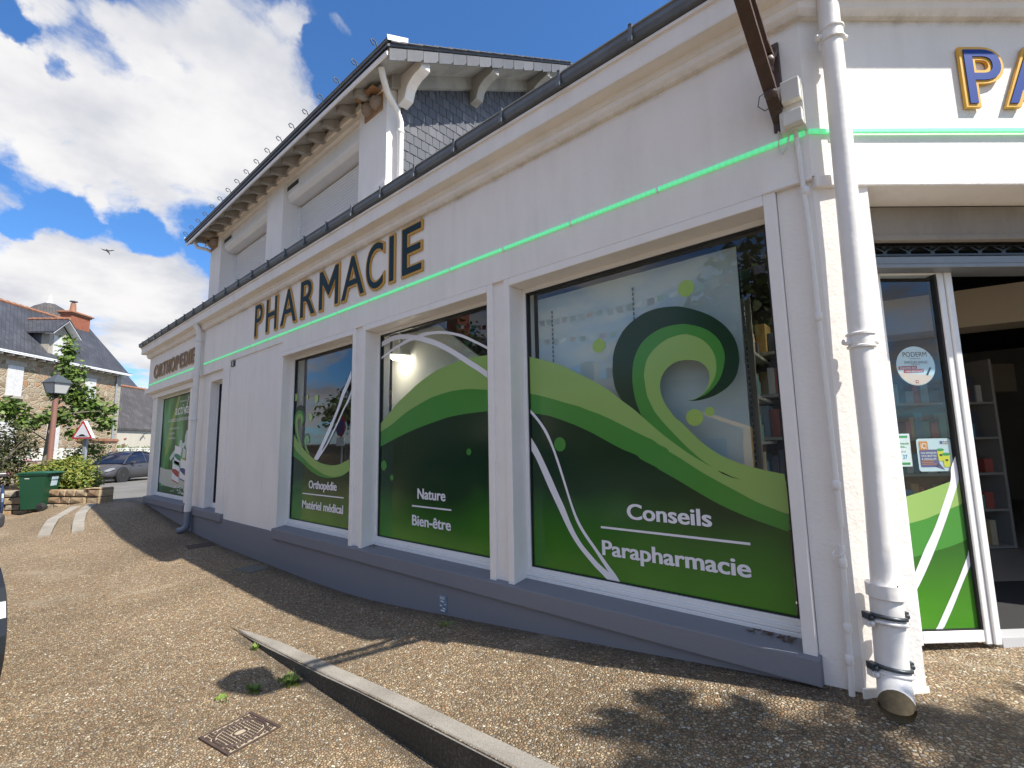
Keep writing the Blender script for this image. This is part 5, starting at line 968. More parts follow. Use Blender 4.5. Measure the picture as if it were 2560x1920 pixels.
rtext('PODERM', cu-.066, cu+.066, cz+.050, cz+.076, INKK, t, -.3833); rtext('PROFESSIONAL', cu-.030, cu+.030, cz+.037, cz+.043, INKK, t, -.3833); rtext('SANTÉ DES ONGLES', cu-.062, cu+.066, cz+.013, cz+.027, INKK, t, -.3833); rtext('PIEDS & MAINS', cu-.022, cu+.022, cz+.005, cz+.010, INKK, t, -.3833)
for (a, b, z0, z1, s) in ((-.097, .005, -.020, -.002, 'Disponible dans'), (-.070, .040, -.038, -.021, 'votre pharmacie!')):
    mb = MB(); mb.face([RP(cu+a, -.3834, cz+z0), RP(cu+b, -.3834, cz+z0+.003), RP(cu+b, -.3834, cz+z1+.003), RP(cu+a, -.3834, cz+z1)]); mb.build('band', REDS, t); rtext(s, cu+a+.008, cu+b-.006, cz+z0+.005, cz+z1-.003, WHITE_P, t, -.3829, .01)
mb = MB(); mb.face([RP(cu+.05, -.3834, cz-.05), RP(cu+.06, -.3834, cz-.055), RP(cu+.083, -.3834, cz-.012), RP(cu+.075, -.3834, cz-.008)]); mb.build('brush', INKK, t)
mb = MB(); mb.face([RP(cu-.012, -.3834, cz-.095), RP(cu+.004, -.3834, cz-.095), RP(cu+.004, -.3834, cz-.079), RP(cu-.012, -.3834, cz-.079)]); mb.build('flag', REDS, t)
mb = MB(); mb.face([RP(cu-.0055, -.383, cz-.092), RP(cu-.0025, -.383, cz-.092), RP(cu-.0025, -.383, cz-.082), RP(cu-.0055, -.383, cz-.082)]); mb.face([RP(cu-.009, -.3828, cz-.0885), RP(cu+.001, -.3828, cz-.0885), RP(cu+.001, -.3828, cz-.0855), RP(cu-.009, -.3828, cz-.0855)]); mb.build('cross', WHITE_P, t)
t = thing('square_sticker', 'square white sticker with orange and purple print and yellow tubs', 'sticker', tuple(RP(.77, -.384, 1.5)))
PUR = mat('sticker purple', (.14, .12, .27), rough=.4); ORA = mat('sticker orange', (.70, .25, .04), rough=.4); YLW = mat('sticker yellow', (.72, .66, .06), rough=.4); GRN = mat('sticker green', (.05, .32, .08), rough=.4)
a0, a1, b0, b1 = .683, .868, 1.420, 1.592
def rrect(a0, a1, b0, b1, r, off): 
    pts = []
    for cx_, cy_, s0 in ((a1-r, b1-r, 0), (a0+r, b1-r, .5), (a0+r, b0+r, 1), (a1-r, b0+r, 1.5)):
        for k in range(6): a = math.pi*(s0+.5*k/5); pts.append(RP(cx_+r*math.cos(a), off, cy_+r*math.sin(a)))
    return pts
mb = MB(); mb.flat(rrect(a0, a1, b0, b1, .015, -.3845)); mb.build('sheet', STK, t)
mb = MB(); mb.flat(rrect(a0+.010, a0+.112, b0+.022, b1-.058, .008, -.3839)); mb.flat([RP(a0+.085, -.3839, b0+.024), RP(a0+.138, -.3839, b0+.006), RP(a0+.110, -.3839, b0+.045)]); mb.build('bubble', PUR, t)
mb = MB(); mb.flat(rrect(a0+.012, a0+.060, b1-.060, b1-.014, .006, -.3834)); mb.build('tab', ORA, t)
rtext('iC!', a0+.021, a0+.052, b1-.052, b1-.024, WHITE_P, t, -.3829, .015)
for i, s in enumerate(('ON REPREND', 'VOS BOÎTES', 'À AIGUILLES')): rtext(s, a0+.017, a0+.017+(.085, .083, .08)[i], b1-.080-.0155*i, b1-.071-.0155*i, WHITE_P, t, -.3829, .012)
for i in range(3): mb = MB(); mb.face([RP(a0+.018, -.3829, b1-.118-.009*i), RP(a0+.018+(.064, .06, .078)[i], -.3829, b1-.118-.009*i), RP(a0+.018+(.064, .06, .078)[i], -.3829, b1-.1145-.009*i), RP(a0+.018, -.3829, b1-.1145-.009*i)]); mb.build('text_line', ORA, t)
for cu_, cz_, s in ((a0+.124, b0+.085, .9), (a0+.152, b0+.058, 1)):
    o_ = -.3832+.0006*(s > .95)
    mb = MB(); mb.flat([RP(cu_-.020*s, o_, cz_+.028*s), RP(cu_-.016*s, o_, cz_-.036*s), RP(cu_+.016*s, o_, cz_-.036*s), RP(cu_+.020*s, o_, cz_+.028*s)]); mb.build('tub', YLW, t)
    mb = MB(); mb.flat(rdisc(cu_, cz_+.030*s, .023*s, .008*s, o_+.0003, 20)); mb.build('tub_lid', GRN, t)
    mb = MB(); mb.flat([RP(cu_-.008, o_+.0003, cz_+.004), RP(cu_+.008, o_+.0003, cz_+.004), RP(cu_+.006, o_+.0003, cz_-.006), RP(cu_-.006, o_+.0003, cz_-.006)]); mb.build('tub_mark', INKK, t)
mb = MB(); mb.face([RP(a1-.058, -.3835, b1-.030), RP(a1-.043, -.3835, b1-.030), RP(a1-.043, -.3835, b1-.014), RP(a1-.058, -.3835, b1-.014)]); mb.build('mark', PUR, t)
for i in range(6): mb = MB(); u = a1-.036+.009*(i % 3); z = b1-.018-.010*(i//3); mb.flat(rdisc(u, z, .0035, .0035, -.3835, 10)); mb.build('mark', ORA if i % 2 else PUR, t)
t = thing('notice', 'white and green on call pharmacy notice half hidden behind the corner pier', 'notice', tuple(RP(.6, -.40, 1.53)))
mb = MB(); mb.face([RP(.50, -.400, 1.447), RP(.664, -.400, 1.447), RP(.664, -.400, 1.620), RP(.50, -.400, 1.620)]); mb.build('sheet', WHITE_P, t)
for z in (1.598, 1.456): mb = MB(); mb.face([RP(.51, -.3994, z), RP(.652, -.3994, z), RP(.652, -.3994, z+.012), RP(.51, -.3994, z+.012)]); mb.build('band', GRN, t)
rtext('Pharmacie', .575, .655, 1.563, 1.575, GRN, t, -.3994, .015); rtext('proche...', .580, .642, 1.546, 1.558, GRN, t, -.3994, .015); rtext('37', .615, .640, 1.487, 1.508, mat('notice blue', (.05, .30, .55), rough=.5), t, -.3994, .02); rtext('02 LE', .610, .635, 1.522, 1.529, INKK, t, -.3994)
# ================================================================== SHOP INTERIOR
FLOORM = mat('shop floor tiles', (.30, .29, .27), rough=.35, noise=(2, .3, (.22, .21, .2)))
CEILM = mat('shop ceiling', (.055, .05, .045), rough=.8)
CREAM = mat('cream bulkhead', (.50, .44, .34), rough=.7)
OAK = mat('oak shelf front', (.30, .19, .085), rough=.55, noise=(4, .5, (.20, .12, .05)))
SHELF = mat('shop shelf board', (.34, .33, .31), rough=.6)
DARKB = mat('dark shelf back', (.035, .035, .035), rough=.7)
PANEL = mat('display back panel', (.52, .57, .585), rough=.7)  # bright bluish tone also stands in for sky reflected in the glass
fl = MB(); fl.plan([(XL+.3, .31), (-.3, .31), rp(.4, -.5), rp(3.4, -.5), (6.2, 4.6), (6.2, 8.7), (XL+.3, 8.7)], .50, .575); struct(fl.build('shop_floor', FLOORM))
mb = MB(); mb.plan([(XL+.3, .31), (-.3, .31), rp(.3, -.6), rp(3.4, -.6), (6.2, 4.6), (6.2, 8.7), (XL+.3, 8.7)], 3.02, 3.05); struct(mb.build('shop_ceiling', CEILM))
mb = MB(xf=RF); mb.box(.98, 2.6, -1.30, -.46, .5755, .588); tag(mb.build('door_mat', mat('charcoal mat', (.02, .02, .022), rough=.95, noise=(60, .4, (.035, .035, .036)))), 'charcoal door mat just inside the open entrance', 'door mat')
mb = MB(xf=RF); mb.box(.98, 2.7, -.47, -.36, .5, .592); struct(mb.build('threshold', ZINC_L))
# ceiling bulkhead beams seen through the door
mb = MB(xf=RF); mb.prism([(.2, -2.1, 2.36), (.2, -2.1, 2.62), (4.2, -1.3, 2.98), (4.2, -1.3, 2.62)], (-.1, -.5, 0)); struct(mb.build('ceiling_beam', CREAM))
mb = MB(xf=RF); mb.box(.2, 4.4, -3.4, -3.2, 2.10, 2.42); struct(mb.build('ceiling_beam', CREAM))
# displays behind the windows
mb = MB(); mb.box(-2.285, -.80, .30, .31, .62, 2.73); tag(mb.build('display_board', PANEL), 'pale hanging display panel behind the window with the big green curl', 'display panel')
mb = MB(); mb.prism([(-4.62, .55, .62), (-2.62, .55, .62), (-2.62, .55, 2.05), (-3.04, .55, 2.33), (-3.25, .55, 2.467), (-3.80, .55, 2.851), (-4.62, .55, 2.851)], (0, .03, 0)); tag(mb.build('display_board', mat('warm grey partition', (.74, .72, .66), rough=.8, noise=(1.5, .5, (.62, .60, .55)))), 'warm grey partition with a sloping edge behind the middle window', 'partition')
mb = MB(); mb.box(-9.16, -8.47, .45, .47, .62, 2.75); tag(mb.build('window_blind', mat('grey blind', (.36, .37, .37), rough=.7)), 'grey blind closing the narrow window by the downpipe', 'blind')
CHAIN = mat('bead chain', (.03, .04, .06), rough=.4)
for x, z0 in ((-2.143, 1.4), (-1.464, 1.9), (-.781, .95)):
    mb = MB(); z = z0
    while z < 2.62: mb.box(x-.004, x+.004, .288, .294, z, z+.022); z += .034
    tag(mb.build('bead_chain', CHAIN), {-2.143: 'dark bead chain near the left edge of the curl window', -1.464: 'dark bead chain above the top of the big green curl', -.781: 'dark bead chain along the right edge of the pale display panel'}[x], 'chain')
# shelving with stock
PROD = [mat('carton %d' % i, c, rough=.5) for i, c in enumerate([(.55, .55, .53), (.10, .28, .40), (.45, .30, .12), (.12, .35, .30), (.45, .12, .10), (.60, .52, .36), (.08, .10, .14), (.30, .42, .50)])]
def shelving(frm, w, n_lev, label, z0=.58, h=.34, hole=DARKB):
    t = thing('shelving_unit', label, 'shelving unit', tuple(frm((0, 0, z0))))
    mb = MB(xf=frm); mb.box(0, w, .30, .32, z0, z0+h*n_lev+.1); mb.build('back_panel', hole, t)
    mb = MB(xf=frm); mb.box(-.03, -.002, 0, .32, z0, z0+h*n_lev+.1); mb.box(w+.002, w+.03, 0, .32, z0, z0+h*n_lev+.1); mb.build('side_panel', SHELF, t)
    for l in range(n_lev):
        mb = MB(xf=frm); z = z0+l*h; mb.box(0, w, 0, .30, z, z+.022); s = mb.build('shelf', SHELF, t)
        x = .02
        while x < w-.1:
            ww = random.uniform(.04, .09); hh = random.uniform(.14, h-.06)
            if random.random() < .95:
                mb = MB(xf=frm); mb.box(x, x+ww*.9, random.uniform(.03, .08), .22, z+.0225, z+hh); mb.build('carton', random.choice(PROD), s)
            x += ww
    return t
def frame_at(o, ang):
    c, s_ = math.cos(ang), math.sin(ang)
    return lambda p: Vector((o[0]+p[0]*c-p[1]*s_, o[1]+p[0]*s_+p[1]*c, p[2]))
a = RF((.55, -3.0, 0)); shelving(frame_at((a.x, a.y), TH), 2.6, 5, 'dim shelving full of cartons facing the entrance', h=.33)
a = RF((1.05, -1.75, 0))
# free standing card display nearer the door
t = thing('display_stand', 'pale card display stand with hanging packets just inside the entrance', 'display stand', tuple(RF((1.25, -1.9, .58))))
CARD = mat('pale card', (.42, .40, .37), rough=.7)
mb = MB(xf=RF); mb.prism([(1.12, -1.75, .58), (1.60, -1.95, .58), (1.50, -1.95, 1.62), (1.08, -1.75, 1.62)], (.05, -.06, 0)); mb.build('card_panel', CARD, t)
for i, (u, z) in enumerate(((1.16, 1.36), (1.34, 1.38), (1.20, 1.08), (1.38, 1.10))):
    mb = MB(xf=RF); v = -1.72-.42*(u-1.12); mb.box(u, u+.085, v, v+.012, z-.22, z); mb.build('packet', PROD[0] if i > 1 else PROD[6], t)
mb = MB(xf=RF); mb.box(1.06, 1.5, -2.2, -1.78, 1.64, 1.66); mb.build('top_tray', SHELF, t)
for i in range(7): mb = MB(xf=RF); mb.lathe([(.02, 0), (.028, .02), (.026, .09), (.012, .11), (.012, .13)], (1.10+.06*i, -1.88-.02*(i % 3), 1.66), 10); mb.build('bottle', PROD[(i*3+1) % 8], t)
a = RF((2.15, -2.3, 0)); shelving(frame_at((a.x, a.y), TH), 1.0, 5, 'oak fronted shelving at the right of the entrance', h=.33, hole=OAK)
mb = MB(xf=RF); mb.box(.6, 3.2, -2.98, -2.94, 2.06-.05, 2.34); tag(mb.build('fascia_board', OAK), 'oak fascia board above the dim shelving inside the shop', 'fascia board')
# white steel post and stiffener behind the side panel
mb = MB(xf=RF); mb.box(.655, .735, -.70, -.62, .58, 2.98); tag(mb.build('interior_post', SHELF), 'pale post behind the entrance side panel', 'post')
a = RF((.30, -1.1, 0)); shelving(frame_at((a.x-.1, a.y+.2), TH+.9), .9, 6, 'dim stocked shelving behind the entrance side panel', h=.33)
a = (-3.6, 1.6); shelving(frame_at(a, 0), 3.2, 6, 'long stocked shelving seen through the curl window', h=.34)
shelving(frame_at((-8.0, 1.9), 0), 3.4, 6, 'long stocked shelving behind the medical equipment window', h=.34)
# lit round ceiling lamps
LMP = mat('lit lamp glass', (.9, .85, .7), emis=((1, .90, .74), 10.0))
for i, (x, y, lab) in enumerate(((-.55, 1.55, 'lit round ceiling lamp visible at the right edge of the curl window'), (-4.35, .46, 'lit round ceiling lamp visible through the middle window'), (1.9, 2.5, 'lit round ceiling lamp above the entrance shelving'), (-8.0, 3.5, 'lit round ceiling lamp behind the medical equipment window'))):
    t = thing('ceiling_lamp', lab, 'ceiling lamp', (x, y, 3.0), 0, 'round lamps on the shop ceiling')
    z = (2.62, 2.55, 2.93, 2.93)[i]
    mb = MB(); mb.lathe([(.001, 0), (.08, .0), (.095, .012), (.095, .03)], (x, y, z), 24); mb.build('diffuser', LMP, t)
    mb = MB(); mb.lathe([(.10, .031), (.11, .05), (.02, .06), (.015, 3.02-z)], (x, y, z), 24); mb.build('housing', WHITE_P, t)
# ------------------------------------------------------------------ poster in the orthopaedic window
x0, x1, z0, z1 = OW
t = thing('window_poster', 'tall green poster of leaves, bottles and cartons lettered activa filling the far window', 'poster', (-11.5, .19, .75))
def poster_mat():
    m = mat('green leaf print', (.05, .2, .05), rough=.4); t_ = m.node_tree; b = t_.nodes['Principled BSDF']; c = N(t_, 'ShaderNodeTexCoord')
    n = N(t_, 'ShaderNodeTexNoise'); n.inputs['Scale'].default_value = 2.2; n.inputs['Detail'].default_value = 1; mp = N(t_, 'ShaderNodeMapping'); mp.inputs['Scale'].default_value = (1.1, 1, .5); mp.inputs['Rotation'].default_value = (0, .5, 0)
    t_.links.new(c.outputs['Object'], mp.inputs[0]); t_.links.new(mp.outputs[0], n.inputs['Vector'])
    r = N(t_, 'ShaderNodeValToRGB'); t_.links.new(n.outputs['Fac'], r.inputs[0]); e = r.color_ramp.elements; e[0].position = .32; e[0].color = (.015, .075, .02, 1); e[1].position = .70; e[1].color = (.16, .36, .20, 1)
    for p, k in ((.45, (.03, .15, .03, 1)), (.55, (.07, .26, .05, 1)), (.62, (.12, .32, .10, 1))): q = e.new(p); q.color = k
    t_.links.new(r.outputs[0], b.inputs['Base Color']); return m
px = lambda u: x0+(x1-x0)*u; pz = lambda v: z0+(z1-z0)*v
YP = .1850
def pp(pts, m, nm, y): mb = MB(); mb.flat([(px(u), y, pz(v)) for u, v in pts]); mb.build(nm, m, t)
mb = MB(); mb.face([(x0, YP, z0), (x1, YP, z0), (x1, YP, z1), (x0, YP, z1)]); mb.build('sheet', poster_mat(), t)
LEAFP = mat('yellow green print', (.30, .38, .06), rough=.4); STONEP = mat('pale stone print', (.55, .55, .48), rough=.4); GLP = mat('pale glass print', (.55, .66, .62), rough=.4)
pp([(.46, .99), (.52, 1), (.42, .80), (.30, .62), (.22, .42), (.14, .36), (.18, .55), (.28, .72)], LEAFP, 'leaf', YP-.0008)
pp([(.55, .40), (.66, .44), (.80, .34), (.84, .22), (.62, .24)], LEAFP, 'leaf', YP-.0008)
pp([(.0, .26), (.2, .24), (.45, .24), (.7, .27), (1, .30), (1, .12), (.55, .05), (.2, .07), (.0, .10)], STONEP, 'stone', YP-.0010)
pp([(.30, .36), (.42, .43), (.62, .49), (.80, .53), (1, .57), (1, .50), (.75, .47), (.50, .40), (.34, .33)], GLP, 'splash', YP-.0012)
for u, v, w_, h_ in ((.58, .42, .10, .12), (.74, .45, .12, .18), (.70, .36, .09, .12)): pp([(u, v), (u+w_, v), (u+w_, v+h_*.7), (u+w_*.7, v+h_), (u+w_*.3, v+h_), (u, v+h_*.7)], GLP, 'bottle', YP-.0014)
def pack(u, v, w_, h_, c):
    pp([(u, v+.03), (u+w_, v), (u+w_, v+h_-.03), (u, v+h_)], WHITE_P, 'carton', YP-.0018); pp([(u, v+h_*.36+.03), (u+w_*.5, v+h_*.34), (u+w_, v+h_*.26), (u+w_, v+h_*.5), (u+w_*.5, v+h_*.60), (u, v+h_*.60)], c, 'carton_band', YP-.0022); pp([(u, v+.03), (u+w_, v), (u+w_, v+.012), (u, v+.042)], c, 'carton_band', YP-.0022)
pack(.46, .27, .19, .22, mat('print teal', (.02, .22, .16), rough=.4)); pack(.42, .105, .21, .24, mat('print red', (.42, .04, .04), rough=.4)); pack(.66, .125, .20, .23, mat('print navy', (.05, .05, .22), rough=.4)); pack(.90, .26, .1, .2, mat('print orange', (.60, .18, .06), rough=.4))
pp([(.0, 0), (1, 0), (1, .10), (.55, .06), (.2, .07), (0, .06)], mat('print dark leaf', (.02, .10, .03), rough=.4), 'leaf', YP-.0016)
for i in range(26): u = random.uniform(.4, .98); v = random.uniform(.0, .09); pp([(u, v), (u+.035, v+.004), (u+.02, v+.018)], WHITE_P, 'glint', YP-.0024)
ptext = lambda s, u0, u1, v0, v1, off=0., sp=1: text_mb(s, lambda x, z, q: (x, YP-.003, z), px(u0), px(u1), pz(v0), pz(v1), offset=off, spacing=sp).build('lettering', WHITE_P, t)
ptext('activa', .40, .80, .800, .905, .0); ptext('Laboratoires', .52, .72, .925, .945); ptext('LA SCIENCE AU SERVICE DU BIEN-ÊTRE', .20, 1.0, .735, .765, .012)
ptext('COMPLÉMENTS', .24, .55, .655, .672); ptext('NATURELS', .24, .43, .605, .622); ptext('BIODISPONIBLES', .24, .45, .555, .572)
pp([(.685, .79), (.70, .79), (.79, .97), (.775, .97)], WHITE_P, 'stroke', YP-.003)

# ================================================================== THINGS ON THE PAVEMENT
# manhole cover
t = thing('manhole_cover', 'small rectangular cast iron cover with an oval in front of the kerb', 'manhole cover', (-2.72, -1.62, .12))
ca = Vector((-2.83, -1.70)); 
def MH(p): 
    c = Vector((-2.912, -1.525)); e1 = Vector((-.044, .258)).normalized(); e2 = Vector((e1.y, -e1.x))
    q = c+e1*p[0]+e2*p[1]; return Vector((q.x, q.y, ground(q.x, q.y, False)+p[2]))
L2, W2 = .131, .137
mb = MB(xf=MH); mb.box(-L2, L2, -W2, W2, -.01, .004); mb.build('bed', mat('grit in the cover', (.40, .34, .25), rough=.9, noise=(90, .5, (.22, .18, .12))), t)
mb = MB(xf=MH)
for a in (-1, 1): mb.box(a*L2-.008, a*L2+.008, -W2-.006, W2+.006, -.01, .011); mb.box(-L2+.0085, L2-.0085, a*W2-.004, a*W2+.004, -.01, .009)
mb.build('rim', RUST, t, bevel=.002)
def oval(ra, rb, r, nm):
    mb = MB(xf=MH); mb.tube([(ra*math.copysign(abs(math.cos(x))**.8, math.cos(x)), rb*math.copysign(abs(math.sin(x))**.8, math.sin(x)), .005) for x in [2*math.pi*k/36 for k in range(37)]], r, 6); return mb.build(nm, RUST, t)
oval(.116, .104, .0075, 'oval_rib'); oval(.032, .026, .005, 'oval_rib')
mb = MB(xf=MH)
for i in range(-8, 9):
    for j in range(-7, 8):
        x, y = i*.0165, j*.0165+(.008 if i % 2 else 0); q = (x/.113)**2+(y/.092)**2; q2_ = (x/.04)**2+(y/.034)**2
        if (q < 1 and q2_ > 1) or ((x/.135)**2+(y/.115)**2 > 1.0 and abs(x) < .132 and abs(y) < .118): mb.box(x-.0048, x+.0048, y-.0048, y+.0048, .0, .009)
o = mb.build('studs', RUST, t); o['kind'] = 'stuff'
mb = MB(xf=MH)
for sx in (-1, 1):
    for sy in (-1, 1): mb.box(sx*.085-.004, sx*.085+.004, min(sy*.093, sy*.128), max(sy*.093, sy*.128), .0, .009)
mb.build('rib', RUST, t)
# inspection covers near the plinth
def slab(c, ang, l, w_, m, nm, label, cat):
    f = frame_at(c, ang); mb = MB(); pts = [f((sx*l/2, sy*w_/2, 0)) for sx, sy in ((-1, -1), (1, -1), (1, 1), (-1, 1))]
    mb.prism([(p.x, p.y, ground(p.x, p.y)-.01) for p in pts], (0, 0, .016)); return tag(mb.build(nm, m, bevel=.002), label, cat)
slab((-8.35, -.20), 1.45, .34, .30, RUST, 'drain_cover', 'rusty brown iron strip lying at the foot of the plinth beside the shoe', 'drain cover')
slab((-6.35, -.22), .2, .34, .24, mat('dark grey cover', (.12, .12, .11), rough=.8), 'access_cover', 'dark grey square cover in the shaded paving below the blank panel', 'access cover')
# broken pale concrete patch at the bottom edge
mb = MB(); pts = []
for k in range(13): a = 2*math.pi*k/13; r = .11*random.uniform(.7, 1.15); x, y = -2.27+r*math.cos(a), -1.68+r*.8*math.sin(a); pts.append((x, y, ground(x, y, False)-.01))
mb.prism(pts, (0, 0, .02)); tag(mb.build('concrete_patch', speck('pale concrete', [(.36, .33, .28), (.50, .47, .42), (.62, .59, .54)], 120), bevel=.004), 'pale broken concrete patch at the lower edge by the manhole cover', 'concrete patch')
# weeds along the kerb
LEAFG = lambda nm, c: mat(nm, c, rough=.55, spec=.3)
WEED = LEAFG('weed green', (.13, .20, .035))
def weed(x, y, n, r, h, label):
    mb = MB(); z = ground(x, y, y > KY)
    for i in range(n):
        a = random.uniform(0, 6.28); rr = r*random.random()**.6; p = Vector((x+rr*math.cos(a), y+rr*math.sin(a)*.6, z)); d = Vector((math.cos(a), math.sin(a), 0)); hh = h*random.uniform(.4, 1); w_ = random.uniform(.004, .009)
        s = Vector((-d.y, d.x, 0))*w_; mb.face([p-s, p+s, p+s*.9+d*hh*.5+Vector((0, 0, hh)), p+d*hh*.9+Vector((0, 0, hh*1.25)), p-s*.9+d*hh*.5+Vector((0, 0, hh))])
    return tag(mb.build('weed', WEED), label, 'weed')
weed(-3.96, -1.06, 26, .04, .030, 'small two leaved weed at the base of the kerb near its tip')
weed(-3.25, -1.12, 90, .09, .028, 'larger green weed tuft at the kerb foot next to the lantern shadow')
weed(-3.33, -1.30, 50, .06, .022, 'low weed tuft between the lantern shadow and the manhole cover')
weed(-3.36, -1.47, 24, .05, .016, 'sparse weed tuft left of the manhole cover')
weed(-2.86, -.16, 40, .10, .016, 'thin mossy weed in the shade below the middle window')
# dead leaves on the sill
DL = mat('dead leaf', (.10, .06, .035), rough=.8)
def litter(cx, cy, cz, n, r, label):
    mb = MB()
    for i in range(n):
        x, y = cx+random.uniform(-r, r), cy+random.uniform(-.04, .04); a = random.uniform(0, 6.3); l = random.uniform(.008, .024); d = Vector((math.cos(a), math.sin(a), random.uniform(-.2, .5)))*l; s = Vector((-math.sin(a), math.cos(a), 0))*l*.35
        p = Vector((x, y, cz+.004)); mb.face([p-d, p+s, p+d, p-s])
    o = mb.build('leaves', DL); o['kind'] = 'stuff'; tag(o, label, 'dead leaves')
litter(-.72, .09, .652, 34, .10, 'dry dead leaves on the sill in the right corner under the curl window')
litter(-4.22, .10, .652, 16, .06, 'dry dead leaves on the sill in the left corner of the middle window')
# wheelie bin
BING = mat('dark green bin plastic', (.010, .060, .030), rough=.42, bump=(40, .08, .003)); BINL = mat('bin lid green', (.012, .085, .055), rough=.4)
t = thing('wheelie_bin', 'dark green two wheeled bin with a white label beside the stone wall', 'wheelie bin', (0, 0, 0))
mb = MB(); A = [(-.20, -.22, .055), (.20, -.22, .055), (.20, .20, .055), (-.20, .20, .055)]; B = [(-.255, -.28, .86), (.255, -.28, .86), (.255, .27, .86), (-.255, .27, .86)]
for k in range(4): mb.face([A[k], A[(k+1) % 4], B[(k+1) % 4], B[k]])
mb.face(A); mb.face(B); mb.build('body', BING, t, bevel=.03)
mb = MB(); mb.box(-.275, .275, -.30, .29, .835, .868); mb.build('rim', BING, t, bevel=.01)
mb = MB(); mb.prism([(-.285, -.33, .87), (-.285, -.33, .895), (-.285, -.1, .925), (-.285, .2, .92), (-.285, .32, .90), (-.285, .32, .87)], (.57, 0, 0)); mb.build('lid', BINL, t, bevel=.012)
mb = MB(); mb.tube([(-.22, .27, .87), (-.22, .36, .885), (.22, .36, .885), (.22, .27, .87)], .014, 8); mb.build('handle', BINL, t)
for sx in (-.25, .25):
    mb = MB(); mb.lathe([(.03, -.03), (.085, -.03), (.10, -.02), (.10, .02), (.085, .03), (.03, .03)], (sx, .23, .10), 20, 'X'); wo_ = smooth_obj(mb.build('wheel', RUBBER, t), 40)
    mb = MB(); mb.lathe([(0, -.034), (.05, -.034), (.055, -.03), (.055, .03), (.05, .034), (0, .034)], (sx, .23, .10), 16, 'X'); mb.build('hub', BLACK, wo_)
mb = MB(); mb.tube([(-.25, .23, .10), (.25, .23, .10)], .012, 8); mb.build('axle', DARKSTEEL, t)
mb = MB(); f2_ = lambda z: .20+.07*(z-.055)/.805+.004; mb.face([(.06, f2_(.58), .58), (-.15, f2_(.58), .58), (-.17, f2_(.80), .80), (.05, f2_(.80), .80)]); mb.build('sticker', mat('bin label', (.62, .68, .72), rough=.4, noise=(9, .7, (.12, .35, .55))), t)
mb = MB(); g2_ = lambda z: .20+.055*(z-.055)/.805+.003; mb.face([(g2_(.76), -.17, .76), (g2_(.76), -.07, .76), (g2_(.772), -.07, .772), (g2_(.772), -.17, .772)]); mb.build('embossed_mark', WHITE_P, t)
t.location = (-15.45, -1.44, ground(-15.45, -1.44)-.005); t.rotation_euler = (0, 0, R(-37)); t.scale = (.94, .94, .95)
# ------------------------------------------------------------------ retaining stone wall with individual stones
t = thing('stone_wall', 'low dry stone retaining wall curving behind the green bin and under the bushes', 'stone wall', (-15.3, -1.2, .3))
WPATH = [Vector(p) for p in ((-14.06, -.58), (-14.7, -.93), (-15.35, -1.28), (-15.85, -1.75), (-16.15, -2.5), (-16.25, -3.4), (-16.3, -4.4), (-16.3, -5.4))]
WP = resamp(cr(WPATH, 8), 120)
cum = [0]
for a, b in zip(WP, WP[1:]): cum.append(cum[-1]+(b-a).length)
def wpt(s):
    s = max(0, min(cum[-1]-1e-4, s)); i = max(k for k in range(len(cum)) if cum[k] <= s); i = min(i, len(WP)-2); d = (WP[i+1]-WP[i]); tt_ = (s-cum[i])/max(d.length, 1e-6); d.normalize()
    return WP[i]+(WP[i+1]-WP[i])*tt_, d, Vector((-d.y, d.x))     # point, direction, normal (towards the viewer)
top_z = lambda s: .84 - .05*min(1, s/1.2) + .04*max(0, min(1, (s-1.8)/1.5))
core = MB()
for k in range(len(WP)-1):
    for dz in (0,):
        (p, d, n), (q, e, n2) = wpt(cum[k]), wpt(cum[k+1]); za, zb_ = top_z(cum[k])-.03, top_z(cum[k+1])-.03
        A = [p+n*-.02, q+n2*-.02, q-n2*.30, p-n*.30]
        core.prism([(v.x, v.y, -.1) for v in A], (0, 0, za+.1))
core.build('core', MORTAR, t)
ns = 0
def stone(s0, s1, za, zb_, proud):
    p, d, n = wpt((s0+s1)/2); L = (s1-s0)/2-.007; H = (zb_-za)/2-.006; mb = MB(); bm_ = []
    for sx in (-1, 1):
        for sz in (-1, 1):
            for dy in (-.06, 1):
                if dy > 0: q = p+d*(sx*L*random.uniform(.86, .97))+n*(.012+proud); z = (za+zb_)/2+sz*H*random.uniform(.82, .96)
                else: q = p+d*(sx*L)+n*dy; z = (za+zb_)/2+sz*H
                bm_.append((q.x, q.y, z))
    idx = [mb.P(v) for v in bm_]
    c = p+n*(.022+proud*1.5); ci = mb.P((c.x, c.y, (za+zb_)/2))
    # vertices: (sx,sz,dy) order
    a00, b00, a01, b01, a10, b10, a11, b11 = idx
    for f in ((a00, a10, b10, b00), (a01, b01, b11, a11), (a00, b00, b01, a01), (a10, a11, b11, b10), (b00, b10, ci), (b10, b11, ci), (b11, b01, ci), (b01, b00, ci)): mb.f.append(list(f)); mb.m.append(0)
    o = mb.build('stone', random.choice(STONES), t, bevel=.012); return o
course = [0]
z = .18
hs = []
while z < .86: h = random.choice((.09, .11, .13, .16)); hs.append((z, min(z+h, .90))); z += h
for za, zb_ in hs:
    s = 0 
    while s < 4.6:
        l = random.uniform(.16, .42)*(.8 if zb_-za < .11 else 1.1)
        sm = s+l/2; tz = top_z(min(sm, 4.6)); p, d, n = wpt(sm); gz = ground(p.x+n.x*.05, p.y+n.y*.05)
        if zb_ > gz-.02 and za < tz-.03: stone(s, s+l, max(za, gz-.05), min(zb_, tz+random.uniform(-.01, .015)), random.uniform(0, .03)); ns += 1
        s += l
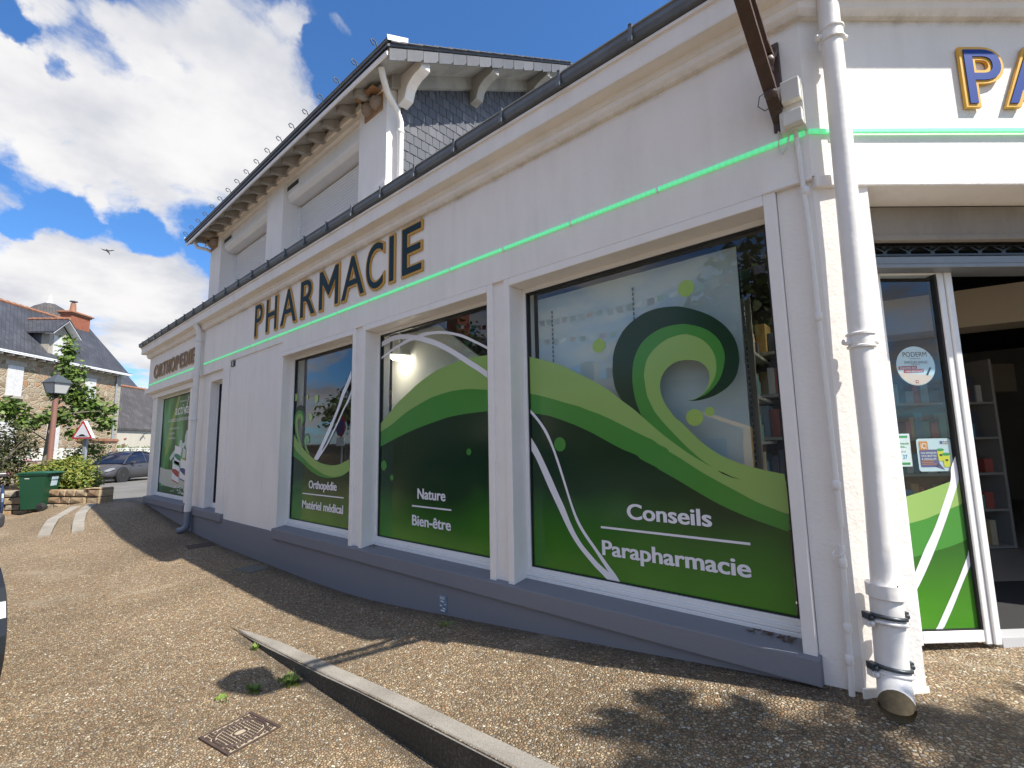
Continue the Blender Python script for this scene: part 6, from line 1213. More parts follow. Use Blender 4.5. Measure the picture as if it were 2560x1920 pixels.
# end face of the wall by the road
for za, zb_ in hs:
    if za > .40 and za < .80:
        p, d, n = wpt(0); mb = MB(); q = p-d*.03
        pts = [(q+n*.03), (q-n*.28)]
        mb.prism([(pts[0].x, pts[0].y, za+.005), (pts[1].x, pts[1].y, za+.005), (pts[1].x, pts[1].y, min(zb_, .84)-.006), (pts[0].x, pts[0].y, min(zb_, .84)-.006)], (d.x*.05, d.y*.05, 0)); mb.build('stone', random.choice(STONES), t, bevel=.012)
mb = MB(); poly = [tuple(wpt(cum[k])[0]-wpt(cum[k])[2]*.25) for k in range(0, len(WP), 4)]
mb.plan(poly+[(-21.0, -6.0), (-21.0, .05), (-16.0, -.60)], .20, .76); struct(mb.build('planter_bed', EARTH))
# ------------------------------------------------------------------ foliage
def leaf_mat(name, cols, trans=.25):
    m = bpy.data.materials.new(name); m.use_nodes = True; t_ = m.node_tree; b = t_.nodes['Principled BSDF']; b.inputs['Roughness'].default_value = .5; b.inputs['Specular IOR Level'].default_value = .35
    g = N(t_, 'ShaderNodeAttribute'); g.attribute_name = 'rnd'
    r = N(t_, 'ShaderNodeValToRGB'); t_.links.new(g.outputs['Fac'], r.inputs[0]); e = r.color_ramp.elements; k = len(cols)
    e[0].position = 0; e[0].color = cols[0]+(1,); e[1].position = 1; e[1].color = cols[-1]+(1,)
    for i, c in enumerate(cols[1:-1]): q = e.new((i+1)/(k-1)); q.color = c+(1,)
    t_.links.new(r.outputs[0], b.inputs['Base Color'])
    tr = N(t_, 'ShaderNodeBsdfTranslucent'); t_.links.new(r.outputs[0], tr.inputs['Color']); mx_ = N(t_, 'ShaderNodeMixShader'); mx_.inputs[0].default_value = trans
    o = [n for n in t_.nodes if n.type == 'OUTPUT_MATERIAL'][0]; t_.links.new(b.outputs[0], mx_.inputs[1]); t_.links.new(tr.outputs[0], mx_.inputs[2]); t_.links.new(mx_.outputs[0], o.inputs[0]); return m
def leaves(blobs, n, size, name, m, parent=None, shape=0, up=.4, seed=1, shell=.55):
    """n leaves spread through the given ellipsoids (cx,cy,cz,rx,ry,rz)"""
    rnd = random.Random(seed); V = []; F = []; A = []
    vol = [b[3]*b[4]*b[5] for b in blobs]; tot = sum(vol)
    for b, v in zip(blobs, vol):
        for i in range(max(1, int(n*v/tot))):
            while True:
                d = Vector((rnd.gauss(0, 1), rnd.gauss(0, 1), rnd.gauss(0, 1)))
                if d.length > .01: break
            d.normalize(); r = shell+(1-shell)*rnd.random() if rnd.random() < .8 else rnd.random()
            r *= 1+.16*rnd.uniform(-1, 1)
            c = Vector((b[0]+d.x*b[3]*r, b[1]+d.y*b[4]*r, b[2]+d.z*b[5]*r))
            nrm_ = (d*.6+Vector((rnd.uniform(-1, 1), rnd.uniform(-1, 1), rnd.uniform(-.3, 1)+up))).normalized()
            a = nrm_.cross(Vector((rnd.uniform(-1, 1), rnd.uniform(-1, 1), rnd.uniform(-1, 1)))).normalized(); bb_ = nrm_.cross(a)
            s = size*rnd.uniform(.55, 1.25)
            if shape == 0: pts = [(-.5, 0), (-.1, -.32), (.35, -.22), (.6, 0), (.35, .22), (-.1, .32)]
            else: pts = [(-.5, 0), (-.25, -.5), (.1, -.28), (.2, -.5), (.38, -.16), (.65, 0), (.38, .16), (.2, .5), (.1, .28), (-.25, .5)]
            k0 = len(V); fold = rnd.uniform(-.15, .25)
            for u, w_ in pts: q = c+a*(u*s)+bb_*(w_*s)+nrm_*(abs(w_)*s*fold); V.append((q.x, q.y, q.z))
            F.append(list(range(k0, k0+len(pts)))); A.append(rnd.random())
    me = bpy.data.meshes.new(name); me.from_pydata(V, [], F); me.materials.append(m)
    at = me.attributes.new('rnd', 'FLOAT', 'FACE'); at.data.foreach_set('value', A); me.update()
    return link(name, me, parent)
BARK = speck('grey bark', [(.10, .085, .065), (.20, .17, .13), (.30, .27, .22)], 20)
LM_TREE = leaf_mat('maple leaf', [(.045, .085, .016), (.10, .17, .03), (.17, .25, .05), (.08, .14, .03)])
LM_BUSH = leaf_mat('privet leaf', [(.06, .10, .015), (.13, .19, .03), (.22, .27, .045), (.30, .27, .05), (.09, .14, .03)])
LM_DARK = leaf_mat('dark shrub leaf', [(.02, .03, .012), (.05, .065, .02), (.10, .085, .035), (.06, .08, .03)])
def limb(mb, a, b, r0, r1, bend=.15, n=5):
    a, b = Vector(a), Vector(b); o = Vector((random.uniform(-1, 1), random.uniform(-1, 1), random.uniform(-.3, .5)))*bend*(b-a).length
    pts = [a.lerp(b, k/n)+o*math.sin(math.pi*k/n)*.6 for k in range(n+1)]; mb.tube(pts, [r0+(r1-r0)*k/n for k in range(n+1)], 7)
def at(d, t): return Vector((d[0]*t, -2.6+d[1]*t, 1.6+d[2]*t))
# young maple behind the lamp
bx_, by_ = -20.3, -1.05
t = thing('maple_tree', 'young green maple tree standing behind the street lamp', 'tree', (bx_, by_, .76))
mb = MB(); limb(mb, (bx_, by_, .7), (bx_+.05, by_+.1, 3.1), .085, .06, .03, 8); limb(mb, (bx_+.05, by_+.1, 3.1), (bx_-.1, by_+.35, 5.2), .055, .015, .08)
limb(mb, (bx_+.03, by_+.08, 2.5), (bx_-.6, by_-.95, 3.1), .035, .012); limb(mb, (bx_+.05, by_+.1, 2.7), (bx_+.5, by_+1.15, 2.9), .035, .012); limb(mb, (bx_+.02, by_+.08, 3.0), (bx_+.1, by_+.8, 3.9), .03, .01); limb(mb, (bx_, by_, 2.0), (bx_-.1, by_-.6, 2.5), .02, .008)
smooth_obj(mb.build('trunk', BARK, t), 60)
leaves([(bx_, by_+.30, 4.75, .30, .32, .55), (bx_, by_+.42, 4.05, .4, .45, .50), (bx_-.1, by_+.55, 3.45, .5, .62, .42), (bx_, by_+.95, 3.0, .5, .58, .45), (bx_+.1, by_+1.35, 2.55, .35, .38, .32), (bx_-.2, by_-.95, 2.95, .55, .62, .36), (bx_-.1, by_-.45, 2.55, .5, .5, .28), (bx_-.1, by_+.25, 2.75, .5, .5, .35), (bx_, by_+.02, 3.45, .16, .16, .2), (bx_+.1, by_+.6, 2.2, .3, .35, .22), (bx_, by_+1.5, 3.05, .22, .25, .2)], 3300, .115, 'crown', LM_TREE, t, 1, seed=3, shell=.2)
# clipped yellow green bush on the wall
t = thing('privet_bush', 'rounded yellow green bush hanging over the stone wall next to the bin', 'bush', (-16.3, -.95, .76))
mb = MB()
for i in range(9): a = random.uniform(0, 6.3); limb(mb, (-16.35, -.95, .74), (-16.35+.6*math.cos(a), -.95+.6*math.sin(a), 1.2), .02, .006)
mb.build('stems', BARK, t)
leaves([(-16.30, -.98, 1.08, .78, .60, .42), (-15.85, -.72, .96, .52, .46, .34), (-16.55, -1.35, 1.0, .5, .42, .36), (-16.2, -.8, 1.28, .5, .42, .26), (-15.45, -.62, .90, .3, .3, .2)], 7600, .062, 'crown', LM_BUSH, t, 0, seed=5, shell=.7)
# dark shrubs with pink flowers at the picture edge
t = thing('flowering_shrub', 'dark brownish shrub with pink flower heads at the left edge above the wall', 'shrub', (-17.4, -2.3, .76))
mb = MB()
for i in range(12): a = random.uniform(0, 6.3); limb(mb, (-17.4, -2.3, .7), (-17.4+.8*math.cos(a), -2.2+.6*math.sin(a), 1.9), .02, .005)
mb.build('stems', BARK, t)
leaves([(-17.5, -2.35, 1.45, .7, .75, .55), (-17.9, -1.95, 2.0, .45, .6, .45), (-17.2, -2.1, 1.15, .6, .6, .35), (-17.9, -2.5, 2.2, .4, .5, .35), (-17.3, -1.55, 1.1, .5, .4, .3), (-17.6, -1.75, 1.75, .5, .5, .5)], 4600, .075, 'crown', LM_DARK, t, 0, seed=8, shell=.4)
PINK = leaf_mat('pink petals', [(.30, .10, .12), (.48, .22, .25), (.55, .34, .33)])
leaves([(-16.85, -1.9+.22*i*random.choice((-1, 1)), 1.15+.12*(i % 4), .06, .06, .045) for i in range(7)]+[(-17.0, -1.45, 1.25, .06, .06, .05), (-16.95, -1.6, 1.45, .05, .06, .04)], 260, .045, 'flowers', PINK, t, 0, seed=2, shell=.5)
t = thing('green_shrub', 'small mid green shrub behind the lamp post in front of the house wall', 'shrub', (-21.2, .1, .76))
mb = MB(); limb(mb, (-21.2, .1, .7), (-21.2, .2, 1.6), .02, .008); mb.build('stems', BARK, t)
leaves([(-21.2, .15, 1.7, .4, .5, .45), (-21.3, -.2, 1.5, .35, .4, .35)], 700, .09, 'crown', LM_TREE, t, 0, seed=18, shell=.3)
# ------------------------------------------------------------------ street lamp
t = thing('street_lamp', 'street lamp with a square glass lantern on a reddish brown post', 'street lamp', (-18.9, -1.04, .76))
lx, ly = -18.9, -1.04
POST = mat('reddish brown post', (.25, .125, .095), rough=.5, noise=(5, .3, (.18, .09, .07))); LTOP = mat('lantern slate grey', (.085, .10, .11), rough=.4, metal=.3); LGL = mat('lantern grey glass', (.46, .47, .47), rough=.25)
mb = MB(); mb.tube([(lx, ly, .7), (lx, ly, 1.0), (lx, ly, 3.18)], [.085, .07, .06], 12); smooth_obj(mb.build('post', POST, t), 60)
mb = MB(); mb.tube([(lx, ly, 3.15), (lx, ly, 3.24), (lx, ly, 3.30)], [.03, .05, .14], 10); 
for k in range(4): a = R(45+90*k+20); mb.tube([(lx+.04*math.cos(a), ly+.04*math.sin(a), 3.16), (lx+.11*math.cos(a), ly+.11*math.sin(a), 3.22), (lx+.15*math.cos(a), ly+.15*math.sin(a), 3.31)], .01, 6)
mb.build('lantern_cradle', BLACK, t)
def fr4(z0, w0, z1, w1, rot=R(28)):
    mb = MB(); A = [(lx+w0*1.414*math.cos(rot+math.pi/4+k*math.pi/2), ly+w0*1.414*math.sin(rot+math.pi/4+k*math.pi/2), z0) for k in range(4)]; B = [(lx+w1*1.414*math.cos(rot+math.pi/4+k*math.pi/2), ly+w1*1.414*math.sin(rot+math.pi/4+k*math.pi/2), z1) for k in range(4)]
    for k in range(4): mb.face([A[k], A[(k+1) % 4], B[(k+1) % 4], B[k]])
    mb.face(A); mb.face(B); return mb, A, B
mb, A, B = fr4(3.31, .15, 3.60, .215); mb.build('lantern_glass', LGL, t)
mb = MB()
for k in range(4): mb.tube([A[k], B[k]], .011, 6); mb.tube([A[k], A[(k+1) % 4]], .011, 6)
mb.build('lantern_frame', LTOP, t)
fr4(3.601, .245, 3.625, .245)[0].build('lantern_rim', LTOP, t); fr4(3.626, .235, 3.76, .13)[0].build('lantern_roof', LTOP, t, bevel=.008); fr4(3.761, .12, 3.83, .07)[0].build('lantern_cap', LTOP, t, bevel=.01)
mb = MB(); mb.lathe([(.0, 0), (.05, .0), (.03, .03), (.045, .06), (.01, .09), (0, .11)], (lx, ly, 3.83), 10); mb.build('finial', LTOP, t)
# ------------------------------------------------------------------ speed hump sign
t = thing('road_sign', 'triangular red bordered speed hump warning sign on a grey post', 'road sign', (-18.75, -.4, .4))
SB = Vector((-18.96, -.625, 2.01)); SE = Vector((-18.49, -.21, 2.01)); se = (SE-SB).normalized(); sn = Vector((se.y, -se.x, 0)); mid_ = (SB+SE)/2
def SG(p): return mid_+se*p[0]+sn*p[1]+Vector((0, 0, p[2]))
def tri(s, r, z0=0):
    c = Vector((0, s*.2887+z0)); out = []
    V3 = [(-s/2, z0), (s/2, z0), (0, s*.866+z0)]
    for i, (vx, vz) in enumerate(V3):
        ins = Vector((vx, vz))+(c-Vector((vx, vz))).normalized()*2*r; a0 = (R(150), R(270), R(30))[i]
        for k in range(6): a = a0+R(120)*k/5; out.append((ins.x+r*math.cos(a), ins.y+r*math.sin(a)))
    return out
S3 = .645
SGR = mat('sign grey white', (.60, .62, .66), rough=.4); SRD = mat('sign red', (.42, .03, .045), rough=.4)
mb = MB(xf=SG); mb.prism([(x, -.10, z) for x, z in tri(S3, .035)], (0, .10, 0)); mb.build('sign_box', WHITE_P, t)
mb = MB(xf=SG); mb.flat([(x, .003, z) for x, z in tri(S3*.985, .033, .004)]); mb.build('border', SRD, t)
mb = MB(xf=SG); mb.flat([(x, .006, z) for x, z in tri(S3*.74, .018, .048)]); mb.build('face', SGR, t)
mb = MB(xf=SG); mb.flat([(-.17, .009, .072), (.17, .009, .072), (.17, .009, .079), (.11, .009, .085), (.07, .009, .115), (.03, .009, .135), (-.03, .009, .135), (-.07, .009, .115), (-.11, .009, .085), (-.17, .009, .079)]); mb.build('hump_symbol', BLACK, t)
GPOST = mat('grey post', (.25, .28, .31), rough=.45)
mb = MB(xf=SG); mb.box(-.05, .05, -.17, -.101, -1.65, .5); mb.build('post', GPOST, t, bevel=.01)
# ================================================================== CARS
def car_paint(nm, c, rough=.35): 
    m = mat(nm, c, rough=rough, metal=.35); b = m.node_tree.nodes['Principled BSDF']; b.inputs['Coat Weight'].default_value = .4; b.inputs['Coat Roughness'].default_value = .15; return m
CGLASS = mat('tinted car glass', (.008, .012, .028), rough=.05, spec=.7)
CTRIM = mat('car black trim', (.02, .02, .022), rough=.5); CHROME = mat('wheel dark metal', (.07, .072, .075), rough=.35, metal=.5); HLAMP = mat('headlamp', (.22, .23, .25), rough=.2)
TAILL = mat('tail lamp', (.25, .01, .015), rough=.2)
def car(label, paint, group='cars parked by the street'):
    t = thing('parked_car', label, 'car', (0, 0, 0), 0, group)
    # lower body: stations along x (front = +x); half width, sill z, belt z, centre top z
    ST = [(-2.36, .55, .42, .78, .84), (-2.30, .78, .30, .92, 1.00), (-2.1, .90, .25, 1.00, 1.09), (-1.7, .955, .22, 1.03, 1.10), (-1.2, .965, .20, 1.02, 1.06), (-.4, .965, .19, .985, 1.0), (.4, .965, .19, .955, .97), (1.0, .965, .20, .93, .97), (1.4, .955, .21, .88, .955), (1.8, .93, .22, .80, .87), (2.1, .86, .24, .70, .76), (2.28, .72, .30, .60, .64), (2.37, .45, .40, .52, .54)]
    wheels = ((1.44, .385), (-1.45, .385))
    rows = []; mb = MB()
    for x, w, zs, zb_, zc in ST:
        sec = [(0, zs), (w*.80, zs), (w*.97, zs+.08), (w, zs+(zb_-zs)*.45), (w*.985, zs+(zb_-zs)*.78), (w*.93, zb_-.02), (w*.86, zb_+.01), (w*.5, zc), (0, zc+.012)]
        ring = [(x, y, z) for y, z in sec]+[(x, -y, z) for y, z in reversed(sec[1:-1])]; rows.append([mb.P(p) for p in ring])
    n = len(rows[0])
    for a, b in zip(rows, rows[1:]):
        for k in range(n): mb.f.append([a[k], b[k], b[(k+1) % n], a[(k+1) % n]]); mb.m.append(0)
    mb.f.append(rows[0]); mb.m.append(0); mb.f.append(list(reversed(rows[-1]))); mb.m.append(0)
    body = mb.build('body', paint, t); sub = body.modifiers.new('s', 'SUBSURF'); sub.levels = 1; sub.render_levels = 1; smooth_obj(body, 60)
    # cabin
    CB = [(-2.12, 1.055, 1.09), (-1.75, 1.05, 1.27), (-1.2, 1.03, 1.45), (-.6, .99, 1.575), (-.1, .97, 1.612), (.3, .955, 1.58), (.75, .95, 1.37), (1.22, .945, .985)]
    def cabin(sc, mats, nm, z_off=0):
        mb = MB(); rows = []
        for x, zb_, zr in CB:
            f = max(0, min(1, (zr-zb_)/.62)); wb, wt = .845*sc, (.80-.20*f)*sc
            sec = [(wb, zb_-.03), (wb*.5+wt*.5+.02*f, (zb_+zr)/2), (wt, zr-.035*f), (wt*.8, zr-.005+z_off), (0, zr+.012+z_off)]
            rows.append([mb.P((x, y, z)) for y, z in sec]+[mb.P((x, -y, z)) for y, z in reversed(sec[:-1])])
        m_ = len(rows[0])
        for i, (a, b) in enumerate(zip(rows, rows[1:])):
            for k in range(m_-1): mb.f.append([a[k], b[k], b[k+1], a[k+1]]); mb.m.append(0)
        o = mb.build(nm, mats, t); smooth_obj(o, 50); return o
    cabin(1, CGLASS, 'window_glass')
    for sy in (-1, 1):
        def rail(pts, r, nm, m): mb = MB(); mb.tube([(x, sy*y, z) for x, y, z in pts], r, 6); smooth_obj(mb.build(nm, m, t), 60)
        rail([(1.28, .83, .95), (.80, .69, 1.34), (.32, .605, 1.56), (-.1, .60, 1.592), (-.6, .605, 1.555), (-1.2, .655, 1.43), (-1.75, .74, 1.25), (-2.1, .82, 1.07)], .032, 'roof_rail', paint)
        rail([(-.38, .855, .97), (-.36, .60, 1.57)], .026, 'pillar', CTRIM); rail([(-1.52, .85, 1.03), (-1.68, .74, 1.26)], .03, 'pillar', paint)
        rail([(1.2, .87, .945), (.4, .885, .965), (-.4, .885, .99), (-1.2, .885, 1.03), (-1.75, .87, 1.06)], .012, 'belt_trim', CTRIM)
        rail([(-.42, .968, .30), (-.42, .965, .9)], .004, 'door_gap', BLACK); rail([(.92, .968, .30), (.92, .962, .86)], .004, 'door_gap', BLACK)
        mb = MB(); mb.box(.72, .90, min(sy*.90, sy*1.06), max(sy*.90, sy*1.06), .97, 1.08); mb.build('mirror', paint, t, bevel=.03)
        for x in (.22, -.78): mb = MB(); mb.box(x-.10, x+.10, min(sy*.962, sy*.972), max(sy*.962, sy*.972), .83, .855); mb.build('door_handle', CTRIM, t, bevel=.004)
        for wx, wr in wheels:
            mb = MB(); mb.lathe([(.0, -.02), (wr+.055, -.02), (wr+.055, .012), (.0, .012)], (wx, sy*.955, .37), 28, 'Y'); mb.build('wheel_arch', CTRIM, t)
            mb = MB(); mb.lathe([(.20, -.11), (wr*.93, -.11), (wr, -.07), (wr, .07), (wr*.93, .11), (.26, .11)], (wx, sy*.875, wr), 28, 'Y'); wh = smooth_obj(mb.build('wheel', RUBBER, t), 40)
            mb = MB(); mb.lathe([(.0, .05), (.275, .05), (.28, .108), (.265, .108)], (wx, sy*.875, wr), 24, 'Y') if sy > 0 else mb.lathe([(.0, -.05), (.275, -.05), (.28, -.108), (.265, -.108)], (wx, sy*.875, wr), 24, 'Y'); mb.build('rim', BLACK, wh)
            mb = MB()
            for k in range(12):
                a = 2*math.pi*k/12; c_, s_ = math.cos(a), math.sin(a); y0 = sy*(.875+.085); 
                q = lambda r, o_: (wx+c_*r-s_*o_, y0, wr+s_*r+c_*o_); mb.prism([q(.05, -.014), q(.265, -.022), q(.265, .022), q(.05, .014)], (0, sy*.02, 0))
            mb.lathe([(0, .0), (.07, .0), (.06, .02), (0, .025)], (wx, sy*.965, wr), 12, 'Y'); mb.build('spokes', CHROME, wh)
        mb = MB(); mb.prism([(1.98, sy*.905, .70), (2.20, sy*.80, .615), (2.27, sy*.74, .60), (2.25, sy*.74, .655), (2.05, sy*.86, .755), (1.94, sy*.91, .77)], (.01, -sy*.10, .01)); mb.build('headlight', HLAMP, t)
        mb = MB(); mb.prism([(-2.30, sy*.80, .93), (-2.335, sy*.60, .93), (-2.335, sy*.60, 1.0), (-2.20, sy*.875, 1.0)], (.01, -sy*.08, 0)); mb.build('tail_light', TAILL, t)
    mb = MB(); mb.box(-2.2, 2.2, -.80, .80, .18, .26); mb.build('underbody', CTRIM, t)
    mb = MB(); mb.box(2.30, 2.385, -.45, .45, .32, .44); mb.build('grille', CTRIM, t, bevel=.02)
    mb = MB(); mb.box(2.372, 2.392, -.26, .26, .47, .56); mb.build('number_plate', WHITE_P, t)
    mb = MB(); mb.box(-2.375, -2.345, -.26, .26, .66, .77); mb.build('number_plate', WHITE_P, t)
    return t
c0 = car('matt grey crossover car parked in front of the white fence across the road', car_paint('matt grey car paint', (.075, .072, .078), .42))
def place_car(o, rear, front, z=0):
    d = (Vector(front)-Vector(rear)); c = (Vector(front)+Vector(rear))/2; ang = math.atan2(d.y, d.x)
    o.location = (c.x, c.y, z); o.rotation_euler = (0, 0, ang)
def recolour(o, m, old):
    for ch in o.children_recursive:
        if ch.type == 'MESH' and ch.data.materials and ch.data.materials[0] == old: ch.data = ch.data.copy(); ch.data.materials[0] = m
GREYP = c0.children[0].data.materials[0]
c1 = dup(c0, (0, 0, 0), 0, 'white car just showing behind the grey car at the building edge'); recolour(c1, car_paint('white car paint', (.70, .70, .72)), GREYP)
HL2 = None
c2 = dup(c0, (0, 0, 0), 0, 'dark car whose front corner enters the picture at the lower left edge'); recolour(c2, car_paint('anthracite car paint', (.02, .023, .027), .25), GREYP)
c3 = dup(c0, (0, 0, 0), 0, 'blue car barely showing at the left edge beside the green bin'); recolour(c3, car_paint('blue car paint', (.02, .045, .13), .3), GREYP)
place_car(c0, (-34.50, 4.22), (-32.42, 2.13), .045)
place_car(c1, (-38.3, 8.2), (-36.25, 6.15), .03)
c2.location = (-5.93, -3.525, ground(-5.5, -3.3)); c2.rotation_euler = (0, R(.4), R(6))
c3.location = (-17.35, -3.02, .10); c3.rotation_euler = (0, 0, R(2))

# ================================================================== HOUSE ACROSS THE ROAD
HA = Vector((-37, -1.92, 0)); HD = Vector((-.7066, .7076, 0)); HN = Vector((.7076, .7066, 0))
def HP(p): return HA+HD*p[0]+HN*p[1]+Vector((0, 0, p[2]))       # x along facade (to the right), y outwards, z up
def rubble(name):
    m = bpy.data.materials.new(name); m.use_nodes = True; t = m.node_tree; b = t.nodes['Principled BSDF']; b.inputs['Roughness'].default_value = .9; b.inputs['Specular IOR Level'].default_value = .1
    c = N(t, 'ShaderNodeTexCoord'); mp = N(t, 'ShaderNodeMapping'); mp.inputs['Scale'].default_value = (2.6, 2.6, 4.2); t.links.new(c.outputs['Object'], mp.inputs[0])
    v = N(t, 'ShaderNodeTexVoronoi'); v.inputs['Scale'].default_value = 1; t.links.new(mp.outputs[0], v.inputs['Vector']); ve = N(t, 'ShaderNodeTexVoronoi', feature='DISTANCE_TO_EDGE'); ve.inputs['Scale'].default_value = 1; t.links.new(mp.outputs[0], ve.inputs['Vector'])
    s = N(t, 'ShaderNodeSeparateColor'); t.links.new(v.outputs['Color'], s.inputs[0]); r = N(t, 'ShaderNodeValToRGB'); t.links.new(s.outputs[0], r.inputs[0]); e = r.color_ramp.elements
    e[0].position = 0; e[0].color = (.20, .155, .10, 1); e[1].position = 1; e[1].color = (.44, .37, .27, 1)
    for p, k in ((.2, (.34, .265, .18, 1)), (.45, (.30, .26, .20, 1)), (.6, (.36, .20, .11, 1)), (.68, (.38, .30, .21, 1)), (.85, (.26, .20, .14, 1))): q = e.new(p); q.color = k
    mr = N(t, 'ShaderNodeMapRange'); t.links.new(ve.outputs['Distance'], mr.inputs['Value']); mr.inputs['From Min'].default_value = .02; mr.inputs['From Max'].default_value = .10
    mx_ = N(t, 'ShaderNodeMix', data_type='RGBA'); t.links.new(mr.outputs[0], mx_.inputs['Factor']); mx_.inputs['A'].default_value = (.40, .345, .26, 1); t.links.new(r.outputs[0], mx_.inputs['B']); t.links.new(mx_.outputs['Result'], b.inputs['Base Color'])
    bp = N(t, 'ShaderNodeBump'); bp.inputs['Strength'].default_value = .8; bp.inputs['Distance'].default_value = .04; t.links.new(mr.outputs[0], bp.inputs['Height']); t.links.new(bp.outputs[0], b.inputs['Normal']); return m
RUB = rubble('rubble stone'); DRESS = speck('dressed granite', [(.26, .235, .195), (.36, .33, .28), (.44, .41, .36)], 8)
SHUT = mat('flaking white shutter', (.62, .62, .63), rough=.6, noise=(7, .5, (.38, .37, .36))); TERRAC = mat('terracotta', (.36, .165, .095), rough=.8, noise=(3, .7, (.20, .11, .075))); BRICK = mat('brick', (.30, .10, .06), rough=.85, noise=(4, .5, (.40, .17, .10)))
t = thing('stone_house', 'large rubble stone house with a slate roof, dormer and brick chimney behind the tree', 'house', tuple(HP((1, -2.5, 0))))
HW, HE = -9.0, 8.68
mb = MB(xf=HP)
holes = [(.55, 1.45, 4.78, 6.44), (5.62, 6.52, 4.78, 6.44), (.45, 1.35, 1.4, 3.35), (3.25, 4.1, .6, 3.35), (-3.6, -2.7, 4.78, 6.44), (-3.6, -2.7, 1.4, 3.35)]
mb.box(HW, HE, -.5, 0, -.2, 7.45)
mb.box(HW, HE, -5.6, -.5, -.2, .2); mb.prism([(HE, -.5, -.2), (HE, -5.6, -.2), (HE, -5.6, 7.45), (HE, -2.8, 10.4), (HE, -.5, 7.9)], (-.45, 0, 0)); mb.prism([(HW+.4, -.5, -.2), (HW+.4, -5.6, -.2), (HW+.4, -5.6, 7.45), (HW+.4, -2.8, 10.4), (HW+.4, -.5, 7.9)], (-.4, 0, 0)); mb.box(HW, HE, -5.6, -5.2, .2, 7.45)
mb.build('wall', RUB, t)
for a, b, z0_, z1_ in holes:
    wn_ = bpy.data.objects.new('window', None); COL.objects.link(wn_); wn_.parent = t; wn_.matrix_parent_inverse = wmat(t).inverted()
    mb = MB(xf=HP); mb.box(a-.15, b+.15, -.05, .03, z1_, z1_+.26); mb.build('stone_lintel', DRESS, wn_); mb = MB(xf=HP); mb.box(a-.1, b+.1, -.05, .08, z0_-.14, z0_); mb.build('stone_sill', DRESS, wn_)
    mb = MB(xf=HP); m2 = (a+b)/2
    for u0_, u1_ in ((a, m2-.006), (m2+.006, b)): mb.box(u0_, u1_, .002, .035, z0_, z1_-.01)
    mb.build('shutter', SHUT, wn_)
mb = MB(xf=HP)
for i in range(22):
    z = .2+.33*i; l = .5 if i % 2 else .3; mb.box(HE-l, HE+.02, -.3, .02, z+.01, z+.32)
mb.build('quoin', DRESS, t)
RZ = lambda h: 7.45+1.1*h
mb = MB(xf=HP); mb.prism([(HW-.3, .42, RZ(-.42)+.06), (HW-.3, -2.8, RZ(2.8)+.12), (HW-.3, -6.1, 7.1), (HW-.3, -6.1, 7.0), (HW-.3, -2.8, RZ(2.8)+.02), (HW-.3, .42, RZ(-.42)-.02)], (HE-HW+.6, 0, 0)); hr = mb.build('roof', ROOF_H, t)
mb = MB(xf=HP)
for i in range(44): u = HW-.28+.41*i; mb.tube([(u, -2.8, RZ(2.8)+.13), (u+.40, -2.8, RZ(2.8)+.11)], [.13, .105], 8)
mb.build('ridge_tiles', TERRAC, hr)
mb = MB(xf=HP); mb.box(HW-.3, HE+.3, .36, .52, 6.98, 7.05); mb.box(HW-.3, HE+.3, .43, .54, 7.0505, 7.11); mb.build('gutter', WHITE_P, t)
mb = MB(xf=HP); mb.box(HW-.3, HE+.3, .35, .54, 7.111, 7.16); mb.build('gutter_shadow_board', ZINC, t)
for i in range(29): u = HW+.1+.62*i; MB(xf=HP).box(u, u+.09, .002, .355, 6.90, 6.978).build('rafter', WHITE_P, t)
pipe([HP((8.22, .08, 7.0)), HP((8.22, .08, .2))], .05, 'downpipe', GPOST, t, n=8)
# dormer
DZ = 8.78
dm = bpy.data.objects.new('dormer', None); COL.objects.link(dm); dm.parent = t; dm.matrix_parent_inverse = wmat(t).inverted()
mb = MB(xf=HP); mb.prism([(2.82, .01, 7.0), (4.22, .01, 7.0), (4.22, .01, DZ-.05), (3.52, .01, 9.45), (2.82, .01, DZ-.05)], (0, -.45, 0)); mb.build('front', DRESS, dm)
mb = MB(xf=HP); mb.box(2.84, 4.20, -1.3, -.44, 7.3, DZ-.05); mb.build('cheek', SLATES[0], dm)
for sg in (-1, 1):
    mb = MB(xf=HP); e_ = 3.52+sg*1.0; mb.prism([(3.52, .48, 9.62), (e_, .48, DZ-.12), (e_, .48, DZ-.02), (3.52, .48, 9.74)], (0, -2.6, 0)); mb.build('dormer_roof', ROOF_H, dm)
    mb = MB(xf=HP); mb.prism([(3.52, .47, 9.58), (e_-sg*.02, .47, DZ-.16), (e_-sg*.02, .47, DZ-.125), (3.52, .47, 9.615)], (0, -.48, 0)); mb.build('dormer_soffit', WHITE_P, dm)
mb = MB(xf=HP)
for i in range(7): mb.tube([(3.52, .48-.34*i, 9.76), (3.52, .48-.34*i-.33, 9.74)], [.10, .08], 8)
mb.build('ridge_tiles', TERRAC, dm)
mb = MB(xf=HP); mb.box(3.1, 3.94, .012, .03, 7.45, 8.65); mb.build('dormer_window', SHUT, dm)
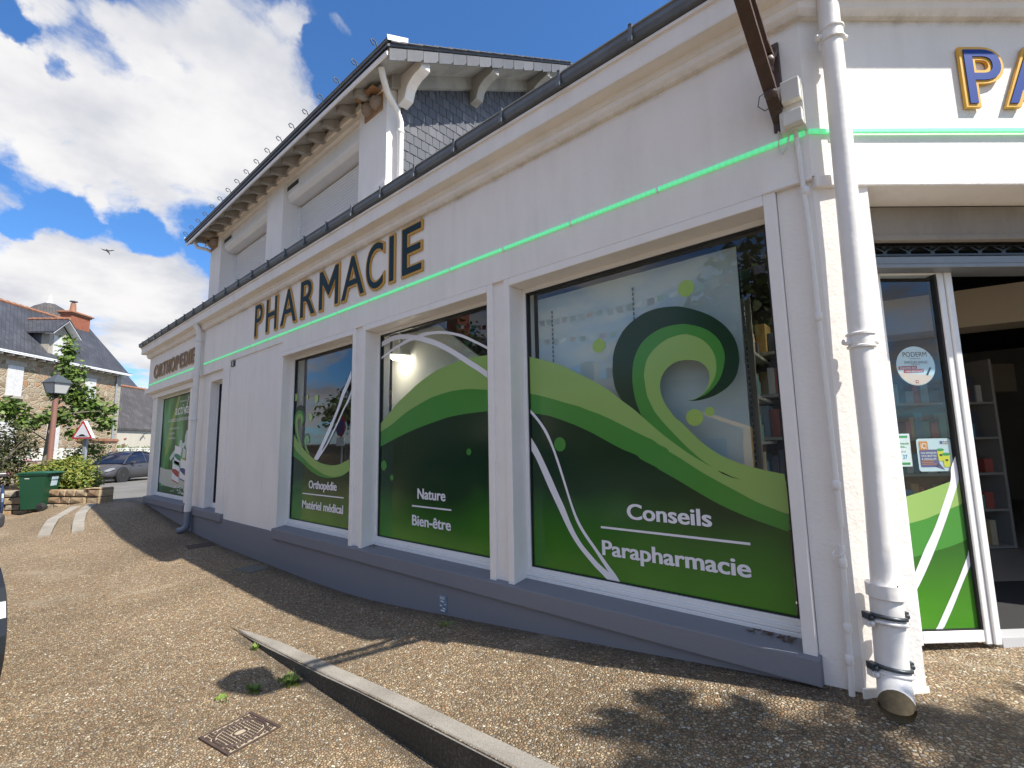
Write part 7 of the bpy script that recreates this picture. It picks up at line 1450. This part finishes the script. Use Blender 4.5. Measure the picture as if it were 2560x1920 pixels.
# chimney
ch = bpy.data.objects.new('chimney', None); COL.objects.link(ch); ch.parent = t; ch.matrix_parent_inverse = wmat(t).inverted()
mb = MB(xf=HP); mb.box(7.0, 8.55, -3.1, -2.35, 9.6, 11.05); mb.build('stack', BRICK, ch)
br_ = MB(xf=HP); br_.box(0, .205, 0, .02, 0, .055); bme = br_.mesh('brick', BRICK)
cnt = MB(xf=HP)
for r_i in range(22):
    z = 9.65+.0635*r_i; u = 7.0-(.11 if r_i % 2 else 0)
    while u < 8.52: cnt.box(max(u, 7.0)+.006, min(u+.21, 8.55)-.006, -2.35, -2.335, z, z+.053); u += .22
o = cnt.build('bricks', BRICK, ch); o['kind'] = 'stuff'
mb = MB(xf=HP); mb.box(6.92, 8.63, -3.18, -2.27, 11.05, 11.14); mb.box(6.84, 8.71, -3.26, -2.19, 11.142, 11.24); mb.box(6.95, 8.6, -3.15, -2.3, 11.242, 11.30); mb.build('chimney_cap', TERRAC, ch, bevel=.02)
c_ = HP((7.5, -2.72, 11.30)); mb = MB(); mb.lathe([(.20, 0), (.17, .3), (.15, .55), (.15, .62)], tuple(c_), 14); mb.build('chimney_pot', TERRAC, ch)
mb = MB(); mb.lathe([(.10, .62), (.10, .72), (.22, .73), (.22, .78), (.08, .80)], tuple(c_), 12); mb.build('cowl', ZINC, ch)
# round tower with a conical slate roof behind
t = thing('tower', 'round tower with a conical slate roof and pale finial rising behind the stone house', 'tower', (-54.4, .95, 0))
mb = MB(); mb.lathe([(1.9, 0), (1.9, 11.2)], (-54.4, .95, 0), 24); mb.build('wall', RUB, t)
mb = MB(); mb.lathe([(2.35, 11.3), (2.0, 12.3), (1.5, 13.05), (.95, 13.6), (.35, 13.98)], (-54.4, .95, 0), 28); smooth_obj(mb.build('roof', ROOF_A, t), 40)
mb = MB(); mb.lathe([(.36, 13.96), (.17, 14.08), (.13, 14.25), (.09, 14.4), (.11, 14.45), (.05, 14.6), (.01, 14.75)], (-54.4, .95, 0), 14); mb.build('finial', WHITE_P, t)
# lower house with a mossy slate roof, right of the stone house
t = thing('slate_annex', 'low pale building with a steep mossy slate roof beside the stone house', 'building', tuple(HP((11, -1, 0))))
mb = MB(xf=HP); mb.box(8.75, 20, -1.6, -.7, -.1, 3.42); mb.build('wall', render_mat('pale cement render', (.50, .47, .40), bs=12, st=.3, dirt=.5, dirtcol=(.34, .31, .26)), t)
mb = MB(xf=HP); mb.prism([(8.72, -.55, 3.36), (8.72, -3.7, 6.95), (8.72, -6.8, 3.4), (8.72, -6.8, 3.25), (8.72, -3.7, 6.8), (8.72, -.55, 3.22)], (11.5, 0, 0)); mb.build('roof', ROOF_A, t)
mb = MB(xf=HP)
for i in range(28): u = 8.72+.41*i; mb.tube([(u, -3.7, 6.98), (u+.40, -3.7, 6.96)], [.12, .10], 8)
mb.build('ridge_tiles', TERRAC, t)
mb = MB(xf=HP); mb.tube([(12.0, -.62, 2.6), (12.35, -.60, 2.98), (12.4, -.45, 3.0)], .035, 6); mb.build('wall_bracket', ZINC, t)
t = thing('slate_house', 'farther slate roofed house with an arched stone dormer and orange ridge tiles', 'house', tuple(HP((14, -12, 0))))
mb = MB(xf=HP); mb.box(9.0, 26, -16, -9.5, 0, 6.6); mb.build('wall', RUB, t)
mb = MB(xf=HP); mb.prism([(8.8, -9.1, 6.3), (8.8, -12.7, 10.3), (8.8, -16.4, 6.3)], (17.5, 0, 0)); mb.build('roof', ROOF_H, t)
mb = MB(xf=HP); mb.tube([(8.8, -12.7, 10.33), (26, -12.7, 10.33)], .16, 8); mb.build('ridge_tiles', TERRAC, t)
mb = MB(xf=HP); mb.prism([(14.6, -9.6, 6.3), (16.0, -9.6, 6.3), (16.0, -9.6, 7.5)]+[(15.3+.7*math.cos(a), -9.6, 7.5+.5*math.sin(a)) for a in [math.pi*k/8 for k in range(1, 8)]]+[(14.6, -9.6, 7.5)], (0, -1.8, 0)); mb.build('dormer', DRESS, t)
mb = MB(xf=HP); mb.box(11.8, 14.4, -9.75, -9.4, 7.35, 7.6); mb.build('tile_edge', TERRAC, t)
# fence with sunburst panels on a low wall, gate piers and gate
F0 = Vector((-40.7, 5.7, 0)); FD = Vector((.7066, -.7076, 0)); FN = Vector((.7076, .7066, 0))
def FP(p): return F0+FD*p[0]+FN*p[1]+Vector((0, 0, p[2]))
FWH = mat('white fence concrete', (.66, .66, .62), rough=.7, noise=(5, .4, (.45, .45, .40)))
def fence(k0, k1, label):
    t = thing('fence', label, 'fence', tuple(FP(((k0+k1)/2, 0, 0))))
    mb = MB(xf=FP); mb.box(k0, k1, -.12, .12, -.1, 1.26); mb.build('base_wall', RUB, t)
    mb = MB(xf=FP); mb.box(k0, k1, -.16, .16, 1.262, 1.31); mb.build('coping', FWH, t)
    n = max(1, round((k1-k0)/1.15)); w_ = (k1-k0)/n
    for i in range(n+1): mb = MB(xf=FP); u = k0+w_*i; mb.box(u-.06, u+.06, -.06, .06, 1.312, 1.90); mb.build('post', FWH, t)
    for i in range(n):
        a, b = k0+w_*i+.065, k0+w_*(i+1)-.065; m2 = (a+b)/2; p_ = MB(xf=FP)
        p_.box(a, b, -.035, .035, 1.79, 1.85); p_.box(a, b, -.035, .035, 1.315, 1.36)
        for k in range(7):
            an = math.pi*(k+.5)/7; dx, dz = math.cos(an), math.sin(an); L = min(.43/max(dz, .01), ((b-a)/2)/max(abs(dx), .01)); nx, nz = -dz*.022, dx*.022
            p_.prism([(m2+dx*.07+nx*.6, -.03, 1.36+dz*.07+nz*.6), (m2+dx*.07-nx*.6, -.03, 1.36+dz*.07-nz*.6), (m2+dx*L-nx*1.5, -.03, 1.36+dz*L-nz*1.5), (m2+dx*L+nx*1.5, -.03, 1.36+dz*L+nz*1.5)], (0, .06, 0))
        p_.build('sunburst_panel', FWH, t)
fence(-6.0, 3.3, 'white sunburst fence in front of the pale wall to the right of the gate piers')
fence(5.75, 13.0, 'white sunburst fence behind the bush and lamp to the left of the gate piers')
for k, lab in ((3.85, 'rubble gate pier with a brick cap behind the grey car roof'), (5.2, 'rubble gate pier with a brick cap behind the road sign post')):
    t = thing('gate_pier', lab, 'gate pier', tuple(FP((k, 0, 0))), 0)
    mb = MB(xf=FP); mb.box(k-.5, k+.5, -.25, .25, -.1, 2.22); mb.build('shaft', RUB, t)
    for i, (o_, za) in enumerate(((.04, 2.222), (.07, 2.29), (.04, 2.36))): mb = MB(xf=FP); mb.box(k-.5-o_, k+.5+o_, -.25-o_, .25+o_, za, za+.065); mb.build('brick_course', TERRAC, t)
t = thing('garden_gate', 'white arched garden gate between the two gate piers', 'gate', tuple(FP((4.5, 0, 0))))
mb = MB(xf=FP); mb.tube([(4.52+.42*math.cos(a), -.1, 1.5+.38*math.sin(a)) for a in [math.pi*k/12 for k in range(13)]], .04, 6); mb.build('arch', FWH, t)
for i in range(5): u = 4.2+.16*i; mb = MB(xf=FP); mb.box(u-.025, u+.025, -.13, -.07, .1, 1.5+.38*math.sqrt(max(0, 1-((u-4.52)/.42)**2))); mb.build('bar', FWH, t)
t = thing('geranium_bush', 'red flowering geranium bush behind the fence beside the right gate pier', 'plant', tuple(FP((2.0, -.6, 0))))
q = FP((2.1, -.8, 0)); mb = MB(); 
for i in range(8): a = random.uniform(0, 6.3); limb(mb, (q.x, q.y, 1.0), (q.x+.5*math.cos(a), q.y+.5*math.sin(a), 2.2), .03, .01)
mb.build('stems', BARK, t)
leaves([(q.x, q.y, 1.75, .9, .9, .42), (q.x-.9, q.y+1.0, 1.7, .8, .8, .32), (q.x-2.0, q.y+2.0, 1.75, .8, .8, .28)], 1500, .12, 'foliage', LM_TREE, t, 0, seed=11, shell=.4)
REDF = leaf_mat('red petals', [(.30, .02, .03), (.48, .05, .06), (.38, .06, .09)])
leaves([(q.x+random.uniform(-.7, .7), q.y+random.uniform(-.7, .7), 2.15+random.uniform(-.12, .35), .12, .12, .09) for i in range(11)], 260, .09, 'flowers', REDF, t, 0, seed=12, shell=.3)
# bird
t = thing('bird', 'dark swift gliding with spread wings in front of the pale cloud', 'bird', tuple(at((-1.2275, .155, .405), 14)))
bp0 = Vector(t.location); bx = Vector((.75, .66, .0)); by = Vector((-.3, .3, .0)); bz = Vector((0, 0, 1))
BIRD = mat('dark feather', (.03, .027, .025), rough=.7)
bq = lambda a, b, c: bp0+bx*a+by*b+bz*c
mb = MB(); mb.tube([bq(-.02, -.02, .055), bq(-.01, 0, .04), bq(.01, 0, .0), bq(.05, .02, -.05), bq(.075, .03, -.085)], [.008, .022, .026, .016, .004], 8); smooth_obj(mb.build('body', BIRD, t), 80)
mb = MB(); mb.prism([bq(0, 0, .035), bq(-.09, 0, .05), bq(-.20, .02, .085), bq(-.215, .02, .09), bq(-.10, 0, .02), bq(0, 0, .0)], tuple(by*.012)); mb.prism([bq(.02, .01, .03), bq(.08, 0, .02), bq(.15, 0, .03), bq(.21, .02, .02), bq(.10, 0, -.005), bq(.02, .01, -.005)], tuple(by*.012)); mb.build('wing', BIRD, t)
mb = MB(); mb.prism([bq(.05, .02, -.05), bq(.095, .03, -.12), bq(.08, .03, -.095), bq(.065, .03, -.115)], tuple(by*.008)); mb.build('tail', BIRD, t)

# ================================================================== OTHER SIDE OF THE STREET (seen in the shop windows)
t = thing('boundary_wall', 'low rubble wall across the street mirrored in the medical equipment window', 'wall', (-28, -11.5, 0))
mb = MB(); mb.box(-48, -19, -11.8, -11.3, -.1, 1.75); mb.build('masonry', RUB, t); mb = MB(); mb.box(-48, -19, -11.85, -11.25, 1.752, 1.86); mb.build('coping', DRESS, t)
def street_tree(x, y, h, r, seed, label, m=LM_DARK, n=2600, sz=.26, trunk=.16):
    t = thing('street_tree', label, 'tree', (x, y, 0)); mb = MB(); limb(mb, (x, y, -.05), (x, y, h*.55), trunk, trunk*.6, .02)
    rr = random.Random(seed)
    for i in range(7): a = rr.uniform(0, 6.3); limb(mb, (x, y, h*(.3+.04*i)), (x+r*.75*math.cos(a), y+r*.75*math.sin(a), h*(.55+.06*i)), trunk*.4, .02)
    smooth_obj(mb.build('trunk', BARK, t), 60)
    bl = [(x+r*.55*math.cos(a), y+r*.55*math.sin(a), h*(.58+.1*rr.random()), r*.55, r*.55, h*.17) for a in [6.283*k/6 for k in range(6)]]+[(x, y, h*.8, r*.6, r*.6, h*.19)]
    leaves(bl, n, sz, 'crown', m, t, 0, seed=seed, shell=.35); return t
LM_MID = leaf_mat('street tree leaf', [(.05, .075, .02), (.09, .13, .03), (.14, .18, .05)])
street_tree(-29, -14.5, 6.6, 2.9, 21, 'bushy tree behind the rubble wall mirrored at the left of the medical equipment window', LM_MID)
street_tree(-24.5, -15.5, 6.0, 2.3, 22, 'smaller tree behind the rubble wall mirrored at the right of the medical equipment window', LM_MID)
street_tree(-17.0, -13.0, 8.2, 2.0, 23, 'slim tree mirrored at the upper right of the middle window', LM_MID, 1800)
street_tree(-3.2, -9.2, 7.2, 1.5, 24, 'leafy tree mirrored at the right edge of the curl window', LM_MID, 1600)
t = thing('gable_house', 'grey rendered gable house across the street mirrored in the middle window', 'house', (-21, -16, 0))
mb = MB(); mb.prism([(-27.5, -13.0, -.1), (-17.0, -13.0, -.1), (-17.0, -13.0, 5.4), (-22.0, -13.0, 8.3), (-27.5, -13.0, 5.4)], (0, -9, 0)); mb.build('wall', render_mat('grey cement render', (.40, .385, .35), bs=10, st=.3, dirt=.7, dirtcol=(.26, .25, .22)), t)
mb = MB(); mb.prism([(-28.0, -12.7, 5.2), (-22.0, -12.7, 8.5), (-16.5, -12.7, 5.2), (-16.5, -12.7, 5.35), (-22.0, -12.7, 8.68), (-28.0, -12.7, 5.35)], (0, -9.6, 0)); mb.build('roof', ROOF_H, t)
mb = MB(); mb.box(-22.6, -21.6, -17.5, -16.5, 7.9, 9.9); mb.build('chimney', BRICK, t)
t = thing('street_house', 'tall dark roofed house across the street mirrored behind the curl', 'house', (-5, -22, 0))
mb = MB(); mb.box(-11.2, 3, -26, -19, -.1, 4.6); mb.build('wall', render_mat('dull render', (.34, .325, .30), bs=10, st=.2, dirt=.5, dirtcol=(.24, .23, .21)), t)
mb = MB(); mb.prism([(-11.6, -18.6, 4.4), (-8.2, -22.5, 8.1), (-8.2, -22.5, 8.1), (3.5, -22.5, 8.1), (3.5, -18.6, 4.4)], (0, -.2, 0)); mb.face([(-11.6, -18.6, 4.4), (-11.6, -26.4, 4.4), (-8.2, -22.5, 8.1)]); mb.build('roof', ROOF_H, t)
mb = MB(); mb.box(-4.4, -3.3, -20.9, -20.4, 5.9, 6.8); mb.build('skylight', WHITE_P, t)
for x in (-9, -6.3, -3.6): mb = MB(); mb.box(x-.5, x+.5, -18.98, -18.94, 1.2, 3.2); mb.build('window', mat('dull pane', (.06, .07, .08), rough=.2), t)
t = thing('brick_chimney_house', 'small house with two chimneys mirrored above the pale green band', 'house', (-16, -21, 0))
mb = MB(); mb.box(-18.6, -13.2, -24, -20, -.1, 4.2); mb.prism([(-18.8, -19.8, 4.1), (-18.8, -22, 5.4), (-18.8, -24.2, 4.1)], (5.8, 0, 0)); mb.build('body', RUB, t)
mb = MB(); mb.box(-16.2, -15.3, -22.4, -21.7, 5.0, 6.5); mb.build('chimney', DRESS, t); mb = MB(); mb.box(-14.6, -14.1, -22.4, -21.9, 5.0, 6.0); mb.build('chimney', DRESS, t)
t = thing('yellow_kiosk', 'small yellow building with a dark window mirrored low beside the curl', 'kiosk', (-4.6, -10.6, 0))
mb = MB(); mb.prism([(-5.4, -10.4, -.05), (-3.9, -10.4, -.05), (-3.9, -10.4, 1.9), (-5.4, -10.4, 2.5)], (0, -1.6, 0)); mb.build('body', mat('yellow paint', (.62, .36, .05), rough=.5), t); mb = MB(); mb.box(-4.9, -4.3, -10.39, -10.37, 1.0, 1.65); mb.build('window', CGLASS, t)
# no parking sign across the street
t = thing('no_parking_sign', 'round red and blue no parking sign mirrored in the medical equipment window', 'road sign', (-23.6, -10.0, 0))
SX, SY, SZ = -23.62, -10.0, 2.74
NP_B = mat('sign blue', (.02, .06, .33), rough=.4)
def ydisc(r, y, c=(0, 0)): return [(SX+c[0]+r*math.cos(2*math.pi*k/32), y, SZ+c[1]+r*math.sin(2*math.pi*k/32)) for k in range(32)]
mb = MB(); mb.prism(ydisc(.52, SY-.03), (0, .03, 0)); mb.build('disc', SRD, t); mb = MB(); mb.flat(ydisc(.40, SY+.004)); mb.build('face', NP_B, t)
mb = MB(); mb.flat([(SX-.31, SY+.008, SZ+.25), (SX-.25, SY+.008, SZ+.31), (SX+.31, SY+.008, SZ-.25), (SX+.25, SY+.008, SZ-.31)]); mb.build('bar', SRD, t)
mb = MB(); mb.box(SX-.42, SX+.42, SY-.03, SY, SZ-1.02, SZ-.56); mb.build('plate', WHITE_P, t); mb = MB(); mb.box(SX-.05, SX+.05, SY-.14, SY-.04, -.05, SZ+.3); mb.build('post', GPOST, t)
# bunting across the street
FLC = [mat('bunting %s' % n_, c, rough=.7) for n_, c in (('white', (.7, .7, .7)), ('red', (.45, .05, .05)), ('green', (.06, .30, .14)))]
for j, (a, b, lab) in enumerate((((-14, -9.2, 6.3), (-1.2, -7.4, 5.2), 'upper string of tricolour bunting across the street'), ((-15, -9.6, 5.9), (-.5, -8.4, 4.7), 'lower string of tricolour bunting across the street'))):
    t = thing('bunting', lab, 'bunting', a); a, b = Vector(a), Vector(b)
    P_ = [a.lerp(b, k/40)-Vector((0, 0, .5*math.sin(math.pi*k/40))) for k in range(41)]; mb = MB(); mb.tube(P_, .008, 5); mb.build('string', WHITE_P, t)
    for k in range(1, 40):
        p, d = P_[k], (P_[k+1]-P_[k]).normalized(); mb = MB(); sw = random.uniform(-.1, .1)
        mb.face([p-d*.11, p+d*.11, p+d*.10+Vector((0, sw, -.16)), p-d*.10+Vector((0, sw, -.16))]); mb.build('pennant', FLC[k % 3], t)
# tree on the square to the right: throws the dappled shade at the foot of the downpipe
def shade_tree():
    x, y = 5.6, -1.4; t = thing('square_tree', 'leafy tree on the square right of the entrance casting dappled shade', 'tree', (x, y, .3)); mb = MB(); limb(mb, (x, y, .2), (x, y+.1, 4.4), .16, .10, .03, 7)
    bl = []
    for gx, gy, r in [(-1.15,-.35,.14),(-1.28,-.62,.12),(-1.05,-.6,.2),(-.95,-.45,.16),(-.85,-.28,.12),(-.75,-.5,.2),(-.5,-.3,.18),(-.3,-.1,.15),(-.9,-.85,.26),(-.5,-.7,.28),(-.1,.1,.13),(.1,.38,.13),(0,-.4,.34),(.35,-.2,.42),(.7,.2,.42),(.2,-.9,.5),(.12,.15,.1),(-.15,-.12,.14),(.3,.55,.12)]:
        z = random.uniform(4.9, 6.9); px_, py_ = gx+.80*(z-.3), gy+.104*(z-.3); bl.append((px_, py_, z, r, r, r*.7)); [bl.append((px_+random.uniform(-1, 1)*r*1.9, py_+random.uniform(-1, 1)*r*1.7, z+random.uniform(-.4, .4), r*.32, r*.32, r*.25)) for _ in range(2)]; limb(mb, (x, y+.1, 4.0+random.uniform(-.3, .3)), (px_, py_, z), .05, .012, .1)
    smooth_obj(mb.build('trunk', BARK, t), 60); leaves(bl, 5200, .125, 'crown', LM_MID, t, 0, seed=31, shell=.1)
shade_tree()
# wires across the street
